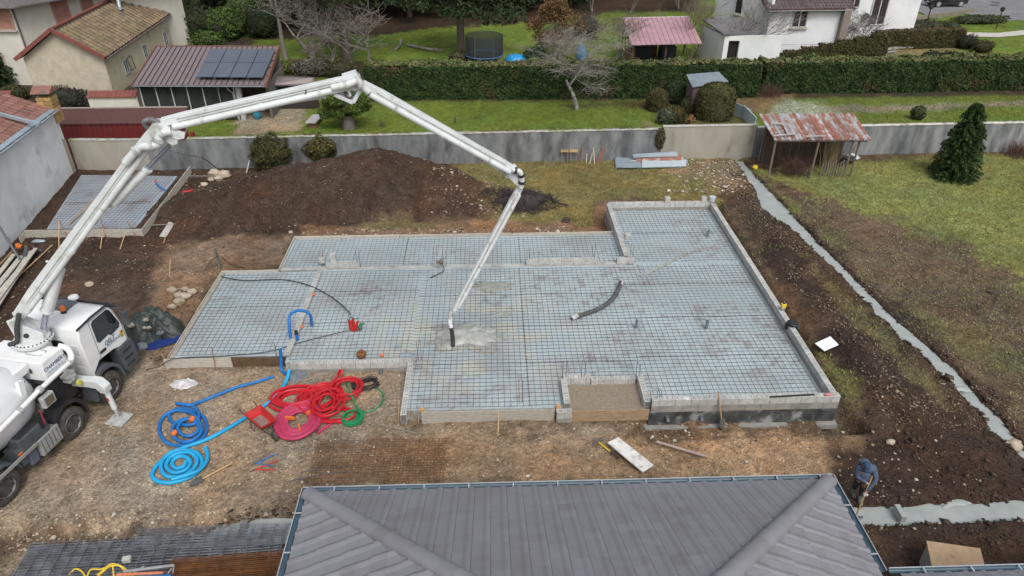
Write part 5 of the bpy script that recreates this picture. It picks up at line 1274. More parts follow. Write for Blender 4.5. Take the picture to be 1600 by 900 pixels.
# third elbow
cylr(BP(752,240),BP(793,273),.10,.6)
mb=MB();mb.cyl(BP(748,238),BP(757,246),.13,10);tp('valve_block',mb,black_m)
plate([(794,262),(806,258),(815,270),(818,284),(812,292),(800,282)],.3)
plate([(792,272),(798,268),(806,284),(800,283)],.24)
mb=MB();pth=spline([BP(798,262)+bn*.2,BP(809,264)+bn*.24,BP(813,276)+bn*.2,BP(812,290)+bn*.16],6);mb.tube(pth,.085,12);el=tp('elbow_pipe',mb,boom_p,smooth='auto')
for k in(3,9,14):d=(pth[k+1]-pth[k]).normalized();mb=MB();mb.cyl(pth[k]-d*.04,pth[k]+d*.04,.11,12);sub('coupling',mb,black_m,el,smooth='auto')
# end hose
E0=BP(709,486);E1=BP(704,497);E2=BP(705,511);E3=BP(708,540)
mb=MB();mb.tube(spline([E0,BP(704,491),E1],4),.085,12);mb.cyl(E0-bn*.14,E0+bn*.14,.07,12);tp('hose_swivel',mb,boom_d,smooth='auto')
mb=MB();mb.tube(spline([E1,BP(703,504),E2],4),.075,12);hs_=tp('end_hose',mb,white_p,smooth='auto')
mb=MB();mb.tube(spline([E2,BP(707,525),E3],5),.078,12);sub('hose_tip',mb,rubber,hs_,smooth='auto')
# ============================================================ PERSON
def skin(name,verts,edges,radii,m,parent=None,root=0,sub_=2,loc=None,**kw):
 me=bpy.data.meshes.new(name);me.from_pydata([tuple(v)for v in verts],edges,[]);me.update()
 o=bpy.data.objects.new(name,me);COL.objects.link(o)
 sk=o.modifiers.new('skin','SKIN');sk.use_smooth_shade=True
 for i,r in enumerate(radii):
  r=r if isinstance(r,tuple)else(r,r);me.skin_vertices[0].data[i].radius=r;me.skin_vertices[0].data[i].use_root=(i==root)
 ss=o.modifiers.new('sub','SUBSURF');ss.levels=ss.render_levels=sub_
 if m:me.materials.append(m)
 if parent:o.parent=parent
 return tag(o,**kw)

def J(px,py,z):return at(px,py,z)
gzp=g1(at(1336,776).x,at(1336,776).y)+.02
footA,footB=J(1331,772,gzp),J(1342,784,gzp)
hip=J(1346,749,.93);hipA,hipB=J(1342,749,.88),J(1351,751,.88)
kneeA,kneeB=J(1337,757,.50),J(1348,765,.50)
waist,chest,nbase,neck=J(1349,742,1.12),J(1352,733,1.34),J(1353,729,1.44),J(1353,728,1.50)
head=J(1354,728,1.585)
shA,elA,haA=J(1342,731,1.38),J(1338,743,1.12),J(1355,761,.90)
shB,elB,haB=J(1365,732,1.38),J(1370,752,1.08),J(1351,771,.62)
h_top,h_bot=J(1368,731,1.42),J(1337,808,-.02)
dH=(h_bot-h_top)
def onpole(py):
 best=None
 for k in range(101):
  p=h_top+dH*(k/100);v=p-_C;yy=450-FPX*v.dot(_u)/v.dot(_f)
  if best is None or abs(yy-py)<best[0]:best=(abs(yy-py),p)
 return best[1]
haA,haB=onpole(757),onpole(772)
# keep both forearms inside arm's reach
def limit(a,b,L):d=b-a;return b if d.length<=L else a+d*(L/d.length)
elA=limit(shA,elA,.30);elB=limit(shB,elB,.30)
pr=thing('person','person in blue hooded jacket and cap bending with a long rake','person',(hip.x,hip.y,gzp-.02),0)
skinm=M_('skin',(.45,.26,.19),(.40,.22,.16),8,rough=.6)
bluej=M_('blue_fleece',(.085,.12,.19),(.06,.085,.135),7,rough=.95,bump=.3,bsc=40)
trous=M_('dark_trousers',(.018,.019,.025),(.03,.03,.035),8)
boot=M_('grey_boots',(.16,.17,.16),(.10,.10,.095),8,rough=.7)
def wl(vs):I=root_mat(pr).inverted();return[I@Vector(v)for v in vs]
fw=(J(1360,760,.0)-J(1350,740,.0));fw.z=0;fw.normalize()# the way the worker faces
rtp=fw.cross(Vector((0,0,1)))
up_=Vector((0,0,1))
skin('body',wl([hip,waist,chest,nbase,neck,head,hipA,kneeA,footA+up_*.1,hipB,kneeB,footB+up_*.1,shA,elA,haA,shB,elB,haB]),
     [(0,1),(1,2),(2,3),(3,4),(4,5),(0,6),(6,7),(7,8),(0,9),(9,10),(10,11),(3,12),(12,13),(13,14),(3,15),(15,16),(16,17)],
     [(.13,.11),(.14,.11),(.16,.12),(.11,.09),(.055,.055),(.06,.06),(.09,.09),(.06,.06),(.04,.04),(.09,.09),(.06,.06),(.04,.04),(.065,.065),(.042,.042),.028,(.065,.065),(.042,.042),.028],skinm,pr)
skin('trousers',wl([hip,hipA,kneeA,footA+up_*.22,hipB,kneeB,footB+up_*.22,hip+(waist-hip)*.8]),[(0,1),(1,2),(2,3),(0,4),(4,5),(5,6),(0,7)],[(.17,.145),(.115,.105),(.085,.085),(.075,.075),(.115,.105),(.085,.085),(.075,.075),(.175,.145)],trous,pr)
skin('hooded_jacket',wl([hip-up_*.03,waist,chest,nbase,neck-fw*.05,shA,elA,elA.lerp(haA,.82),shB,elB,elB.lerp(haB,.82)]),[(0,1),(1,2),(2,3),(3,4),(3,5),(5,6),(6,7),(3,8),(8,9),(9,10)],[(.195,.165),(.19,.155),(.205,.16),(.15,.13),(.115,.10),(.10,.10),(.075,.075),(.05,.05),(.10,.10),(.075,.075),(.05,.05)],bluej,pr)
mb=MB();mb.blob(neck-fw*.10+up_*.02,(.13,.13,.11),12,8,.06,3);mb.build('hood',bluej,pr,smooth=True)
hx,hy=rtp,(fw*.72-up_*.69).normalized();hz=hx.cross(hy).normalized()
hm=Matrix(((hx.x,hy.x,hz.x,head.x),(hx.y,hy.y,hz.y,head.y),(hx.z,hy.z,hz.z,head.z),(0,0,0,1)))
def head_part(name,fn,m):
 mb=MB();fn(mb);me=mb.mesh(name);me.transform(hm);return link_mesh(name,me,m,pr,False,True)
head_part('head',lambda b:(b.blob((0,0,0),(.078,.098,.115),16,12,.0),b.blob((0,.06,-.06),(.05,.05,.05),10,8,0),b.blob((0,.108,-.02),(.014,.022,.026),8,6,0),b.blob((.082,-.005,-.01),(.012,.022,.032),8,6,0),b.blob((-.082,-.005,-.01),(.012,.022,.032),8,6,0)),skinm)
head_part('eyes',lambda b:(b.blob((.032,.093,.008),(.012,.008,.008),8,6,0),b.blob((-.032,.093,.008),(.012,.008,.008),8,6,0)),M_('eye_dark',(.03,.02,.02)))
head_part('mouth',lambda b:b.blob((0,.105,-.065),(.024,.008,.006),8,6,0),M_('lips',(.3,.12,.1)))
head_part('cap',lambda b:(b.blob((0,-.012,.035),(.092,.112,.10),16,10,.02,3,zmin=.01),b.blob((0,.10,.035),(.07,.07,.012),12,6,0)),M_('navy_cap',(.04,.075,.16),(.03,.05,.11),9,rough=.95))
for a in(footA,footB):
 skin('boot',wl([a+up_*.28,a+up_*.09,a+up_*.055+fw*.06,a+up_*.045+fw*.19]),[(0,1),(1,2),(2,3)],[.075,.07,(.06,.055),(.05,.04)],boot,pr)
glove=M_('pale_glove',(.55,.55,.52),(.4,.4,.38),12)
tool=thing('rake','long wooden handled rake held by the worker, its head in the trench','rake',h_bot)
mb=MB();mb.cyl(h_top,h_bot,.024,10);mb.build('handle',stake_m,tool,smooth='auto')
side_=Vector((1,0,0));mb=MB();mb.beam(h_bot-side_*.2,h_bot+side_*.2,.03,.03)
for k in range(9):q=h_bot+side_*(-.19+k*.0475);mb.cyl(q,q+Vector((0,-.02,-.08)),.006,5)
mb.build('rake_head',steel_dark,tool)
dl=dH.normalized()
for wp,el in((haA,elA),(haB,elB)):
 out=(wp-el);out=(out-dl*out.dot(dl)).normalized();s1=out.cross(dl).normalized();wr=wp-out*.09
 vs=[wr,wp-out*.045];es=[(0,1)];rs=[.03,(.042,.03)]
 for k in range(4):
  ln=(.9,1.0,.95,.8)[k];o_=dl*(-.033+.022*k)
  p1=wp-out*.03+o_+s1*.035*ln;p2=wp+s1*.038+out*.03*ln+o_;p3=wp+out*.045*ln-s1*.012+o_
  i=len(vs);vs+=[p1,p2,p3];es+=[(1,i),(i,i+1),(i+1,i+2)];rs+=[.0105,.010,.009]
 i=len(vs);vs+=[wp-out*.03-s1*.035-dl*.03,wp+out*.02-s1*.035-dl*.02];es+=[(1,i),(i,i+1)];rs+=[.012,.011]
 skin('hand',wl(vs),es,rs,glove,pr,sub_=1)
# move arms' end points to the handle: sleeves reach toward it
# ============================================================ GREY TILED ROOF IN THE FOREGROUND
tile_m=M_('grey_roof_tile',(.225,.225,.25),(.20,.20,.222),1.2,rough=.55,obr=.035,fine=.09,fsc=50,spec=.4,c3=(.165,.16,.165),c3sc=.55,c3lo=.48,c3hi=.75)
gut_m=M_('blue_grey_gutter',(.05,.095,.13),(.04,.075,.10),4,rough=.4)
gut_e=M_('gutter_edge',(.50,.53,.56),(.42,.45,.48),4,rough=.3,metal=.3)
house=thing('tiled_house','house with dark grey ribbed tile hip roof in the foreground','house',(1.76,5.5,0))
X0,X1,YF,ZE,SL_,RUN=-4.33,7.85,11.55,2.84,.5,6.1
YB=YF-12.4
mb=MB();mb.b2((X0+.5,YB+.5,0),(X1-.5,YF-.5,ZE-.05));mb.build('wall',M_('cream_render',(.62,.58,.5),(.55,.51,.44),2),house)
TW_,TH_=.362,.36
cosA=1/math.sqrt(1+SL_**2);sinA=SL_*cosA
def tile_mesh(ribw):
 "one interlocking tile: flat pan with one raised side roll, thicker at the foot; x across, y up the slope, z out"
 xs_=[0,.03,.055,.10,.135,.17,TW_-.004];zs_=[.012,.030,.042,.038,.024,.012,.013]
 mb=MB();L=TH_+.05
 top=[];
 for yv,dz in((-.0,.014),(L,.0)):
  for x,z in zip(xs_,zs_):top.append((x,yv,z+dz))
 k=len(xs_);mb.add(top,[(i,i+1,k+i+1,k+i)for i in range(k-1)])
 mb.add([(x,0,z+.014)for x,z in zip(xs_,zs_)]+[(x,0,0.0)for x in xs_],[(k+i,k+i+1,i+1,i)for i in range(k-1)])
 mb.add([(xs_[0],0,.034),(xs_[0],L,.012),(xs_[0],L,-.0),(xs_[0],0,0)],[(0,1,2,3)])
 return mb.mesh('roof_tile')
ME_T=tile_mesh(0);ME_T.materials.append(tile_m)
tiles=[]
def slope(origin,ux,uy,width,cutL,cutR,rows,stagger):
 "origin: eave corner, ux: along the eave, uy: up the slope"
 up=ux.cross(uy).normalized();Mx=Matrix(((ux.x,uy.x,up.x,origin.x),(ux.y,uy.y,up.y,origin.y),(ux.z,uy.z,up.z,origin.z),(0,0,0,1)))
 for r in range(rows):
  run=r*TH_*cosA
  off=(.015 if(stagger and r%2)else 0)
  n=int(width/TW_)+2
  for c in range(-1,n):
   x=c*TW_+off;y0=r*TH_;y1=y0+TH_+.05
   a0,a1=y0*cosA,y1*cosA
   if x+TW_<a0-.0 or x>width-a0:continue
   tiles.append((Mx,x,y0,x<a1+.02 or x<0,x+TW_>width-a1-.02,width))
O1=Vector((X1,YF,ZE));slope(O1,Vector((-1,0,0)),Vector((0,-cosA,sinA)),X1-X0,0,0,18,False)
OL=Vector((X0,YF,ZE));slope(OL,Vector((0,-1,0)),Vector((cosA,0,sinA)),12.2,0,0,18,True)
OR=Vector((X1,YB+.2,ZE));slope(OR,Vector((0,1,0)),Vector((-cosA,0,sinA)),12.2,0,0,18,True)
cand=[]
for i,(Mx,x,y0,cl,cr,wd)in enumerate(tiles):
 c=Mx@Vector((x+TW_/2,y0+TH_/2,0));v=c-_C;dpt=v.dot(_f)
 px=800+FPX*v.dot(_r)/dpt;py=450-FPX*v.dot(_u)/dpt
 vis=-15<px<1615 and py<915 and dpt>0
 cand.append((0 if vis else 1,dpt,i))
cand.sort();NEAR={i for _,_,i in cand[:300]}
rest=bmesh.new()
for i,(Mx,x,y0,cl,cr,wd)in enumerate(tiles):
 Ml=Mx@Matrix.Translation((x,y0,0))
 cut=cl or cr
 if i in NEAR and not cut:
  o=bpy.data.objects.new('roof_tile',ME_T);COL.objects.link(o);o.parent=house
  o.matrix_local=Matrix.Translation(-house.location)@Ml@Matrix.Rotation(random.uniform(-.004,.004),4,'Z');continue
 me=ME_T.copy();me.transform(Matrix.Translation((x,y0,0)))
 bm=bmesh.new();bm.from_mesh(me);bpy.data.meshes.remove(me)
 if cl:bmesh.ops.bisect_plane(bm,geom=bm.verts[:]+bm.edges[:]+bm.faces[:],plane_co=(.0,0,0),plane_no=Vector((1,-cosA,0)),clear_inner=True)
 if cr:bmesh.ops.bisect_plane(bm,geom=bm.verts[:]+bm.edges[:]+bm.faces[:],plane_co=(wd,0,0),plane_no=Vector((-1,-cosA,0)),clear_inner=True)
 if not bm.faces:bm.free();continue
 bm.transform(Mx)
 me=bpy.data.meshes.new('roof_tile');bm.to_mesh(me);bm.free()
 if i in NEAR:link_mesh('roof_tile',me,tile_m,house)
 else:rest.from_mesh(me);bpy.data.meshes.remove(me)
me=bpy.data.meshes.new('roof_tile_field');rest.to_mesh(me);rest.free();tag(link_mesh('roof_tile_field',me,tile_m,house),kind='stuff')
# underlay just below the tiles
mb=MB();A_=Vector((X0,YF,ZE));B_=Vector((X1,YF,ZE));C1=Vector((X1,YB,ZE));D1=Vector((X0,YB,ZE));apz=ZE+RUN*SL_
R1_=Vector(((X0+X1)/2,YF-RUN,apz));R2_=Vector(((X0+X1)/2,YB+RUN,apz))
mb.quad(A_,B_,R1_);mb.quad(B_,C1,R2_,R1_);mb.quad(C1,D1,R2_);mb.quad(D1,A_,R1_,R2_)
mb.v=[(x,y,z-.012)for x,y,z in mb.v];mb.build('roof_underlay',M_('underlay',(.05,.05,.055)),house)
# hip caps: overlapping half-round ridge tiles
for corner,sx in((A_,1),(B_,-1)):
 d=Vector((sx,-1,SL_)).normalized();Ltot=RUN*math.sqrt(2+SL_**2);k=int(Ltot/.42)
 for i in range(k):
  a=corner+d*(i*.42+.02)+Vector((0,0,-.02));b=a+d*.46;s=d.cross(Vector((0,0,1))).normalized();u=s.cross(d)
  mb=MB();vs=[];n=9
  for p,rr in((a,.185),(b,.165)):
   for lift in(0,1):
    for j in range(n+1):t=math.pi*j/n;vs.append(p+s*math.cos(t)*(rr-lift*.012)+u*(math.sin(t)*(rr-lift*.012)*.8))
  m1=n+1;fs=[]
  for j in range(n):
   fs+=[(j,j+1,2*m1+j+1,2*m1+j),(m1+j+1,m1+j,3*m1+j,3*m1+j+1),(j+1,j,m1+j,m1+j+1),(2*m1+j,2*m1+j+1,3*m1+j+1,3*m1+j)]
  mb.add(vs,fs)
  if i==0:mb.quad(*[vs[j]for j in range(n+1)])
  mb.build('hip_tile',tile_m,house,smooth='auto')
# gutters with brackets
def gutter(p,q,out,par,m=gut_m):
 p=Vector(p);q=Vector(q);out=Vector(out);n=8;mb=MB();d=(q-p)
 prof=[(out*(.065+.065*math.cos(t))+Vector((0,0,-.065*math.sin(t))))for t in[math.pi*j/n for j in range(n+1)]]
 for a,b in zip(prof[:-1],prof[1:]):mb.quad(p+a,q+a,q+b,p+b);mb.quad(p+b-Vector((0,0,.004)),q+b-Vector((0,0,.004)),q+a-Vector((0,0,.004)),p+a-Vector((0,0,.004)))
 g_=mb.build('gutter',m,par)
 mb=MB();mb.cyl(p+out*.13,q+out*.13,.013,6);mb.build('gutter_lip',gut_e,g_)
 k=int(d.length/1.0)
 for i in range(k):
  c=p+d*((i+.7)/k);mb=MB();mb.beam(c+out*.13+Vector((0,0,.012)),c+Vector((0,0,.012))-out*.02,.03,.012);mb.build('gutter_bracket',gut_e,g_)
gz_=ZE+.015
gutter((X0-.13,YF+.03,gz_),(X1+.13,YF+.03,gz_),(0,1,0),house)
gutter((X0-.03,YF+.13,gz_),(X0-.03,YB,gz_),(-1,0,0),house)
gutter((X1+.03,YF+.13,gz_),(X1+.03,9.08,gz_),(1,0,0),house)
wing=thing('tiled_wing','lower right wing of the grey tiled house at the bottom edge','house wing',(12,7,0))
mb=MB();mb.b2((8.5,4,0),(17.5,8.6,ZE-.05));mb.build('wall',MATS['cream_render'],wing)
gutter((8.08,9.0,gz_),(18.1,9.0,gz_),(0,1,0),wing)
M2=Matrix(((-1,0,0,18.0),(0,-cosA,sinA,8.97),(0,sinA,cosA,ZE),(0,0,0,1)))
for r in range(6):
 for c in range(27):
  Ml=M2@Matrix.Translation((c*TW_,r*TH_,0));o=bpy.data.objects.new('roof_tile',ME_T)
  if r<3:COL.objects.link(o);o.parent=wing;o.matrix_local=Matrix.Translation(-wing.location)@Ml
mb=MB();mb.quad((8.1,8.97,ZE-.02),(18,8.97,ZE-.02),(18,3.5,ZE+2.7),(8.1,3.5,ZE+2.7));mb.build('roof_underlay',MATS['underlay'],wing)
p=at(881,750,2.9);mb=MB();mb.cyl((p.x,YF+.16,2.7),(p.x,YF+.16,3.05),.012,6);mb.build('iron_stake',alu,label='thin metal rod standing at the middle of the front gutter',cat='iron stake')

# ============================================================ CONCRETE BOUNDARY WALL
wall_g=M_('weathered_concrete',(.14,.15,.155),(.23,.24,.24),1.6,bump=.4,bsc=20,stretch=(1,1,.35),fine=.15,fsc=25,c3=(.07,.074,.074),c3sc=1.5,c3lo=.44,c3hi=.68)
wall_b=M_('beige_concrete',(.36,.335,.28),(.28,.26,.22),1.2,bump=.3,bsc=20,stretch=(1,1,.4),fine=.12,c3=(.17,.15,.13),c3sc=1.3,c3lo=.58,c3hi=.8)
wall_s=M_('streaked_concrete',(.11,.12,.125),(.29,.30,.30),1.3,bump=.4,bsc=20,stretch=(1.4,1,.35),fine=.15,c3=(.07,.065,.06),c3sc=1.2,c3lo=.56,c3hi=.75)
cap_m=M_('lichen_coping',(.42,.42,.39),(.25,.25,.22),5,bump=.6,fine=.25,fsc=20,c3=(.20,.22,.06),c3sc=1.8,c3lo=.5,c3hi=.7)
def bwall(x0,x1,y0,y1,h0,h1,m,label,cap=cap_m,th=.22):
 t=thing('boundary_wall',label,'wall',((x0+x1)/2,(y0+y1)/2,0))
 mb=MB();mb.prism([(x0,y0,-.3),(x1,y1,-.3),(x1,y1,h1),(x0,y0,h0)],(0,th,0));mb.build('wall_panel',m,t,fix=True)
 n=int((x1-x0)/.18);V=[];F=[]
 for i in range(n+1):
  f=i/n;x=x0+(x1-x0)*f;y=y0+(y1-y0)*f;h=h0+(h1-h0)*f
  for dy,dz in((-.03,.0),(-.03,.05),(.5*th,.06),(th+.03,.05),(th+.03,0)):
   V.append((x,y+dy+random.uniform(-.012,.012),h+dz+random.uniform(-.012,.014)))
 for i in range(n):
  for j in range(4):a=i*5+j;F.append((a,a+1,a+6,a+5))
 np_mesh('coping',V,F,cap,t)
bwall(-23.2,-19.0,38.3,38.15,1.72,1.72,wall_b,'beige stretch of boundary wall below the dark red cladding',th=.22)
bwall(-18.97,9.83,38.12,38.72,1.75,1.82,wall_g,'long dark grey stretch of boundary wall behind the spoil heap')
bwall(9.86,15.3,38.74,38.85,1.95,1.95,wall_b,'beige stretch of boundary wall left of the rusty shed',cap=M_('plain_coping',(.42,.40,.36),(.33,.31,.28),4))
bwall(15.33,50,38.85,39.7,1.78,1.78,wall_s,'white streaked boundary wall behind the fir at the right',cap=M_('pale_coping',(.55,.54,.50),(.42,.41,.37),5,c3=(.22,.21,.17),c3sc=2))
# white streak running down the long wall under the boom
p=at(745,225,1.0);mb=MB()
for k in range(5):mb.quad((p.x-.12+.03*math.sin(k*2),38.57-.37,1.75-k*.34),(p.x+.12+.04*math.sin(k),38.57-.37,1.75-k*.34),(p.x+.12+.04*math.sin(k+1),38.57-.37,1.41-k*.34),(p.x-.12+.03*math.sin(k*2+2),38.57-.37,1.41-k*.34))
# ============================================================ LEFT WHITE OUTBUILDING
lb=thing('tiled_outbuilding','whitewashed outbuilding with old red tile roof at the left edge','outbuilding',(-24,33,0))
plaster=M_('whitewash',(.76,.78,.78),(.62,.65,.65),1.0,bump=.3,bsc=8,fine=.08,c3=(.24,.23,.21),c3sc=.7,c3lo=.58,c3hi=.8)
bl=Vector((-21.45,26.0,0));fl_=Vector((-23.25,38.1,0));dl=(fl_-bl).normalized();nl=Vector((-dl.y,dl.x,0))
mb=MB();mb.prism([bl+Vector((0,0,-.3)),fl_+Vector((0,0,-.3)),fl_+Vector((0,0,3.45)),bl+Vector((0,0,3.9))],nl*.3);mb.build('wall',plaster,lb,fix=True)
mb=MB();mb.prism([fl_+Vector((.006,-.85,-.2)),fl_+Vector((.004,-.012,-.2)),fl_+Vector((.004,-.012,1.85)),fl_+Vector((.006,-.7,2.2))],-nl*.05);mb.build('buttress',wall_b,lb,fix=True)
old_t=[M_('old_red_tile',(.26,.12,.09),(.18,.09,.075),4,obr=.22,bump=.4,fine=.15,c3=(.12,.1,.085),c3sc=3),]
def tile_roof(par,o,ux,uy,nx_,ny_,tw,th,m,hh=.045,skip=None,name='roof_tile'):
 mb=MB();r=tw*.5
 xs_=[0,tw*.12,tw*.3,tw*.48,tw*.6,tw*.98];zs_=[.005,hh*.8,hh,hh*.8,.01,.005]
 L=th*1.1;top=[(x,0,z+.025)for x,z in zip(xs_,zs_)]+[(x,L,z)for x,z in zip(xs_,zs_)]+[(x,0,-.0)for x in xs_];k=len(xs_)
 mb.add(top,[(i,i+1,k+i+1,k+i)for i in range(k-1)]+[(2*k+i,2*k+i+1,i+1,i)for i in range(k-1)])
 me=mb.mesh(name);me.materials.append(m)
 if ux.cross(uy).z<0:o=Vector(o)+ux.normalized()*(nx_*tw);ux=-ux
 ux=ux.normalized();uy=uy.normalized();up=ux.cross(uy).normalized();PMi=root_mat(par).inverted()
 Mx=Matrix(((ux.x,uy.x,up.x,o.x),(ux.y,uy.y,up.y,o.y),(ux.z,uy.z,up.z,o.z),(0,0,0,1)))
 cnt=0
 for j in range(ny_):
  for i in range(nx_):
   if skip and skip(i,j):continue
   q=bpy.data.objects.new(name,me);COL.objects.link(q);q.parent=par
   q.matrix_local=PMi@Mx@Matrix.Translation((i*tw,j*th,random.uniform(0,.006)))@Matrix.Rotation(random.uniform(-.01,.01),4,'Z');cnt+=1
 return cnt
# roof slopes up away from the yard (to the left): eave above the white wall
ev0=bl+Vector((0,0,3.95))-nl*.15;ev1=fl_+Vector((0,0,3.5))-nl*.15
eu=(ev1-ev0);eun=eu.normalized();sl_=(nl*.92+Vector((0,0,.40))).normalized()
mb=MB();mb.prism([ev0,ev1,ev1+sl_*6,ev0+sl_*6],Vector((0,0,-.08)));mb.build('roof_deck',wood_dark,lb,fix=True)
tile_roof(lb,ev1+sl_*.28+Vector((0,0,.01)),-eun,sl_,30,9,.40,.44,old_t[0])
gutter(tuple(ev0+Vector((0,0,.02))),tuple(ev1+Vector((0,0,.02))),tuple(-nl),lb,zinc)
mb=MB();mb.prism([ev0+sl_*.02+Vector((0,0,.03)),ev1+sl_*.02+Vector((0,0,.03)),ev1+sl_*.26+Vector((0,0,.03)),ev0+sl_*.26+Vector((0,0,.03))],Vector((0,0,.02)));mb.build('flashing',zinc,lb,fix=True)
p=at(0,178,4.0);q=at(62,193,3.95)
a,b=at(-40,168,4.6),at(62,194,3.95);mb=MB();mb.beam(a,b,.16,.14);mb.build('verge_flashing',zinc,lb)
# chimney
c=at(75,160,3.9)
t=thing('chimney','yellow stone chimney with a small tiled cap on the left roof','chimney',(c.x,c.y,2.9))
mb=MB();n_=0
stn=M_('ochre_stone',(.45,.30,.12),(.34,.22,.10),6,obr=.3,bump=.6)
for k in range(7):
 for i,(dx,dy,sx,sy)in enumerate(((-.2,-.2,.36,.34),(.2,-.18,.38,.36),(-.18,.2,.38,.34),(.2,.2,.34,.36))):
  o=MB();o.box((c.x+dx*(1 if k%2 else .95),c.y+dy,2.95+k*.2),(sx,sy,.185),.03*(k%3-1));o.build('stone',stn,t,bevel=.02)
mb=MB();mb.box((c.x,c.y,4.42),(.62,.62,.14));mb.build('flue_gap',black_m,t)

mb=MB();mb.prism([(c.x-.5,c.y-.5,4.48),(c.x-.5,c.y+.5,4.48),(c.x-.5,c.y,4.8)],(1.0,0,0));mb.build('cap',old_t[0],t,fix=True)
# dark red cladding beyond the corner
dr=thing('red_cladding_wall','dark red corrugated cladding with a sloping cap behind the left corner','cladding',(-21.5,41,0))
redm=M_('dark_red_sheet',(.16,.022,.022),(.12,.018,.018),1.5,rough=.5,c3=(.09,.04,.03),c3sc=1.3)
a,b=at(98,214,.7),at(278,216,.7)
yw=40.6
n=52;xa,xb=-25.3,-17.6
for i in range(n):
 x=xa+(xb-xa)*i/n;w1=(xb-xa)/n
 if i%2==0:mb=MB()
 mb.b2((x,yw+(.03 if i%2 else 0),0),(x+w1,yw+.06,1.85))
 if i%2:mb.build('cladding_sheet',redm,dr)
mb=MB();mb.prism([(xa,yw-.05,1.85),(xa,yw-.05,1.9),(xa,yw+.75,2.55),(xa,yw+.75,2.50)],(xb-xa,0,0));mb.build('cap_sheet',M_('brown_red_sheet',(.085,.03,.026),(.06,.024,.02),3,rough=.6),dr,fix=True)
mb=MB();mb.beam((xa,yw+.78,2.57),(xb,yw+.78,2.57),.1,.05);mb.build('cap_edge',M_('pale_edge',(.35,.3,.27)),dr)
mb=MB();mb.b2((-17.5,40.6,0),(-17.3,40.8,1.3));mb.build('post',M_('dark_red_post',(.2,.02,.02)),dr)

# ============================================================ GARAGE WITH SOLAR PANELS
ga=thing('solar_garage','open garage with brown standing seam roof and solar panels','garage',(-18.5,49,0))
brown_r=M_('brown_metal_roof',(.235,.195,.20),(.20,.165,.17),2,rough=.45,metal=.2)
seam_m=M_('dark_seam',(.07,.045,.045));fascia=M_('rust_fascia',(.20,.09,.065),(.16,.075,.055),3)
E0_,E1_=Vector((-22.8,46.3,2.45)),Vector((-14.3,45.9,2.45));T0_,T1_=Vector((-23.2,52.0,3.5)),Vector((-14.7,51.7,3.5))
mb=MB();mb.prism([E0_,E1_,T1_,T0_],(0,0,.06));mb.build('roof',brown_r,ga,fix=True)
for i in range(25):
 f=i/24;a,b=E0_.lerp(E1_,f),T0_.lerp(T1_,f);mb=MB();mb.beam(a+Vector((0,0,.085)),b+Vector((0,0,.085)),.045,.05);mb.build('seam',seam_m,ga)
mb=MB();mb.beam(E1_+Vector((.06,0,0)),T1_+Vector((.06,0,0)),.12,.3);mb.build('fascia',fascia,ga)
mb=MB();mb.beam(E0_+Vector((-.06,0,0)),T0_+Vector((-.06,0,0)),.10,.25);mb.build('fascia',fascia,ga)
mb=MB();mb.beam(T0_+Vector((0,.05,.05)),T1_+Vector((0,.05,.05)),.12,.12);mb.build('ridge_cap',fascia,ga)
gutter(tuple(E0_),tuple(E1_),(0,-1,0),ga,gut_m)
pan=M_('solar_cell',(.085,.10,.135),(.07,.085,.115),1.2,rough=.35,coat=.4,spec=.5)
su=(E1_-E0_).normalized();sv=(T0_-E0_);
cor=[at(306,121,2.85),at(411,122,2.85),at(431,77,3.55),at(329,77,3.55)]
def bil(u,v):return cor[0].lerp(cor[1],u).lerp(cor[3].lerp(cor[2],u),v)
sp=thing('solar_array','eight dark blue solar panels in two rows on the brown roof','solar panels',cor[0].lerp(cor[2],.5))
for i in range(4):
 for j in range(2):
  g=.006;P=[bil(i/4+g,j/2+g*1.5),bil((i+1)/4-g,j/2+g*1.5),bil((i+1)/4-g,(j+1)/2-g*1.5),bil(i/4+g,(j+1)/2-g*1.5)]
  mb=MB();mb.prism(P,(0,0,.04));mb.build('panel',pan,sp,fix=True)
for v in(.12,.38,.62,.88):
 mb=MB();mb.beam(bil(-.01,v)+Vector((0,0,-.04)),bil(1.04,v)+Vector((0,0,-.04)),.04,.05);mb.build('rail',black_m,sp)
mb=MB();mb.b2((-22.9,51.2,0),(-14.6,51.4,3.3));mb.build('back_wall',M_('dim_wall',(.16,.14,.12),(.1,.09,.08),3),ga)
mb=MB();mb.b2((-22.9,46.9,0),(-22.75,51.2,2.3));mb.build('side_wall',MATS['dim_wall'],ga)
whitef=M_('white_frame',(.55,.56,.56),(.45,.46,.46),3)
for i in range(8):
 x=-22.6+i*1.0
 if i<7:
  mb=MB();mb.b2((x-.03,46.62,0),(x+.03,46.68,2.35));mb.build('glazing_post',whitef if i != 5 else alu,ga)
 if i<6:mb=MB();mb.b2((x+.04,46.64,.06),(x+.96,46.66,2.3));mb.build('glass_pane',M_('garage_glass',(.03,.035,.035),(.05,.055,.05),1.5,rough=.12),ga)
mb=MB();mb.b2((-16.45,46.5,0),(-16.15,46.8,2.35));mb.build('post',M_('grey_post',(.38,.38,.36)),ga)
mb=MB();mb.tube([(-16.9,46.2,2.4),(-16.8,46.3,2.1),(-16.6,46.4,1.9),(-16.6,46.4,.1)],.045,8);mb.build('downpipe',alu,ga)
mb=MB();mb.b2((-14.6,46.9,0),(-14.45,51.1,2.3));mb.build('side_wall',MATS['dim_wall'],ga)
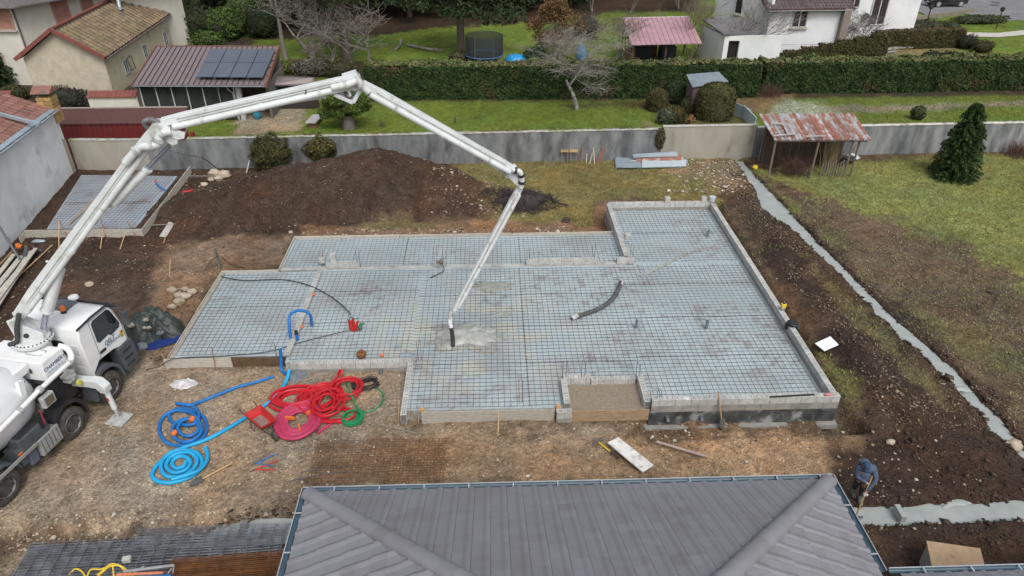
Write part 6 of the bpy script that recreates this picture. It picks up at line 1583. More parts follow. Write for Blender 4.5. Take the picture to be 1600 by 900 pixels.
# lean-to right of the garage
le=thing('lean_to_shelter','low brown sheet roof between the garage and the pollarded trees','shelter',(-11,51,0))
A=[at(415,135,1.7),at(500,133,1.7),at(490,122,2.1),at(416,119,2.1)]
mb=MB();mb.prism(A,(0,0,.05));mb.build('roof',brown_r,le,fix=True)
for i in range(9):
 f=i/8;mb=MB();mb.beam(A[0].lerp(A[3],f)+Vector((0,0,.07)),A[1].lerp(A[2],f)+Vector((0,0,.07)),.035,.03);mb.build('seam',seam_m,le)
for q in A:mb=MB();mb.cyl((q.x,q.y,0),(q.x,q.y,q.z),.05,6);mb.build('post',wood_dark,le)
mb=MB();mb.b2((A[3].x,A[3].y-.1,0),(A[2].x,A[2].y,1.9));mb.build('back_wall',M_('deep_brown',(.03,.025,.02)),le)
for px,py,s,m,lab in((418,137,.35,blue_p,'blue drum under the corner of the garage roof'),(402,181,.3,M_('teal_pot',(.03,.22,.32),(.02,.16,.24),3),'teal glazed pot on the paved terrace'),(440,159,.25,red_p,'small red thing in the shadow behind the boom')):
 q=at(px,py,.2);mb=MB();mb.lathe((q.x,q.y,0),(0,0,1),[(0,s*.5),(s*.8,s*.9),(s*1.3,s*.8),(s*1.3,s*.6)],16);mb.build('pot' if s<.34 else 'drum',m,smooth='auto',label=lab,cat='pot' if s<.34 else 'drum')
# bench / stone trough on the lawn
t=thing('stone_bench','grey stone slab bench on the lawn beside the paved terrace','bench',at(490,190,0));q=at(490,190,.3)
mb=MB();mb.box((q.x,q.y+.3,.38),(.7,1.6,.1),-.12);mb.build('slab',M_('stone_slab',(.42,.40,.40),(.33,.32,.32),4),t,bevel=.02)
for s in(-.5,.6):mb=MB();mb.box((q.x,q.y+.3+s,.16),(.5,.25,.32),-.12);mb.build('support',M_('brick_red',(.2,.09,.06)),t)

# ============================================================ CREAM HOUSES AT THE UPPER LEFT
cream=M_('cream_roughcast',(.52,.47,.36),(.42,.38,.29),1.5,bump=.5,bsc=12,fine=.12,fsc=8)
white_r=M_('pale_roughcast',(.62,.60,.53),(.54,.52,.46),1.0,bump=.3,bsc=12,fine=.06,fsc=8)
mossy=M_('mossy_tile',(.22,.15,.10),(.15,.115,.07),3,obr=.25,bump=.5,c3=(.15,.15,.06),c3sc=.7,c3lo=.5,c3hi=.75,fine=.15,fsc=12)
shutter=M_('pinkish_shutter',(.38,.20,.15),(.30,.15,.115),3)
verge=M_('verge_red',(.22,.07,.055),(.17,.055,.045),4)
def framed_window(par,c,ux,w_,h_,out,m_frame=None,panes=2,sh=False,sill=True,mg=None):
 "window in a wall: c centre, ux along the wall, out normal"
 ux=Vector(ux).normalized();out=Vector(out).normalized();c=Vector(c);u=Vector((0,0,1));m_frame=m_frame or whitef
 def bxx(du,dz,su,sz,d0,d1):
  P=[c+ux*(du-su/2)+u*(dz-sz/2)+out*d0,c+ux*(du+su/2)+u*(dz-sz/2)+out*d0,c+ux*(du+su/2)+u*(dz+sz/2)+out*d0,c+ux*(du-su/2)+u*(dz+sz/2)+out*d0]
  m_=MB();m_.prism(P,out*(d1-d0));return m_
 fr=MB()
 for du,dz,su,sz in((-w_/2,0,.09,h_+.09),(w_/2,0,.09,h_+.09),(0,h_/2,w_,.09),(0,-h_/2,w_,.09)):b=bxx(du,dz,su,sz,-.03,.05);fr.add(b.v,b.f)
 f=fr.build('window',m_frame,par,fix=True)
 if sh:
  s=bxx(0,0,w_-.1,h_-.1,0,.06).build('shutter',shutter,f,fix=True)
  for k in range(5):bxx(0,-h_/2+h_*(k+.5)/5,w_-.16,.02,.062,.075).build('batten',verge,s,fix=True)if k in(1,3)else None
 else:
  pw=(w_-.09)/panes
  for k in range(panes):bxx(-w_/2+.045+pw*(k+.5),0,pw-.08,h_-.1,0,.015).build('pane',mg or glass_m,f,fix=True)
  m2=MB()
  for k in range(1,panes):b=bxx(-w_/2+.045+pw*k,0,.08,h_-.09,0,.035);m2.add(b.v,b.f)
  if m2.v:m2.build('mullion',m_frame,f,fix=True)
 if sill:bxx(0,-h_/2-.1,w_+.35,.09,0,.2).build('sill',M_('sill',(.45,.42,.36)),f,fix=True)
wg=thing('gabled_wing','cream roughcast wing with mossy red tile roof and dark red verges','house wing',(-29,57,0))
gR,gL=Vector((-27.1,51.9,0)),Vector((-32.4,51.6,0));ev=2.95;ap=4.75
dn=Vector((.02,1,0)).normalized();Lw=15.2
dn=(at(275,22,3.2)-at(178,90,3.2));dn.z=0;Lw=dn.length;dn.normalize()
gm=gR.lerp(gL,.5)
mb=MB();mb.prism([gL,gR,gR+Vector((0,0,ev)),gm+Vector((0,0,ap)),gL+Vector((0,0,ev))],dn*Lw);mb.build('wall',cream,wg,fix=True)
mb=MB();e_n=Vector((dn.y,-dn.x,0));mb.prism([gR+e_n*.012,gR+dn*Lw+e_n*.012,gR+dn*Lw+e_n*.012+Vector((0,0,ev)),gR+e_n*.012+Vector((0,0,ev))],e_n*.02);mb.build('sunlit_side_skin',M_('sunlit_cream',(.66,.60,.43),(.56,.51,.36),.8,fine=.08,c3=(.4,.36,.25),c3sc=1),wg,fix=True)  # lighter skin over the cream wall: sunlight on this side put into its colour
eR=gR+Vector((.35,-.35,ev-.12));eL=gL+Vector((-.35,-.35,ev-.12));rd=gm+Vector((0,-.35,ap+.03))
for s,e in((1,eR),(-1,eL)):
 mb=MB();mb.prism([e,rd,rd+dn*(Lw+.7),e+dn*(Lw+.7)],Vector((0,0,.08)));mb.build('roof_deck',wood_dark,wg,fix=True)
 mb=MB();mb.beam(e+Vector((0,-.05,.1)),rd+Vector((0,-.05,.1)),.16,.24);mb.build('verge',verge,wg)
 if s>0:
  gutter(tuple(e+Vector((0,0,.05))),tuple(e+dn*(Lw+.7)+Vector((0,0,.05))),tuple(Vector((dn.y,-dn.x,0))),wg,verge)
  uy=(rd-e);Lr=uy.length;uy.normalize();ux=-dn
  tile_roof(wg,e+dn*(Lw+.66)+Vector((0,0,.10)),ux,uy,int((Lw+.6)/.62),int(Lr/.36),.62,.36,mossy,hh=.10)
mb=MB();mb.cyl(rd+Vector((0,0,.12)),rd+dn*(Lw+.7)+Vector((0,0,.12)),.11,8);mb.build('ridge',verge,wg)
wn=Vector((dn.y,-dn.x,0))
for px,py,w_,h_ in((196,104,.8,.95),(227,85,.8,1.5),(258,62,.9,1.4)):
 A=gR;q=onplane(px,py,(A.x,A.y),(A.x+dn.x,A.y+dn.y));framed_window(wg,q+wn*.06,dn,w_,h_,wn,m_frame=whitef,mg=M_('dull_pane',(.2,.23,.24),(.14,.16,.17),2,rough=.2),sill=False)
p=onplane(205,104,(gR.x+wn.x,gR.y+wn.y),(gR.x+dn.x+wn.x,gR.y+dn.y+wn.y))
t=thing('folded_frame','dark metal frame leaning on the cream wing wall','metal frame',(p.x,p.y,0))
for a,b in(((198,92),(206,110)),((204,87),(212,106)),((198,92),(204,87)),((206,110),(212,106))):
 mb=MB();A=(gR.x+wn.x*.3,gR.y+wn.y*.3);B=(A[0]+dn.x,A[1]+dn.y);mb.cyl(onplane(*a,A,B),onplane(*b,A,B),.03,6);mb.build('tube',steel_dark,t)
c=at(184,10,5.0);t=thing('flue_pipe','galvanised flue pipe on the mossy tile roof','flue',at(188,16,4.3))
mb=MB();mb.cyl(at(188,16,4.2),at(183,-6,5.2),.16,12);mb.build('pipe',zinc,t,smooth='auto');q=at(185,14,4.35);mb=MB();mb.box(q,(.7,.5,.08));mb.build('flashing',zinc,t)
# main pale house behind
mh=thing('pale_house','tall pale house with pinkish shutters at the upper left corner','house',(-38,60,0))
def flatwall(par,p,q,z0,z1,m,th=.3,name='wall'):
 p=Vector((p[0],p[1],z0));q=Vector((q[0],q[1],z0));d=(q-p).normalized();n=Vector((-d.y,d.x,0));mb=MB();mb.prism([p,q,q+Vector((0,0,z1-z0)),p+Vector((0,0,z1-z0))],n*th);return mb.build(name,m,par,fix=True)
c0=(-35.2,55.4);cL=(-46,55.0);c1=(-28.2,68.5)
cR=Vector((-31.9,55.6,0))
d2=Vector((.47,.88,0)).normalized()
k0=Vector((-34.4,55.3,0));k1=k0+d2*15
flatwall(mh,(-48,56.5),(k0.x,k0.y),0,5.85,white_r);flatwall(mh,(k0.x,k0.y),(k1.x,k1.y),0,5.85,white_r)
nn=Vector((d2.y,-d2.x,0))
for(px,py,w_,h_)in((95,17,1.3,1.9),(136,8,1.0,1.5),(172,-2,.9,1.4)):
 q=onplane(px,py,(k0.x,k0.y),(k1.x,k1.y));framed_window(mh,q+nn*.02,d2,w_,h_,nn,sh=True,m_frame=M_('pink_surround',(.42,.27,.22)))
q=onplane(4,24,(-48,56.5),(k0.x,k0.y));framed_window(mh,q+Vector((0,-.05,0)),(1,-.08,0),1.2,1.9,(0,-1,0),sh=True,m_frame=MATS['pink_surround'])
# downpipe, string line, eave, balcony
mb=MB();q=k0+nn*.08+d2*.1;mb.cyl((q.x,q.y,.2),(q.x,q.y,6.4),.06,8);mb.build('downpipe',M_('brown_pipe',(.12,.09,.08)),mh)
mb=MB();mb.prism([(-49,55.6,5.7),(k0.x+.9,k0.y-.9,5.7),(k1.x+.9,k1.y-.9,5.7),(k1.x-3,k1.y+3,8.2),(-40,64,8.6),(-49,60,8.2)],(0,0,.1));mb.build('roof',M_('grey_brown_tile',(.10,.09,.095),(.14,.12,.12),3,bump=.8,bsc=10),mh,fix=True)
gutter((-49,55.6,5.75),(k0.x+.9,k0.y-.9,5.75),(0,-1,0),mh,MATS['brown_pipe'])
bx0=at(-15,62,2.6);bx1=at(36,60,2.6);by=bx1.y
mb=MB();mb.b2((bx0.x-2,by-.1,2.45),(bx1.x,k0.y+.2,2.62));bal=mb.build('balcony',M_('balcony_slab',(.40,.36,.31)),mh)
mb=MB()
for i in range(30):x=bx1.x-.05-i*.14;mb.cyl((x,by,2.62),(x,by+(.05*math.sin(i)),3.5),.014,5)
for i in range(12):y=by+i*.14;mb.cyl((bx1.x-.03,y,2.62),(bx1.x-.03,y,3.5),.014,5)
mb.beam((bx0.x-2,by,3.52),(bx1.x,by,3.52),.05,.05);mb.beam((bx1.x-.03,by,3.52),(bx1.x-.03,k0.y,3.52),.05,.05);mb.build('railing',black_m,bal)
# garden walls with red tile caps either side of the gable
def tilecap_wall(p,q,h,label,m=white_r):
 t=thing('garden_wall',label,'wall',(p[0],p[1],0));flatwall(t,p,q,0,h,m,.25)
 mb=MB();a=Vector((p[0],p[1]-.12,h));b=Vector((q[0],q[1]-.12,h));n=max(2,int((b-a).length/.26))
 for i in range(n):
  c=a.lerp(b,i/n);d=a.lerp(b,(i+.92)/n);m1=MB();m1.prism([c,d,d+Vector((0,.55,.28)),c+Vector((0,.55,.28))],Vector((0,0,.05)));m1.build('cap_tile',verge,t,fix=True)
a=at(0,128,1.6);b=at(62,127,1.6);tilecap_wall((a.x-3,47.2),(b.x-.2,47.2),1.5,'pale garden wall with red tile cap left of the cream gable')
b1=at(172,127,1.6);tilecap_wall((b1.x,47.0),(b1.x+3.2,47.0),1.5,'pale garden wall with red tile cap between gable and garage')
for px,py,lab in((166,148,'brown flower pot on the ground by the cream gable'),(172,150,'second brown flower pot right by the garden wall'),(181,145,'terracotta bowl on the garden wall foot')):
 q=at(px,py,.3);mb=MB();mb.lathe((q.x,q.y,.1),(0,0,1),[(0,.14),(.3,.24),(.32,.2)],12);mb.build('flower_pot',terra if px==181 else M_('brown_pot',(.16,.08,.05)),smooth='auto',label=lab,cat='pot')

# ============================================================ WHITE HOUSE AT THE UPPER RIGHT
wh=thing('white_house','white rendered house with brown tile roof behind the hedge','house',(28,62,0))
wren=M_('white_render',(.74,.75,.76),(.66,.67,.68),.8,fine=.04,fsc=8,c3=(.5,.5,.5),c3sc=.8,c3lo=.64,c3hi=.85)
GZH=.6 # the house stands a little higher than the hedge foot
y0=61.3
A0=(23.45,y0);A1=(29.7,y0+.2)
zt=4.35
flatwall(wh,A0,A1,-.2,zt,wren)
# left gable side running back and left (visible above the annex)
flatwall(wh,(20.6,67.5),(23.45,y0+.02),-.2,7.2,wren)
q=at(1193,10,5.3)
mb=MB();e0=Vector((23.1,y0-.55,3.98));e1=Vector((30.4,y0-.25,3.98));t0=e0+Vector((-.6,5.5,2.4));t1=e1+Vector((0,5.5,2.4));mb.prism([e0,e1,t1,t0],(0,0,.1));mb.build('roof_deck',wood_dark,wh,fix=True)
btile=M_('brown_tile',(.105,.08,.078),(.075,.058,.056),3,obr=.2,bump=.4)
tile_roof(wh,e1+Vector((0,0,.12)),(e0-e1),(t1-e1),24,9,.305,.40,btile)
gutter(tuple(e0+Vector((0,0,.02))),tuple(e1+Vector((0,0,.02))),(0,-1,0),wh,MATS['brown_pipe'])
mb=MB();mb.beam(e0+Vector((-.05,0,.05)),t0,.12,.3);mb.build('verge',wood_dark,wh)
mb=MB();q0=onplane(1198,12,A0,A1);q1=onplane(1193,52,A0,A1);mb.tube([q0+Vector((.15,-.35,.1)),q0+Vector((.05,-.1,-.2)),Vector((q0.x,q0.y-.1,.3))],.06,8);mb.build('downpipe',zinc,wh)
q=onplane(1250,28,A0,A1);framed_window(wh,q+Vector((0,-.02,0)),(1,.03,0),1.25,1.45,(0,-1,0),mg=M_('brown_pane',(.03,.018,.02)))
q=onplane(1156,6,(20.6,67.5),(23.45,y0));
dW=Vector((2.85,-6.2,0)).normalized();nW=Vector((dW.y,-dW.x,0));framed_window(wh,q+nW*.05,dW,.9,1.6,nW,panes=1)
# string line under the wall
mb=MB();a=onplane(1193,70,A0,A1);mb.beam((a.x,y0-.01,a.z),(29.4,y0+.18,a.z),.03,.03);mb.build('string_line',M_('pale_grey',(.5,.5,.5)),wh)
# right wing with french windows and terrace
W0=at(1310,38,1.2);W1=at(1412,40,1.2)
flatwall(wh,(29.7,64.6),(38.3,65.4),0,6,wren)
mb=MB();mb.b2((29.5,60.9,0),(30.1,61.5,4.1));mb.build('stone_pillar',M_('brown_pillar',(.26,.21,.18),(.2,.16,.14),3),wh)
for px,py,w_,h_ in((1374,14,1.1,2.6),(1336,-4,.8,1.6)):
 q=onplane(px,py,(29.7,64.6),(38.3,65.4));framed_window(wh,q+Vector((0,-.05,0)),(1,.1,0),w_*1.3,h_,(.1,-1,0),mg=M_('brown_pane',(.03,.018,.02)),sill=False)
mb=MB();T_=[at(1305,55,1.15),at(1422,46,1.15),at(1425,38,1.15),at(1318,38,1.15)];mb.prism([Vector((p.x,p.y,0))for p in T_],(0,0,1.15));mb.build('terrace',M_('terrace_stone',(.5,.45,.38)),wh,fix=True)
for px,py,lab in((1322,30,'white garden chair at the left end of the terrace'),(1407,32,'white garden chair at the right end of the terrace')):
 q=at(px,py+8,1.15);t=thing('garden_chair',lab,'chair',(q.x,q.y,1.15))
 mb=MB();mb.box((q.x,q.y,1.6),(.5,.5,.05));mb.build('seat',wren,t);mb=MB();mb.box((q.x,q.y+.24,1.9),(.5,.05,.6));mb.build('backrest',wren,t)
 for a in(-.2,.2):
  for b in(-.2,.2):mb=MB();mb.cyl((q.x+a,q.y+b,1.15),(q.x+a,q.y+b,1.58),.025,5);mb.build('leg',wren,t)
q=onplane(1353,26,(29.7,64.45),(38.3,65.25));t=thing('wall_satellite_plate','dark round plate on the white terrace wall','plate',(q.x,q.y,q.z));mb=MB();mb.cyl(q+Vector((0,.06,0)),q-Vector((0,.0,0)),.3,14);mb.build('disc',M_('slate_disc',(.06,.07,.1)),t)
# annex with flat roof
an=thing('flat_roofed_annex','low white annex with grey felt roof and dark doorway','annex',(20,61,0))
f0,f1=Vector((19.75,60.7,0)),Vector((23.44,60.9,0));bk=at(1093,44,2.7)
zt2=2.75
pA=at(1131,56,zt2);pB=at(1193,53,zt2);pC=at(1158,29,3.15);pD=at(1096,31,3.15)
pf0,pf1=Vector((pA.x+.15,pA.y+.15,0)),Vector((23.44,pB.y+.15,0))
dq=onplane(1145,78,(pf0.x,pf0.y),(pf1.x,pf1.y));dw=.45
for a,b,z0,z1 in((pf0.x,dq.x-dw,-.2,zt2-.05),(dq.x+dw,pf1.x,-.2,zt2-.05),(dq.x-dw,dq.x+dw,zt2-.42,zt2-.05)):
 flatwall(an,(a,pf0.y),(b,pf0.y),z0,z1,wren,.25)
mb=MB();mb.b2((dq.x-dw,pf0.y+.26,-.2),(dq.x+dw,pf0.y+.3,zt2-.42));mb.build('doorway',M_('dark_interior',(.012,.008,.008)),an)
mb=MB();mb.b2((dq.x+dw-.04,pf0.y-.0,-.2),(dq.x+dw,pf0.y+.24,zt2-.42));mb.build('door_frame',whitef,an)
flatwall(an,(pD.x+.15,pD.y),(pf0.x,pf0.y+.005),-.2,zt2-.05,wren,.25)
mb=MB();mb.prism([pA,pB,pC,pD],(0,0,.12));mb.build('roof',M_('grey_felt',(.17,.165,.17),(.13,.13,.135),2,bump=.3,c3=(.07,.06,.04),c3sc=1.0,c3lo=.62,c3hi=.75),an,fix=True)
# driveway, path, car
def sheet(name,pts,m,z=.02):
 P=[at(a,b,0)for a,b in pts];mb=MB();mb.prism([Vector((p.x,p.y,z-.05))for p in P],(0,0,.05));return mb.build(name,m,kind='structure',fix=True)
asph=M_('asphalt',(.19,.19,.20),(.15,.15,.155),1.2,bump=.4,bsc=15,fine=.12,fsc=6,c3=(.24,.235,.23),c3sc=.5)
sheet('driveway',[(1418,12),(1455,28),(1500,22),(1530,25),(1575,33),(1640,30),(1640,-40),(1420,-40)],asph,.09)
sheet('garden_path',[(1500,52),(1560,53),(1640,44),(1640,52),(1560,59),(1504,58)],M_('pale_path',(.5,.48,.43),(.42,.40,.36),2),.10)
for px,py in((1554,8),(1556,4)):q=at(px,py,.1);mb=MB();mb.cyl((q.x,q.y,.095),(q.x,q.y,.11),.5,16);mb.build('manhole_cover',M_('iron_cover',(.07,.07,.075)),label='nearer dark manhole cover on the driveway' if py==8 else 'farther dark manhole cover on the driveway',cat='manhole cover')
mb=MB();a=at(1428,28,.3);b=at(1525,15,.3);mb.beam(a+Vector((0,0,-.1)),b+Vector((0,0,-.1)),.3,.5);mb.build('low_wall',M_('mossy_stone',(.22,.2,.17),(.14,.14,.09),3,bump=.6),label='low mossy stone wall in front of the parked car',cat='wall')
cq=at(1480,12,0);car=thing('parked_car','black car parked on the driveway at the top right edge','car',(cq.x,cq.y+.6,.09),R(2))
carp=M_('black_car_paint',(.012,.012,.014),(.02,.02,.022),3,rough=.2,coat=.8)
pr_=[(-2.1,.35),(-2.12,.75),(-1.95,.92),(-1.25,1.0),(-.6,1.42),(.3,1.5),(1.2,1.42),(1.85,1.0),(2.1,.9),(2.12,.45),(1.95,.3),(-1.9,.28)]
mb=MB();mb.prism([Vector((x,-.85,z))for x,z in pr_],(0,1.7,0));mb.build('body',carp,car,local=True,fix=True,bevel=.08,smooth='auto')
for y in(-.86,.845):
 mb=MB();mb.prism([Vector((x,y,z))for x,z in((-1.05,1.02),(-.55,1.34),(.3,1.41),(1.1,1.34),(1.5,1.02))],(0,.015,0));mb.build('side_window',glass_m,car,local=True,fix=True)
for x in(-1.3,1.3):
 for y in(-.88,.7):
  t=MB();t.lathe((x,y,.32),(0,1,0),[(0,.2),(.02,.32),(.16,.32),(.18,.2)],20);o=t.build('wheel',tyre_m,car,local=True,smooth='auto')
  t=MB();t.lathe((x,y-.012,.32),(0,1,0),[(0,.05),(.01,.21),(.19,.21)],16);t.build('rim',alu,o,local=True,smooth='auto')
for y in(-.6,.6):t=MB();t.box((-2.03,y,.72),(.16,.3,.14));t.build('headlight',M_('lamp_glass',(.6,.62,.65),rough=.1),car,local=True,bevel=.03)
t=MB();t.box((-2.12,0,.5),(.03,.5,.11));t.build('number_plate',wren,car,local=True)
# ============================================================ PINK SHELTER
ps=thing('pink_roof_shelter','open timber shelter with faded pink sheet roof over garden machinery','shelter',(14,60,0))
pink=M_('faded_pink_sheet',(.44,.27,.30),(.36,.21,.24),1.5,rough=.55,fine=.06)
a0,a1,a2,a3=Vector((11.3,57.3,2.15)),Vector((17.0,57.6,2.15)),Vector((17.3,63.3,3.05)),Vector((11.5,62.9,3.05))
for i in range(14):
 f0_,f1_=i/14,(i+.94)/14
 mb=MB();mb.prism([a0.lerp(a1,f0_),a0.lerp(a1,f1_),a3.lerp(a2,f1_),a3.lerp(a2,f0_)],(0,0,.05));mb.beam(a0.lerp(a1,f0_)+Vector((0,0,.07)),a3.lerp(a2,f0_)+Vector((0,0,.07)),.05,.05);mb.build('roof_sheet',pink,ps,fix=True)
mb=MB();mb.prism([a3,a2,a2+Vector((0,.9,-.2)),a3+Vector((0,.9,-.2))],(0,0,.1));mb.build('ridge_sheet',M_('white_sheet',(.62,.60,.62)),ps,fix=True)
for q,z in((Vector((11.5,57.7,0)),2.15),(Vector((16.8,57.9,0)),2.15),(Vector((14.2,57.8,0)),2.15),(Vector((11.6,63,0)),3.0),(Vector((17.1,63.2,0)),3.0)):
 mb=MB();mb.cyl(q,q+Vector((0,0,z)),.06,6);mb.build('post',wood_dark,ps)
for a,b in(((11.5,57.7,1.2),(11.6,60,2.5)),((11.55,60,.2),(11.6,62.9,2.8)),((11.5,58,.2),(11.5,60.5,2.6)),((10.6,62.9,3.0),(11.5,62.9,3.0))):mb=MB();mb.cyl(a,b,.045,6);mb.build('brace',wood_dark,ps)
for(px,py,d,m,lab,nm,cat_)in((988,87,(1.0,.8,.9),M_('orange_wood',(.35,.2,.08),(.2,.11,.05),5),'stack of brownish planks under the left of the pink roof','plank_stack','plank stack'),(1006,82,(1.6,1.2,1.3),M_('dark_cover',(.03,.032,.038)),'dark covered machine under the pink roof','covered_machine','machine'),(1045,84,(1.3,1.0,1.1),M_('slate_cover',(.06,.07,.085),(.03,.035,.04),3),'bluish grey covered machine under the pink roof','covered_machine','machine'),(1022,76,(.7,.5,1.5),M_('orange_cloth',(.4,.12,.03),(.2,.07,.03),5),'orange brown object standing in the middle of the pink shelter','garden_tool_rack','tool rack')):
 q=at(px,py,d[2]/2);mb=MB();mb.box((q.x,q.y+.6,d[2]/2),d,.1);mb.box((q.x+.1,q.y+.5,d[2]*.9),(d[0]*.6,d[1]*.6,d[2]*.35),.3);mb.build(nm,m,bevel=.08,label=lab,cat=cat_)
# trampoline, blue pools
tr=thing('trampoline','trampoline with dark safety net on the lawn behind the hedge','trampoline',at(757,97,0));c=at(757,93,.6)
net=M_('safety_net',(.025,.035,.035),alpha=.72)
mb=MB();n=24;P=[(c.x+1.55*math.cos(a),c.y+1.4+1.5*math.sin(a))for a in[2*math.pi*k/n for k in range(n)]]
mb.add([(x,y,.65)for x,y in P]+[(x,y,2.25)for x,y in P],[(i,(i+1)%n,n+(i+1)%n,n+i)for i in range(n)]);mb.build('net',net,tr)
mb=MB();mb.add([(x,y,.64)for x,y in P],[tuple(range(n))]);mb.build('mat',black_m,tr)
mb=MB();mb.tube([(x,y,.66)for x,y in P],.05,6,closed=True);mb.build('frame',M_('blue_pad',(.05,.12,.3)),tr)
for k in range(0,n,4):mb=MB();mb.cyl((P[k][0],P[k][1],0),(P[k][0],P[k][1],2.3),.03,6);mb.build('pole',steel_dark,tr)
bp=M_('blue_pool',(.02,.30,.62),(.015,.2,.45),3,rough=.4)
for px,py,rx,ry,h,lab in((806,92,.95,.7,.75,'bright blue covered pool behind the hedge, left of the beech'),(908,82,.5,.5,1.2,'bright blue barrel shape glimpsed through the bare branches'),(795,101,.8,.5,.35,'darker blue tarpaulin beside the covered pool')):
 q=at(px,py,h*.5);mb=MB();mb.blob((q.x,q.y,h*.4),(rx,ry,h*.6),14,8,.12,px,zmin=0.0);mb.build('covered_pool' if px != 908 else 'blue_barrel',bp if px != 795 else MATS['blue_tarp_edge'],smooth=True,label=lab,cat='pool' if px != 908 else 'barrel')
# ============================================================ RUSTY SHED IN THE YARD
rs=thing('rusty_shed','ramshackle lean-to shed with rusty corrugated roof','shed',(17.7,37,0))
s0,s1,s2,s3=Vector((15.15,35.75,2.2)),Vector((20.35,35.6,2.2)),Vector((20.45,38.35,2.75)),Vector((15.1,38.4,2.75))
rust=M_('rust_red_sheet',(.33,.14,.10),(.26,.11,.08),3,rough=.8,c3=(.40,.37,.36),c3sc=1.8,c3lo=.5,c3hi=.62,fine=.15,obr=.2);palesh=M_('faded_zinc_sheet',(.45,.46,.48),(.33,.32,.33),3,rough=.6,c3=(.30,.14,.10),c3sc=1.5,c3lo=.48,c3hi=.62,fine=.12,obr=.2)
K=26
for i in range(K):
 f0_,f1_=i/K,(i+.9)/K;e=random.uniform(-.06,.06)
 p0,p1=s0.lerp(s1,f0_),s0.lerp(s1,f1_);p2,p3=s3.lerp(s2,f1_),s3.lerp(s2,f0_);m=(p0+p1)/2+Vector((0,-e,.06));m2_=(p2+p3)/2+Vector((0,0,.06))
 mb=MB();mb.add([p0,m,p1,p3,m2_,p2,p0-Vector((0,0,.01)),p1-Vector((0,0,.01)),p2-Vector((0,0,.01)),p3-Vector((0,0,.01))],[(0,1,4,3),(1,2,5,4),(6,9,8,7)])
 mb.build('roof_sheet',rust if(i in(1,4,8,9,12,13)or i>13 and i%3 != 0)else palesh,rs)
for a,b,w_ in(((1204,193),(1222,193),.14),((1222,190),(1232,211),.1),((1208,212),(1244,209),.12),((1210,208),(1236,200),.07),((1258,213),(1290,212),.1)):
 mb=MB();mb.beam(at(*a,2.62 if a[1]<200 else 2.42),at(*b,2.62 if b[1]<200 else 2.42),w_,.05);mb.build('loose_plank',M_('silver_plank',(.40,.38,.37),(.3,.28,.27),4),rs)
for x,y,h in((15.3,35.95,2.15),(17.6,35.9,2.15),(19.5,35.9,2.2),(19.9,36.0,2.2),(15.5,38.2,2.6),(20.1,38.1,2.6)):
 mb=MB();mb.cyl((x,y,-.1),(x+random.uniform(-.05,.05),y,h),.055,7);mb.build('post',M_('grey_brown_post',(.2,.16,.13),(.13,.1,.08),4),rs)
mb=MB();mb.beam((15.2,35.9,2.12),(20.2,35.8,2.1),.08,.1);mb.build('beam',MATS['grey_brown_post'],rs)
for i in range(28):
 x=15.5+i*.165;mb=MB();mb.b2((x,37.9-.02*(i%2),-.1),(x+.14,37.93,2.3));mb.build('back_board',wood_dark,rs)
for i in range(9):
 x=18.2+i*.14;mb=MB();mb.b2((x,36.0,-.1),(x+.05,36.03,.75+.1*(i%3)));mb.build('picket',M_('grey_picket',(.2,.18,.15),(.13,.11,.09),4),rs)
c=at(1330,250,.2)
for dx,lab,m in((-.15,'dark tipped garden machine beside the rusty shed',black_m),(.25,'grey plastic box beside the rusty shed',M_('pale_plastic',(.45,.48,.52)))):
 mb=MB();mb.blob((c.x+dx,c.y+dx*.8+.2,.2),(.4,.25,.22),9,6,.35,int(dx*40));mb.build('garden_machine' if dx<0 else 'plastic_box',m,label=lab,cat='machine' if dx<0 else 'box')
c=at(1180,262,.1);mb=MB();mb.blob((c.x,c.y,.12),(.18,.14,.12),8,6,.3,5);mb.build('yellow_rag',yellow_p,smooth=True,label='small yellow rag beside the trench end near the shed',cat='rag')
# metal sheets stack against the wall
t=thing('metal_sheet_stack','stack of pale bluish roof sheets lying in front of the wall','sheet stack',at(1018,258,0))
for k,(pts,z,m)in enumerate((([(960,247),(1074,250),(1076,262),(962,263)],.12,zinc),([(962,246),(1000,249),(1002,262),(963,262)],.17,zinc),([(1003,249),(1072,250),(1072,260),(1003,262)],.2,M_('pale_zinc',(.5,.58,.62),(.42,.5,.54),3,rough=.4)))):
 P=[at(a,b,z)for a,b in pts];mb=MB();mb.prism(P,(0,0,.035));o=mb.build('metal_sheet',m,t,fix=True)
t=thing('metal_sheet_stack','rust red and grey roof sheets leaning behind the pale stack','sheet stack',at(1025,246,0))
for k,(a,b,z0,z1,m)in enumerate(((980,1060,.0,.34,palesh),(990,1058,.22,.5,rust),(985,1052,.4,.64,M_('dull_zinc',(.25,.30,.34),(.19,.23,.26),3,rough=.5)))):
 A=at(a,246,.1);B=at(b,243,.1);mb=MB();mb.prism([(A.x,38.2-.12*(3-k),z0),(B.x,38.25-.12*(3-k),z0+.02),(B.x,38.45-.1*(3-k),z1),(A.x,38.4-.1*(3-k),z1-.12)],(0,.03,0));mb.build('metal_sheet',m,t,fix=True)
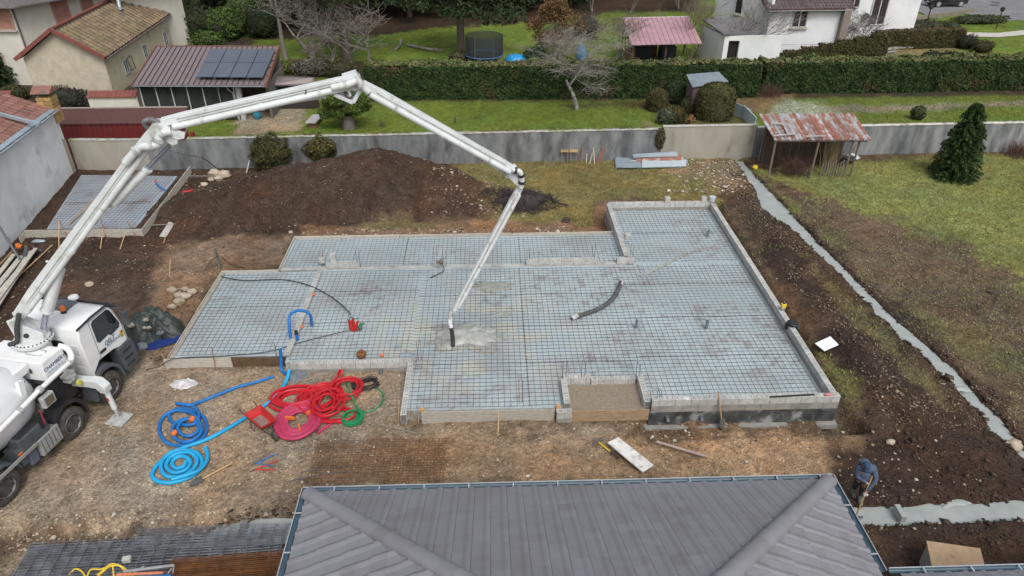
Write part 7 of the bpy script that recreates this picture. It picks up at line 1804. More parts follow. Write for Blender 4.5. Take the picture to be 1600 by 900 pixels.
# two wooden trestles and lath bundle at the wall
for px,lab in((882,'left of two small wooden trestles at the boundary wall'),(896,'right of two small wooden trestles at the boundary wall')):
 q=at(px,256,0);t=thing('saw_trestle',lab,'trestle',(q.x,q.y,0))
 for dx in(-.17,.17):
  mb=MB();mb.beam((q.x+dx,q.y,-.05),(q.x+dx,q.y+.15,.72),.05,.05);mb.build('leg',M_('brown_lath',(.2,.13,.1),(.13,.09,.07),5),t)
 mb=MB();mb.box((q.x,q.y+.15,.72),(.46,.1,.12));mb.build('top',stake_m,t)
for i,(px,py,px2,py2,m)in enumerate(((909,255,911,228,'b'),(916,256,917,240,'g'),(921,257,926,238,'g'),(929,257,927,230,'g'),(933,257,943,229,'r'),(936,254,944,234,'r'))):
 a=at(px,py,0);b=onplane(px2,py2,(0,38.3),(10,38.5));mb=MB();mb.beam(a,b,.06,.05)
 mb.build('wooden_prop',M_('lath_'+m,{'b':(.25,.17,.11),'g':(.38,.34,.28),'r':(.33,.13,.10)}[m]),label=['dark brown prop leaning at the left of the lath group','short grey prop second in the lath group','slanting grey prop third in the lath group','tall grey prop in the middle of the lath group','long reddish prop leaning right in the lath group','second reddish prop at the right of the lath group'][i],cat='prop')
# small green-grey garden shed behind the yews
gs=thing('garden_shed','small garden shed with grey corrugated roof behind the clipped yews','shed',(14.4,47.5,0))
a=[at(1082,137,1.9),at(1138,128,1.9),at(1123,113,2.2),at(1072,117,2.2)]
for i in range(12):
 f0_,f1_=i/12,(i+.88)/12;mb=MB();mb.prism([a[0].lerp(a[3],f0_),a[1].lerp(a[2],f0_),a[1].lerp(a[2],f1_),a[0].lerp(a[3],f1_)],(0,0,.05));mb.build('roof_sheet',M_('slate_sheet',(.22,.26,.29),(.17,.205,.23),2,rough=.4),gs,fix=True)
cs=sum(a,Vector())/4
mb=MB();mb.prism([Vector(((q.x-cs.x)*.9+cs.x,(q.y-cs.y)*.85+cs.y,0))for q in a],(0,0,1.85));mb.build('wall',M_('purple_brown_wall',(.14,.10,.10)),gs,fix=True)
t=thing('metal_fence_panel','grey metal panels beside the biggest clipped yew','fence panel',at(1165,180,0))
for P,m in(([(1148,172),(1148,152),(1172,180),(1172,196)],zinc),([(1160,176),(1176,176),(1180,192),(1168,192)],M_('pale_zinc',(.5,.58,.62)))):
 q=[at(x,y,.4)for x,y in P];mb=MB();mb.prism([Vector((q[0].x,q[0].y,0)),Vector((q[2].x,q[2].y,0)),Vector((q[2].x,q[2].y,.75)),Vector((q[0].x,q[0].y,.9))],(.05,.04,0));mb.build('panel',m,t,fix=True)
# wire fence posts along the field beyond the wall
for i,px in enumerate((1243,1303,1370,1500,1557,1178)):
 q=at(px,188,.0);mb=MB();h=.95;mb.cyl((q.x,40.6,0),(q.x+.12,40.6,h),.03,6);mb.build('fence_post',steel_dark,label=['dark fence post above the rusty shed roof, farther left','dark fence post above the rusty shed roof, farther right','dark fence post beyond the wall right of the shed','dark fence post beyond the wall left of the fir top','dark fence post beyond the wall right of the fir top','dark fence post beyond the wall left of the shed'][i],cat='fence post')
# garden lamps
for px,py,lab in((1446,42,'dark garden lamp post behind the clipped brown hedge'),(1556,46,'dark garden lamp post by the pale path')):
 q=at(px,py,0);t=thing('garden_lamp',lab,'lamp',(q.x,q.y,0));mb=MB();mb.cyl(q,q+Vector((0,0,1.7)),.05,6);mb.build('post',black_m,t);mb=MB();mb.lathe(q+Vector((0,0,1.7)),(0,0,1),[(0,.1),(.15,.22),(.35,.2),(.42,.05)],10);mb.build('lantern',black_m,t)
# ============================================================ SMALL SLAB AT THE BACK LEFT
P=[at(73,357,.08),at(212,355,.08),at(277,275,.08),at(127,273,.08)]
xa,xb,ya,yb=-21.0,-16.7,31.2,36.8
quad_=[Vector((P[0].x,P[0].y,0)),Vector((P[1].x,P[1].y,0)),Vector((P[2].x,P[2].y,0)),Vector((P[3].x,P[3].y,0))]
mb=MB();mb.prism([Vector((q.x,q.y,-.1))for q in quad_],(0,0,.17));mb.build('small_slab_membrane',M_('slab_membrane2',(.33,.37,.41),(.26,.30,.34),.8,rough=.7,bump=.4,bsc=5,c3=(.22,.14,.09),c3sc=.8,c3lo=.58,c3hi=.75),kind='structure',fix=True)
poly2=np.array([(q.x,q.y)for q in quad_])
okq=lambda x,y:float(sdist(poly2,np.array([x]),np.array([y]))[0])>.03
x0=min(q.x for q in quad_);x1=max(q.x for q in quad_);y0_=min(q.y for q in quad_);y1_=max(q.y for q in quad_)
mesh_sheet(x0,x1,y0_,y0_+2.9,.10,okq,steel_dark,label='wire mesh sheet on the near half of the small back left slab',cat='rebar mesh')
mesh_sheet(x0,x1,y0_+2.6,y1_,.115,okq,steel_dark,label='wire mesh sheet on the far half of the small back left slab',cat='rebar mesh')
a,b=at(36,359,.42),at(222,357,.42)
board((a.x,a.y),(b.x,b.y),.20,.40,'upper front board of the small back left slab',MATS['grey_wood']if False else wood_pale)
board((a.x+.05,a.y-.03),(b.x,b.y-.03),-.02,.195,'lower front board of the small back left slab')
c,d=at(220,358,.45),at(297,260,.45)
e=c.lerp(d,.5);board((c.x,c.y),(e.x,e.y),.0,.42,'nearer right side board of the small back left slab');board((e.x+.03,e.y+.02),(d.x,d.y),.05,.48,'farther right side board of the small back left slab')
f_=at(30,372,.3);g_=at(37,360,.4);board((f_.x,f_.y),(g_.x,g_.y),0,.35,'short board end at the left of the small slab')
for i,(p,z0,q,z1,r,m,lab)in enumerate((((104,400),.0,(146,345),.5,.02,stake_m,'thin pale lath leaning on the front of the small slab mesh')if False else((92,390),0,(92,345),.7,.022,stake_m,'pale stake in front of the small slab, leftmost'),((157,389),0,(161,357),.45,.02,stake_m,'pale stake in front of the small slab, middle'),((187,391),0,(196,363),.35,.02,stake_m,'pale leaning stake in front of the small slab, right'),((106,352),.1,(147,312),.35,.03,stake_m,'long yellow lath lying across the small slab mesh'),((232,352),.2,(288,349),.15,.02,MATS['grey_stick'],'grey brace bar from the side board to the soil'),((289,275),.4,(330,275),.35,.02,MATS['grey_stick'],'thin grey brace at the far end of the side board'),((104,368),.2,(93,345),.6,.015,steel_rust,'rusty rod at the left of the small slab boards'),((214,372),.1,(198,345),.55,.015,steel_rust,'rusty rod at the right end of the small slab boards'),((166,370),.1,(157,342),.55,.015,steel_rust,'rusty rod near the middle of the small slab boards'),((255,382),0,(260,366),.25,.02,stake_m,'short peg under the loose white board'),((288,345),0,(290,330),.25,.015,stake_m,'thin short peg on the toe of the spoil heap'))):
 stick(*p,z0,*q,z1,r,m,lab)
flat_board([(249,370),(260,371),(298,308),(291,306)],.12,.03,M_('pale_plank',(.48,.46,.42),(.38,.36,.32),3),'loose white plank lying right of the small slab')
hose('blue_pipe',[at(244,286,.15),at(250,292,.3),at(259,298,.2)],.04,blue_p,'short blue pipe with red end on the small slab','pipe')
p=at(243,285,.2);mb=MB();mb.cyl(p,p+Vector((-.02,.05,.12)),.05,8);mb.build('red_plug',red_p,label='red plug of the blue pipe on the small slab',cat='plug')
hose('red_pipe',[at(286,300,.1),at(294,299,.12),at(301,297,.1)],.06,red_p,'short red and blue pipe end on the soil by the side board','pipe')
hose('black_cable',[onplane(262,234,(0,38.0),(-10,37.8)),onplane(290,242,(0,38.0),(-10,37.8)),onplane(315,246,(0,38.0),(-10,37.8)),at(338,262,.1)],.025,black_m,'black cable drooping along the dark boundary wall',n=5)
for i,(px,py,px2,py2,z1,lab)in enumerate(((391,262,387,270,.0,''),(318,263,316,248,.5,'pale short stake at the wall left of the boulders'),(385,270,391,246,.8,'pale leaning board by the first round bush'),(538,252,540,240,.5,'pale short post between bush and spoil heap'))):
 if lab:stick(px,py,0,px2,py2,z1,.04,MATS['pale_plank'],lab)
# timber pile at the left edge
pile=[((-5,432),(22,397),.16,.25),((-5,448),(34,400),.18,.3),((0,455),(40,408),.12,.2),((4,462),(50,392),.22,.35),((-6,420),(20,392),.1,.12),((10,450),(56,388),.3,.2),((-10,470),(24,430),.1,.25)]
for i,(a,b,z,w_)in enumerate(pile):
 p,q=at(*a,z),at(*b,z);d=(q-p).normalized();s=d.cross(Vector((0,0,1)));mb=MB();mb.beam(p-d*1.0,q,w_*.8,.05);mb.build('plank',[wood_pale,MATS['pale_plank'],wood_pale,MATS['pale_plank'],wood_brown,wood_pale,MATS['grey_wood']][i],bevel=.004,label=['grey plank at the far left of the timber pile','wide pale plank in the middle of the timber pile','narrow pale plank low in the timber pile','long pale plank on the near side of the timber pile','brownish plank against the wall in the timber pile','topmost slanting plank of the timber pile','grey plank at the near end of the timber pile'][i],cat='plank',group='planks in the pile at the left edge')
stick(20,440,.1,88,377,.1,.025,stake_m,'long thin yellow lath beside the timber pile')
hose('grey_pipe',[at(31,405,.3),at(15,380,.9),at(-4,350,1.6)],.05,MATS['pvc_grey'],'long grey pipe leaning out of the timber pile','pipe')
hose('grey_pipe',[at(38,400,.3),at(42,386,.35)],.07,MATS['pvc_grey'],'short grey pipe on top of the timber pile','pipe')
hose('grey_pipe',[at(52,387,.25),at(66,393,.15)],.05,MATS['pvc_grey'],'grey pipe bend lying at the end of the timber pile','pipe')
p=at(29,384,.4);mb=MB();mb.blob(p,(.13,.1,.12),8,6,.4,3);mb.build('orange_bag',orange_p,label='small orange bag on the far end of the timber pile',cat='bag')
p=at(60,377,.1);mb=MB();mb.blob(p,(.32,.12,.09),10,6,.2,3);mb.build('zinc_scrap',zinc,smooth=True,label='small bluish grey metal scrap before the small slab',cat='metal scrap')
p=at(72,405,.05);boulder(73,406,.08,'tiny white stone on the dark soil under the boom',99,whiteb)
hose('black_cable',[at(320,422,.1),at(330,408,.3),at(343,400,.9),at(352,407,.6),at(365,415,.1),at(382,418,.05)],.015,black_m,'thin black cable looping over the upright board',n=5)
# ============================================================ VEGETATION
def leaf_mat(name,a,b,isl=.35,**kw):return M_(name,a,b,1.2,rough=.8,isl=isl,spec=.2,lo=.4,hi=.6,**kw)
bark=M_('bark',(.085,.065,.05),(.13,.105,.085),6,bump=.6,stretch=(1,1,.3))
bark_l=M_('lichen_bark',(.30,.29,.26),(.13,.11,.095),5,bump=.4,lo=.4,hi=.6)
bark_g=M_('grey_bark',(.20,.18,.16),(.12,.105,.09),5,bump=.4)
def leaves(name,P,size,m,parent=None,asp=1.6,up=.0,seed=1,nrm=None,**kw):
 g=np.random.default_rng(seed);n=len(P);P=np.asarray(P,'d')
 d=g.normal(size=(n,3));
 if nrm is not None:d=d*.6+nrm
 d[:,2]+=up;d /= np.linalg.norm(d,axis=1,keepdims=True)
 r=g.normal(size=(n,3));u=np.cross(d,r);u /= np.linalg.norm(u,axis=1,keepdims=True);v=np.cross(d,u)
 s=(size*g.uniform(.6,1.35,n))[:,None];u=u*s*asp*.5;v=v*s*.5
 V=np.stack([P-u,P-v*.9+u*.1,P+u,P+v*.9+u*.1],1).reshape(-1,3)
 return np_mesh(name,V,np.arange(4*n).reshape(-1,4),m,parent,**kw)
def ellip(n,c,r,seed,inner=.55,clump=0,low=None):
 g=np.random.default_rng(seed);d=g.normal(size=(n,3));d /= np.linalg.norm(d,axis=1,keepdims=True)
 q=(inner+(1-inner)*g.random(n)**.6)[:,None]
 if clump:
  ph=g.uniform(0,6.28,(clump,3));fr=g.normal(size=(clump,3))*2.6;a=0
  for k in range(clump):a=a+np.sin(d@fr[k]*2+ph[k,0])
  q=q*(1+.16*(a/math.sqrt(clump)))[:,None]
 P=d*q*np.array(r)+np.array(c)
 if low is not None:P=P[P[:,2]>low]
 return P,d
def bush(name,x,y,r,lm,label,n=3500,ls=.07,seed=1,z0=None,cat='bush',core=None,inner=.75,clump=5,cz=.5,**kw):
 z=g1(x,y)if z0 is None else z0;t=thing(name,label,cat,(x,y,z))
 c=(x,y,z+r[2]*cz*1.0+0)
 c=(x,y,z+r[2]*(2*cz-0)*.5+r[2]*.35)
 P,d=ellip(n,c,r,seed,inner,clump,low=z+.03)
 _,=(0,)
 dd=(P-np.array(c))/np.array(r);dd /= np.linalg.norm(dd,axis=1,keepdims=True)+1e-9
 leaves('foliage',P,ls,lm,t,seed=seed,nrm=dd*.7)
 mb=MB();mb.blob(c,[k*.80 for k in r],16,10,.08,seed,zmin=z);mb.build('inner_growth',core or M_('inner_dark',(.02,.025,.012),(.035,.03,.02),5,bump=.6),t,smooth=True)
 mb=MB();mb.cyl((x,y,z-.1),(x,y,z+r[2]*.5),.06,6);mb.build('stem',bark,t)
 return t
green_d=leaf_mat('dark_evergreen',(.022,.038,.016),(.034,.052,.020),.5)
green_m=leaf_mat('mid_evergreen',(.045,.075,.02),(.06,.09,.026),.45)
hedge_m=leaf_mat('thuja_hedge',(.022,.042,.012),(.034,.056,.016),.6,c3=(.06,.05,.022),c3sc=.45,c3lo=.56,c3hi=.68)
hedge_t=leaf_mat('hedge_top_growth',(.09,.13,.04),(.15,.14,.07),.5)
yew=leaf_mat('clipped_yew',(.045,.048,.018),(.075,.068,.028),.4)
yew_y=leaf_mat('golden_yew',(.12,.12,.03),(.085,.09,.025),.4)
yew_b=leaf_mat('brown_yew',(.07,.055,.022),(.045,.045,.018),.45)
laurel=leaf_mat('laurel',(.07,.12,.025),(.05,.085,.02),.5)
# --- the long hedge, one plant wall in runs
def hedge(name,p,q,w_,h,label,n,m=hedge_m,top=hedge_t,ls=.13,seed=1,topn=.25,flat=False,bumpy=.12,z0=0,cat='hedge',group=None,topm=True):
 p=Vector((p[0],p[1],0));q=Vector((q[0],q[1],0));d=q-p;L=d.length;d.normalize();nn_=Vector((d.y,-d.x,0))
 t=thing(name,label,cat,((p+q)/2).to_tuple()[:2]+(z0,),0,group)
 g=np.random.default_rng(seed)
 def pt(u,v,z):return np.stack([p.x+d.x*u+nn_.x*v,p.y+d.y*u+nn_.y*v,z+z0],-1)
 u=g.uniform(0,L,n);z=g.random(n)**.9*h;b=(fbm(u,z,.5,3,seed)-.5)*bumpy*3+g.normal(0,.03,n)
 F_=pt(u,w_/2+b,z)
 k=int(n*.6*w_/h);u2=g.uniform(0,L,k);v2=g.uniform(-w_/2,w_/2,k);z2=h+(fbm(u2,v2,.8,3,seed+2)-.5)*bumpy*5+g.normal(0,.03,k);T_=pt(u2,v2,z2)
 k3=int(n*.15);sd_=g.choice([0,L],k3);E_2=pt(sd_+g.normal(0,.04,k3),g.uniform(-w_/2,w_/2,k3),g.random(k3)*h)
 dirs=np.array([nn_.x,nn_.y,.3])
 leaves('foliage',np.concatenate([F_,E_2]),ls,m,t,seed=seed,nrm=np.array([[nn_.x,nn_.y,.3]]))
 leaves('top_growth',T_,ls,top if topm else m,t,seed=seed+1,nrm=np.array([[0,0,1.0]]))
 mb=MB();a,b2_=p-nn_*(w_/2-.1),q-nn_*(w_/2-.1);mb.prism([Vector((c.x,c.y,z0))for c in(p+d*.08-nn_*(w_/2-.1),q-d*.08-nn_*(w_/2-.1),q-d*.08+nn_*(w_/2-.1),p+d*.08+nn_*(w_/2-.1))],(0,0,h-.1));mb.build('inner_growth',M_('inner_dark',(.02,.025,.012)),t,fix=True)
 return t
a,b,c,d=at(575,157),at(1182,152),at(1190,146),at(1640,140)
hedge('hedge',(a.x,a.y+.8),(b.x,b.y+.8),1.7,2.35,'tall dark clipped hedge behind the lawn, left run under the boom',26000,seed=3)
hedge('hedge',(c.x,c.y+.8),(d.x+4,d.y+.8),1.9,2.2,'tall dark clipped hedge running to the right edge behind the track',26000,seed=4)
# stepped clipped hedge before the white house
for i in range(8):
 px0,px1=1166+i*26,1166+(i+1)*26
 q0,q1=at(px0,97,.0),at(px1,97,.0);zt_=.5+i*.27
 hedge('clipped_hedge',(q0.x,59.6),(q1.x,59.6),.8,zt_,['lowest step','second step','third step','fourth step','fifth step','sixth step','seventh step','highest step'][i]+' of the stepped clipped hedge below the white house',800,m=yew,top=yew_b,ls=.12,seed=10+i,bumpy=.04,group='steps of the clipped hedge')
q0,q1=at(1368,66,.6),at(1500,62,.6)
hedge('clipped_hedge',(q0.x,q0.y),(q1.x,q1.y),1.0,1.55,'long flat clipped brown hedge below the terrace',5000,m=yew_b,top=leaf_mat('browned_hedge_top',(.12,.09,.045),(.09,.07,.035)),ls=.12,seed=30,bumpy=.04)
# --- clipped yews in the near garden
def yewshape(px,py,hpx_top,wpx,label,m,seed,n=2600,name='clipped_yew',flat=False,dz=0,dscale=1.0,pw=2.3):
 q=at(px,py,0);dpt=(q-_C).dot(_f);r=wpx/2*dpt/FPX
 lo_,hi_=0,6
 for _ in range(40):
  m_=(lo_+hi_)/2;v=Vector((q.x,q.y+r*.7,m_))-_C;yy=450-FPX*v.dot(_u)/v.dot(_f)
  if yy>hpx_top:lo_=m_
  else:hi_=m_
 h=lo_;t=thing(name,label,'topiary',(q.x,q.y+r,0));cx,cy=q.x,q.y+r*dscale
 g=np.random.default_rng(seed);a=g.uniform(0,6.28,n);s=g.random(n)
 if flat:zz=s*h;rad=r*np.clip(1.0-.12*(2*s-1)**2,0,1)*np.where(s>.86,np.sqrt(np.clip(1-((s-.86)/.14)**2,0,1))*.98+.02,1)
 else:zz=s*h;rad=r*np.sqrt(np.clip(1-np.abs((s-.38)/.62)**pw,0,1))
 rad=rad*(1+(fbm(a*3,zz*2,1,3,seed)-.5)*.14)
 P=np.stack([cx+rad*np.cos(a),cy+rad*dscale*np.sin(a),zz],-1)+g.normal(0,.02,(n,3))
 leaves('foliage',P,.10,m,t,seed=seed,nrm=np.stack([np.cos(a),np.sin(a),(s-.3)*1.2],-1))
 mb=MB();pr_=[]
 for k in range(11):
  s_=k/10
  rr=r*(max(0,1-.12*(2*s_-1)**2)*(math.sqrt(max(0,1-((s_-.86)/.14)**2))if s_>.86 else 1))if flat else r*math.sqrt(max(0,1-abs((s_-.38)/.62)**pw))
  pr_.append((s_*h*.97,max(.02,rr*.88)))
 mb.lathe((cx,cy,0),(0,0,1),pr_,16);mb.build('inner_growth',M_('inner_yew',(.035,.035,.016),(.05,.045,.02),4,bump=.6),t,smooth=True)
 if flat:
  P=np.stack([cx+r*.9*np.sqrt(g.random(700))*np.cos(a[:700]),cy+r*dscale*.9*np.sqrt(g.random(700))*np.sin(a[:700]),np.full(700,h*.99)+g.normal(0,.03,700)],-1)
  leaves('top_growth',P,.1,yew_b,t,seed=seed+5,nrm=np.array([[0,0,1.]]))
 return t
yewshape(1029,177,139,33,'egg shaped clipped yew at the left of the topiary group',yew,41)
yewshape(1059,165,127,38,'dark rounded clipped yew at the back of the topiary group',green_d,42)
yewshape(1084,162,131,20,'small yellowish pointed yew in the middle of the topiary group',yew_y,43,1200)
yewshape(1078,179,153,25,'small dark ball clipped yew in the topiary group',yew,44,1500)
yewshape(1121,193,131,58,'biggest barrel shaped yew of the topiary group',leaf_mat('yew_olive',(.075,.075,.028),(.05,.055,.02),.4),45,9000,dscale=.85,pw=4.5)
yewshape(1060,195,168,24,'low brownish ball yew just behind the boundary wall',yew_b,46,1400)
q=at(1040,193);bush('shrub',q.x,q.y,(.7,.5,.55),leaf_mat('grey_green',(.10,.12,.07),(.07,.09,.05)),'loose grey green shrub left of the low ball yew',1600,.08,47,inner=.3)
q=at(1078,196);bush('shrub',q.x,q.y,(.3,.3,.35),leaf_mat('orange_leaf',(.35,.16,.06),(.2,.14,.05)),'small orange leaved shrub between the low ball and the big yew',500,.07,48,inner=.2)
# --- round evergreen on a stump
q=at(543,205);t=thing('round_tree','cloud shaped dense evergreen on a grey stump above the wall','tree',(q.x,q.y+1,0))
mb=MB();mb.cyl((q.x,q.y+.6,0),(q.x,q.y+.6,.9),.42,12,.4);mb.build('trunk',bark_g,t,smooth='auto')
Pn=[];g=random.Random(4)
crown=thing('crown',None,None);crown.parent=t
for k in range(26):
 a=g.uniform(0,6.28);rr=g.uniform(.2,1.0)**.7;z=1.75+g.uniform(-.55,.65)-.2*rr
 P,d_=ellip(800,(q.x+1.4*rr*math.cos(a),q.y+.6+1.1*rr*math.sin(a),z),(.5,.5,.36),60+k,.7,3);Pn.append(P)
leaves('foliage',np.concatenate(Pn),.085,leaf_mat('cypress_green',(.10,.15,.03),(.065,.10,.022),.5),t,seed=9,up=.5)
bpy.data.objects.remove(crown)
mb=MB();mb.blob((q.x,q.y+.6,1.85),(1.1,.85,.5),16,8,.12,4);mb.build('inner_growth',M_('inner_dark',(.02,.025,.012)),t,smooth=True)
# --- two olive bushes inside the yard
olive=leaf_mat('olive_bush',(.075,.07,.025),(.045,.055,.02),.6);
q=at(425,268);bush('round_bush',q.x+.05,q.y+.3,(1.05,.95,1.0),olive,'larger round olive bush against the boundary wall',7000,.075,71,z0=.1,inner=.75,core=M_('inner_brown',(.035,.03,.015)))
q=at(503,262);bush('round_bush',q.x+.05,q.y+.3,(.95,.85,.8),leaf_mat('olive_bush2',(.10,.085,.03),(.05,.055,.02),.6),'smaller round olive bush right of the larger one',5500,.075,72,z0=.35,inner=.75,core=MATS['inner_brown'])
# --- bare trees: recursive branching
def bare_tree(name,x,y,h,r0,label,m=bark_l,seed=1,spread=.5,depth=5,z0=0,fork=.3,droop=0.0,nchild=3,cat='tree',maxn=1500,multi=1,twig=.006,trunk_frac=.3,lean=(0,0),c0=0):
 g=random.Random(seed);t=thing(name,label,cat,(x,y,z0));tr_=MB();br=MB();cnt=[0]
 def grow(p,d,L,r,lv):
  if cnt[0]>maxn:return
  cnt[0]+=1;pts=[p];rs=[r];n=3 if lv else 5;dd=d.copy()
  for k in range(n):
   dd=(dd+Vector((g.gauss(0,.16),g.gauss(0,.16),g.gauss(0,.1)-droop*(lv>1)))).normalized();p=p+dd*(L/n);pts.append(p);rs.append(r*(1-.55*(k+1)/n))
  (tr_ if lv==0 else br).tube(pts,rs,8 if lv==0 else(5 if lv<3 else 3),cap=False)
  if lv>=depth:return
  nc=nchild+(1 if lv in(1,2)else c0)
  for k in range(nc):
   f=.35+.65*(k+g.random())/nc if lv else .75+.25*(k+1)/nc
   i=min(int(f*n),n-1);q=pts[i].lerp(pts[i+1],f*n-i);a=g.uniform(0,6.28)
   side=Vector((math.cos(a),math.sin(a),g.uniform(-.15,.5)));nd=(dd*(1-spread)+side*spread*g.uniform(.7,1.4)).normalized()
   grow(q,nd,L*g.uniform(.62,.85)if lv else L*g.uniform(.9,1.3),max(twig,rs[i]*.62),lv+1)
 for k in range(multi):
  d0=Vector((lean[0]+(g.gauss(0,.3)if multi>1 else 0),lean[1]+(g.gauss(0,.3)if multi>1 else 0),1)).normalized()
  grow(Vector((x,y,z0-.1)),d0,h*trunk_frac,r0,0)
 tr_.build('trunk',m,t,smooth=True);br.build('branches',m,t)
 return t
q=at(902,171);bare_tree('apple_tree',q.x,q.y,5.4,.17,'leafless old apple tree with lichen branches on the lawn',bark_l,12,.62,5,nchild=3,trunk_frac=.42,droop=.05,maxn=1500,twig=.009,c0=4)
q=at(448,96);bare_tree('bare_tree',q.x,q.y,9.5,.26,'leafless grey tree farthest left behind the garage',bark_g,16,.55,5,trunk_frac=.4,maxn=800,twig=.012)
q=at(490,92);bare_tree('lichen_tree',q.x,q.y,9,.24,'leafless tree with pale lichen branches forking low',bark_l,17,.6,5,trunk_frac=.28,maxn=1100,twig=.014,multi=2)
q=at(575,118);bare_tree('pollard_tree',q.x,q.y,4.5,.2,'stubby pollarded tree right behind the boom elbow',bark_g,18,.6,4,trunk_frac=.5,maxn=260,twig=.02)
q=at(556,112);bare_tree('pollard_tree',q.x,q.y-.5,4.2,.16,'second thin pollarded tree left of the boom elbow',bark_g,19,.6,4,trunk_frac=.5,maxn=260,twig=.015)
q=at(1098,96);bare_tree('bare_tree',q.x,q.y,6.5,.12,'slender leafless multi-stemmed tree beside the white annex',bark_g,20,.35,5,trunk_frac=.35,maxn=900,multi=4,twig=.012)
q=at(1078,96);bare_tree('bare_tree',q.x,q.y,4.5,.08,'small leafless shrub tree by the corner of the pink shelter',M_('olive_bark',(.17,.15,.08),(.1,.08,.05),4),21,.3,4,trunk_frac=.4,maxn=500,multi=4,twig=.01)
q=at(1322,84);bare_tree('bare_shrub',q.x,q.y,4.2,.09,'large leafless shrub in front of the white house',bark_g,22,.5,5,trunk_frac=.3,maxn=1100,multi=6,twig=.012,cat='shrub')
q=at(1298,80);bare_tree('bare_shrub',q.x,q.y+.5,3.2,.07,'smaller leafless shrub left of the large one by the white house',bark_g,23,.5,4,trunk_frac=.35,maxn=600,multi=5,twig=.012,cat='shrub')
q=at(960,100);bare_tree('bare_tree',q.x,q.y,4.0,.1,'leafless fine twigged tree left of the pink shelter',M_('pinkbark',(.17,.14,.12),(.11,.09,.085),4),24,.5,5,trunk_frac=.35,maxn=900,multi=2,twig=.01)
q=at(880,98);bare_tree('bare_tree',q.x,q.y,4.4,.14,'leafless lichen tree in front of the brown beech',bark_l,25,.6,5,trunk_frac=.3,maxn=900,multi=2,twig=.012)
for i,(px,py,h,lab)in enumerate(((985,22,4,'bare twiggy shrub at the far edge of the second lawn'),(1060,14,5,'bare twiggy shrub behind the pink shelter'),(925,18,5,'bare twiggy shrub behind the brown beech'),(520,98,3,'low bare shrub at the left end of the hedge'))):
 q=at(px,py);bare_tree('bare_shrub',q.x,q.y,h,.09,lab,bark_g,30+i,.5,4,trunk_frac=.35,maxn=500,multi=4,twig=.018,cat='shrub')
# stick clumps by the wall below the rusty shed
def stalks(name,px,py,n,h,r,m,label,seed,lean=.3,z0=None,cat='dry stalks',rad=.35):
 q=at(px,py);g=random.Random(seed);mb=MB()
 for i in range(n):
  a=g.uniform(0,6.28);rr=g.random()*rad;x,y=q.x+rr*math.cos(a),q.y+rr*math.sin(a)*.7;z=g1(x,y);hh=h*g.uniform(.5,1.1);b=g.uniform(0,6.28);l=g.uniform(0,lean)*hh
  mb.tube([(x,y,z),(x+l*.4*math.cos(b),y+l*.4*math.sin(b),z+hh*.6),(x+l*math.cos(b),y+l*math.sin(b),z+hh)],[r,r*.8,r*.4],3,cap=False)
 return mb.build(name,m,label=label,cat=cat)
straw=M_('straw',(.33,.26,.15),(.24,.18,.1),6)
stalks('dry_stalks',1292,262,130,1.9,.012,straw,'tall straw coloured stalks growing in front of the rusty shed',1,.35,rad=.45)
stalks('bramble',1240,272,240,1.0,.010,M_('bramble_red',(.10,.045,.035),(.07,.04,.03),5),'dark reddish bramble at the left foot of the rusty shed',2,1.2,cat='bramble',rad=.9)
stalks('bramble',1200,150,200,.9,.012,M_('bramble_red',(.10,.045,.035)),'reddish twiggy shrub in front of the long hedge',3,1.0,cat='shrub',rad=1.0)
stalks('bramble',1590,244,200,.8,.012,M_('bramble_red',(.10,.045,.035)),'brown bramble at the foot of the wall by the right edge',6,1.0,cat='bramble',rad=1.0)
stalks('dry_stalks',215,168,120,1.6,.012,M_('brown_stalk',(.14,.12,.07),(.1,.08,.05),5),'brown twiggy shrub in front of the garage',4,.5,cat='shrub',rad=.6)
stalks('dry_stalks',1010,206,60,.7,.01,straw,'dry stalks hanging at the joint of the boundary walls',5,.8,rad=.4)
# --- conifers
def conifer(name,x,y,h,r,lm,label,seed=1,n=9000,z0=0,ls=.12,trunk=.16,bottom=.04,taper=1.15,z_low=None,droop=.25,tip=True,tiers=26):
 g=np.random.default_rng(seed);t=thing(name,label,'tree',(x,y,z0))
 mb=MB();mb.cyl((x,y,z0-.1),(x,y,z0+h*.97),trunk,8,.02);mb.build('trunk',bark,t,smooth='auto')
 P=[];N_=[]
 nb=tiers*9;per=max(4,n//nb);stm=MB()
 for k in range(nb):
  f=bottom+(1-bottom)*(k/nb);z=z0+h*f;R_=r*(1-f)**(1/taper)*g.uniform(.78,1.12)+.05
  if f<.12:R_*=.8+f*1.6
  a=k*2.399+g.uniform(-.3,.3);s=g.random(per)**.65;wd=.16*R_*(1.15-s)
  zz=z+R_*(-.05-droop*s*s+(.25 if f>.8 else .05)*s)
  P.append(np.stack([x+R_*s*math.cos(a)+g.normal(0,1,per)*wd*math.sin(a),y+R_*s*math.sin(a)-g.normal(0,1,per)*wd*math.cos(a),zz+g.normal(0,.04,per)],-1))
  if k%3==0:stm.cyl((x,y,z),(x+R_*.8*math.cos(a),y+R_*.8*math.sin(a),z-R_*.1),.02,3,.006)
 stm.build('branches',bark,t)
 leaves('foliage',np.concatenate(P),ls,lm,t,seed=seed,asp=1.8,up=.9)
 return t
q=at(1488,278);conifer('fir_tree',q.x,q.y,4.1,1.3,leaf_mat('fir_green',(.05,.085,.025),(.03,.055,.018),.6),'young dark green fir standing in the field by the wall',51,42000,ls=.058,tiers=46,taper=2.1,bottom=.02)
q=at(1432,186);bush('shrub',q.x,q.y,(.45,.4,.5),leaf_mat('dull_green',(.07,.09,.035),(.05,.06,.03)),'small rounded conifer just behind the streaked wall',900,.09,52)
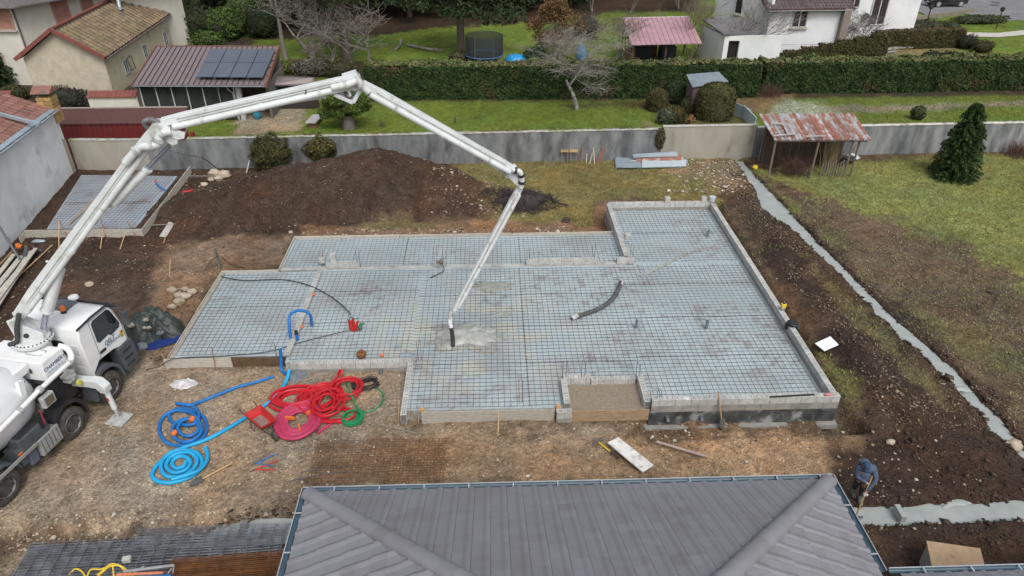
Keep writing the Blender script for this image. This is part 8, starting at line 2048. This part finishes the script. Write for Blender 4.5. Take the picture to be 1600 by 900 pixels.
def pine(x,y,h,r,label,seed,trunkh,n=9000,lm=green_d,tr=.35,ls=.22,flat=.55):
 g=random.Random(seed);t=thing('pine_tree',label,'tree',(x,y,0))
 mb=MB();mb.tube([(x,y,-.1),(x+g.uniform(-.2,.2),y,h*.5),(x+g.uniform(-.3,.3),y,h*.95)],[tr,tr*.75,tr*.25],10);mb.build('trunk',bark,t,smooth='auto')
 P=[];bm_=MB();K=34
 for k in range(K):
  f=k/K;z=trunkh+(h-trunkh)*f;a=k*2.4;R_=r*(1-f*.75)*g.uniform(.6,1.1);c=Vector((x+R_*.65*math.cos(a),y+R_*.65*math.sin(a),z+g.uniform(-.3,.3)))
  bm_.cyl((x,y,z),c,.06,4,.02)
  q_,_d=ellip(n//K,c,(R_*.55,R_*.55,.5+.25*r*flat*.5),seed*50+k,.25,3);P.append(q_)
 bm_.build('branches',bark,t);leaves('foliage',np.concatenate(P),ls,lm,t,seed=seed,asp=2.0,up=.3)
 return t
q=at(543,92);pine(q.x,q.y,15,5.0,'tall pine with thick bare trunk left of the boom elbow',61,5.2,12000,leaf_mat('pine_brownish',(.045,.05,.025),(.03,.04,.018),.5),.5)
q=at(720,86);pine(q.x,q.y,14,4.6,'tall dark pine with straight trunk beside the trampoline',62,3.6,13000,leaf_mat('pine_green',(.035,.055,.022),(.022,.036,.015),.5),.36)
for i,(px,py,h,r,th_,lab)in enumerate(((640,26,13,5,1.5,'dark pine in the far row behind the lawn, near the first trunk'),(800,18,13,5,1.2,'dark pine in the far row above the trampoline'),(470,40,12,4.5,2.0,'dark pine in the far row behind the lichen tree'),(560,14,13,5,1.0,'dark pine far back between the two tall trunks'),(880,4,11,4.5,.8,'dark pine far back above the brown beech'),(395,30,12,4,1.2,'dark pine behind the laurel at the left'),(330,8,12,5,1.0,'dark pine behind the cream wing at the left'),(720,2,13,6,.8,'dark pine at the very back behind the tall dark pine'))):
 q=at(px,py);pine(q.x,q.y,h,r,lab,70+i,th_,8000,[green_d,MATS['pine_green']][i%2],.3,.3)
# far row of trees closing the view
g=random.Random(12)
names_=['farthest left','second from the left','third from the left','fourth from the left','fifth from the left','sixth from the left','seventh from the left','eighth from the left','ninth from the left','tenth from the left']
for i in range(10):
 x=-48+i*8.6+g.uniform(-1.5,1.5);y=93+g.uniform(-2,4)
 t=thing('spruce_tree',f'dark spruce of the distant row, {names_[i]}','tree',(x,y,0),0,'distant row of dark spruces')
 P,d_=ellip(3800,(x,y,3.2),(5.2,3,4.6),100+i,.3,5);leaves('foliage',P[P[:,2]>0],.45,leaf_mat('far_green',(.022,.030,.015),(.035,.036,.02),.5),t,seed=i,up=.3)
 mb=MB();mb.cyl((x,y,0),(x,y,7),.3,6);mb.build('trunk',bark,t)
# brown beech
q=at(868,100);x,y=q.x,q.y+1.5
t=thing('brown_beech','bushy beech with rust brown dead leaves behind the hedge','tree',(x,y,0))
mb=MB();mb.cyl((x,y,0),(x,y,2.2),.16,7,.08);mb.build('trunk',bark_g,t)
P=[]
for k in range(30):
 a=g.uniform(0,6.28);rr=g.random()**.5;z=g.uniform(.9,4.6);w_=1-abs(z-2.3)/4.5
 p_,_=ellip(330,(x+2.2*rr*w_*math.cos(a),y+2.0*rr*w_*math.sin(a),z),(.7,.7,.55),200+k,.1,2);P.append(p_)
leaves('foliage',np.concatenate(P),.10,leaf_mat('beech_brown',(.21,.12,.055),(.12,.08,.04),.5),t,seed=5)
bm_=MB()
for k in range(40):a=g.uniform(0,6.28);z=g.uniform(.6,2);bm_.cyl((x,y,z),(x+2*math.cos(a)*g.random(),y+2*math.sin(a)*g.random(),z+g.uniform(.8,2.5)),.03,3,.008)
bm_.build('branches',bark_g,t)
leaf_mat('dull_olive',(.09,.085,.045),(.06,.06,.03));leaf_mat('dark_twiggy',(.045,.042,.035),(.03,.03,.022))
for px,py,r,m_,lab,n_,ls in((915,60,(1.6,1.4,1.2),leaf_mat('pink_twig',(.14,.10,.09),(.10,.07,.06)),'purplish twiggy shrub right of the brown beech',2600,.07),(835,98,(1.1,1.0,.7),green_d,'dark shrub at the left foot of the brown beech',1800,.1),
 (310,62,(2.0,2.0,1.8),leaf_mat('dull_laurel',(.045,.06,.025),(.03,.045,.018)),'dark rounded shrub behind the garage roof, near the cream wing',4500,.13),(352,60,(2.0,1.8,1.5),laurel,'bright green laurel behind the garage roof',4500,.15),(385,50,(2.2,2,1.9),laurel,'larger bright green laurel sloping up behind the solar panels',4500,.15),(325,75,(1.5,1.0,.8),laurel,'low yellowish laurel along the ridge of the garage',2200,.14),(412,58,(1.6,1.5,1.6),green_d,'dark shrub at the right end of the laurels',3000,.13),
 (290,20,(2.2,2,2.2),leaf_mat('blue_green',(.03,.045,.04),(.02,.03,.025)),'bluish dark shrub above the cream wing roof end',3500,.16),
 (440,116,(1.1,.7,.65),leaf_mat('yellow_green',(.17,.19,.03),(.1,.13,.03)),'yellow green low shrub right of the garage roof',1500,.1),(485,118,(1.5,.8,.7),leaf_mat('grey_twig',(.16,.15,.13),(.10,.09,.07)),'grey twiggy shrub left of the boom elbow',2600,.09),(535,120,(1.3,.8,.7),leaf_mat('dull_olive',(.09,.085,.045),(.06,.06,.03)),'dull olive shrub under the pollarded trees',2200,.09),
 (108,172,(1.9,1.0,.85),leaf_mat('dark_twiggy',(.045,.042,.035),(.03,.03,.022)),'dark heaped shrub at the foot of the cream gable',4500,.09),(150,172,(1.5,.8,.6),MATS['dark_twiggy'],'dark low shrub right of the heaped one by the gable',2600,.09),(182,172,(1.2,.7,.6),MATS['dull_olive'],'brownish olive shrub between gable and garage',1800,.09),
 (27,155,(1.0,.6,.55),leaf_mat('moss_green',(.07,.075,.03),(.05,.055,.02)),'clipped greenish hedge piece behind the left roof',1200,.1),
 (1440,58,(2.6,1.1,.9),leaf_mat('mixed_shrub',(.09,.085,.04),(.06,.06,.03)),'mixed low shrubs behind the clipped brown hedge',3500,.11),(1482,58,(1.0,.9,.8),green_m,'rounded green shrub at the end of the terrace beds',1400,.11),(1508,76,(.9,.7,.7),MATS['dark_twiggy'],'dark twiggy shrub at the right end of the clipped brown hedge',1300,.1),(1533,82,(.95,.7,.55),yew_b,'brown clipped mound on the right lawn',1500,.09),(1530,36,(3.0,1.0,.45),leaf_mat('cover_green',(.08,.10,.04),(.06,.07,.03)),'long low shrub bed beside the driveway',2600,.11),
 (1480,97,(1.0,.6,.5),green_d,'dark mound shrub just behind the long hedge',1200,.1),(1455,97,(.9,.6,.5),green_d,'second dark mound shrub behind the long hedge',1200,.1),(718,96,(1.0,.7,.5),MATS['dull_olive'],'low brown shrub at the foot of the tall dark pine',1200,.1),(1113,93,(.5,.4,.9),green_d,'narrow dark shrub against the white annex',900,.1)):
 q=at(px,py);bush('shrub',q.x,q.y,r,m_,lab,n_,ls,int(px*3+py),z0=0,cat='shrub',inner=.6)
q=at(12,128,0);conifer('dark_conifer',q.x-.4,q.y-1.2,4.2,2.3,green_d,'dark spreading conifer at the left edge before the houses',91,13000,ls=.14,taper=1.6)
# logs on the lawn
for pts,r,lab in(([(637,70),(665,76),(690,79)],.13,'felled trunk lying on the second lawn'),([(617,78),(625,70),(626,62)],.12,'short sawn log standing against the felled trunk'),([(1345,84),(1395,76),(1425,74)],.16,'grey weathered log lying behind the long hedge'),([(1368,86),(1400,80)],.08,'thin grey branch lying beside the weathered log')):
 P=[at(a,b,.15)for a,b in pts];mb=MB();mb.tube(spline(P,4),r,8);o=mb.build('log',bark if px<1000 and 'grey' not in lab else bark_l,smooth='auto',label=lab,cat='log')
for i in range(9):
 q=at(1392+i*9,70,.1);mb=MB();mb.cyl((q.x,q.y,0),(q.x+random.uniform(-.1,.1),q.y,random.uniform(.4,.8)),.05,5);mb.build('pruned_stump',bark_l,label='pale pruned stump in the row before the clipped brown hedge',cat='stump',group='row of pale pruned stumps')
stalks('weed_tuft',597,198,30,.5,.01,M_('weed',(.1,.1,.04),(.07,.07,.03),4),'small weed tuft on the lawn right of the round evergreen',8,.8,rad=.25,cat='weed')
stalks('weed_tuft',711,193,20,.6,.01,M_('weed',(.1,.1,.04)),'thin sapling on the lawn behind the boundary wall',9,.4,rad=.1,cat='weed')
# moss along the coping, ivy at the wall joint
q=at(1030,215,1.2)
P,d_=ellip(900,(9.75,38.65,1.3),(.3,.15,.7),5,.1);leaves('ivy',P,.08,MATS['dull_olive'],seed=3,label='ivy and twigs growing at the joint of the two boundary walls',cat='ivy')
X=rng.uniform(-18,9,2600);P=np.stack([X,38.12+.6*(X+18.97)/28.8+rng.uniform(.02,.26,2600),1.83+.07*(X+19)/28.8+rng.uniform(0,.05,2600)],-1);P=P[fbm(P[:,0],P[:,1],1.3,3,5)>.5]
leaves('moss',P,.06,leaf_mat('moss',(.20,.20,.05),(.13,.13,.04)),seed=4,up=1,kind='stuff')
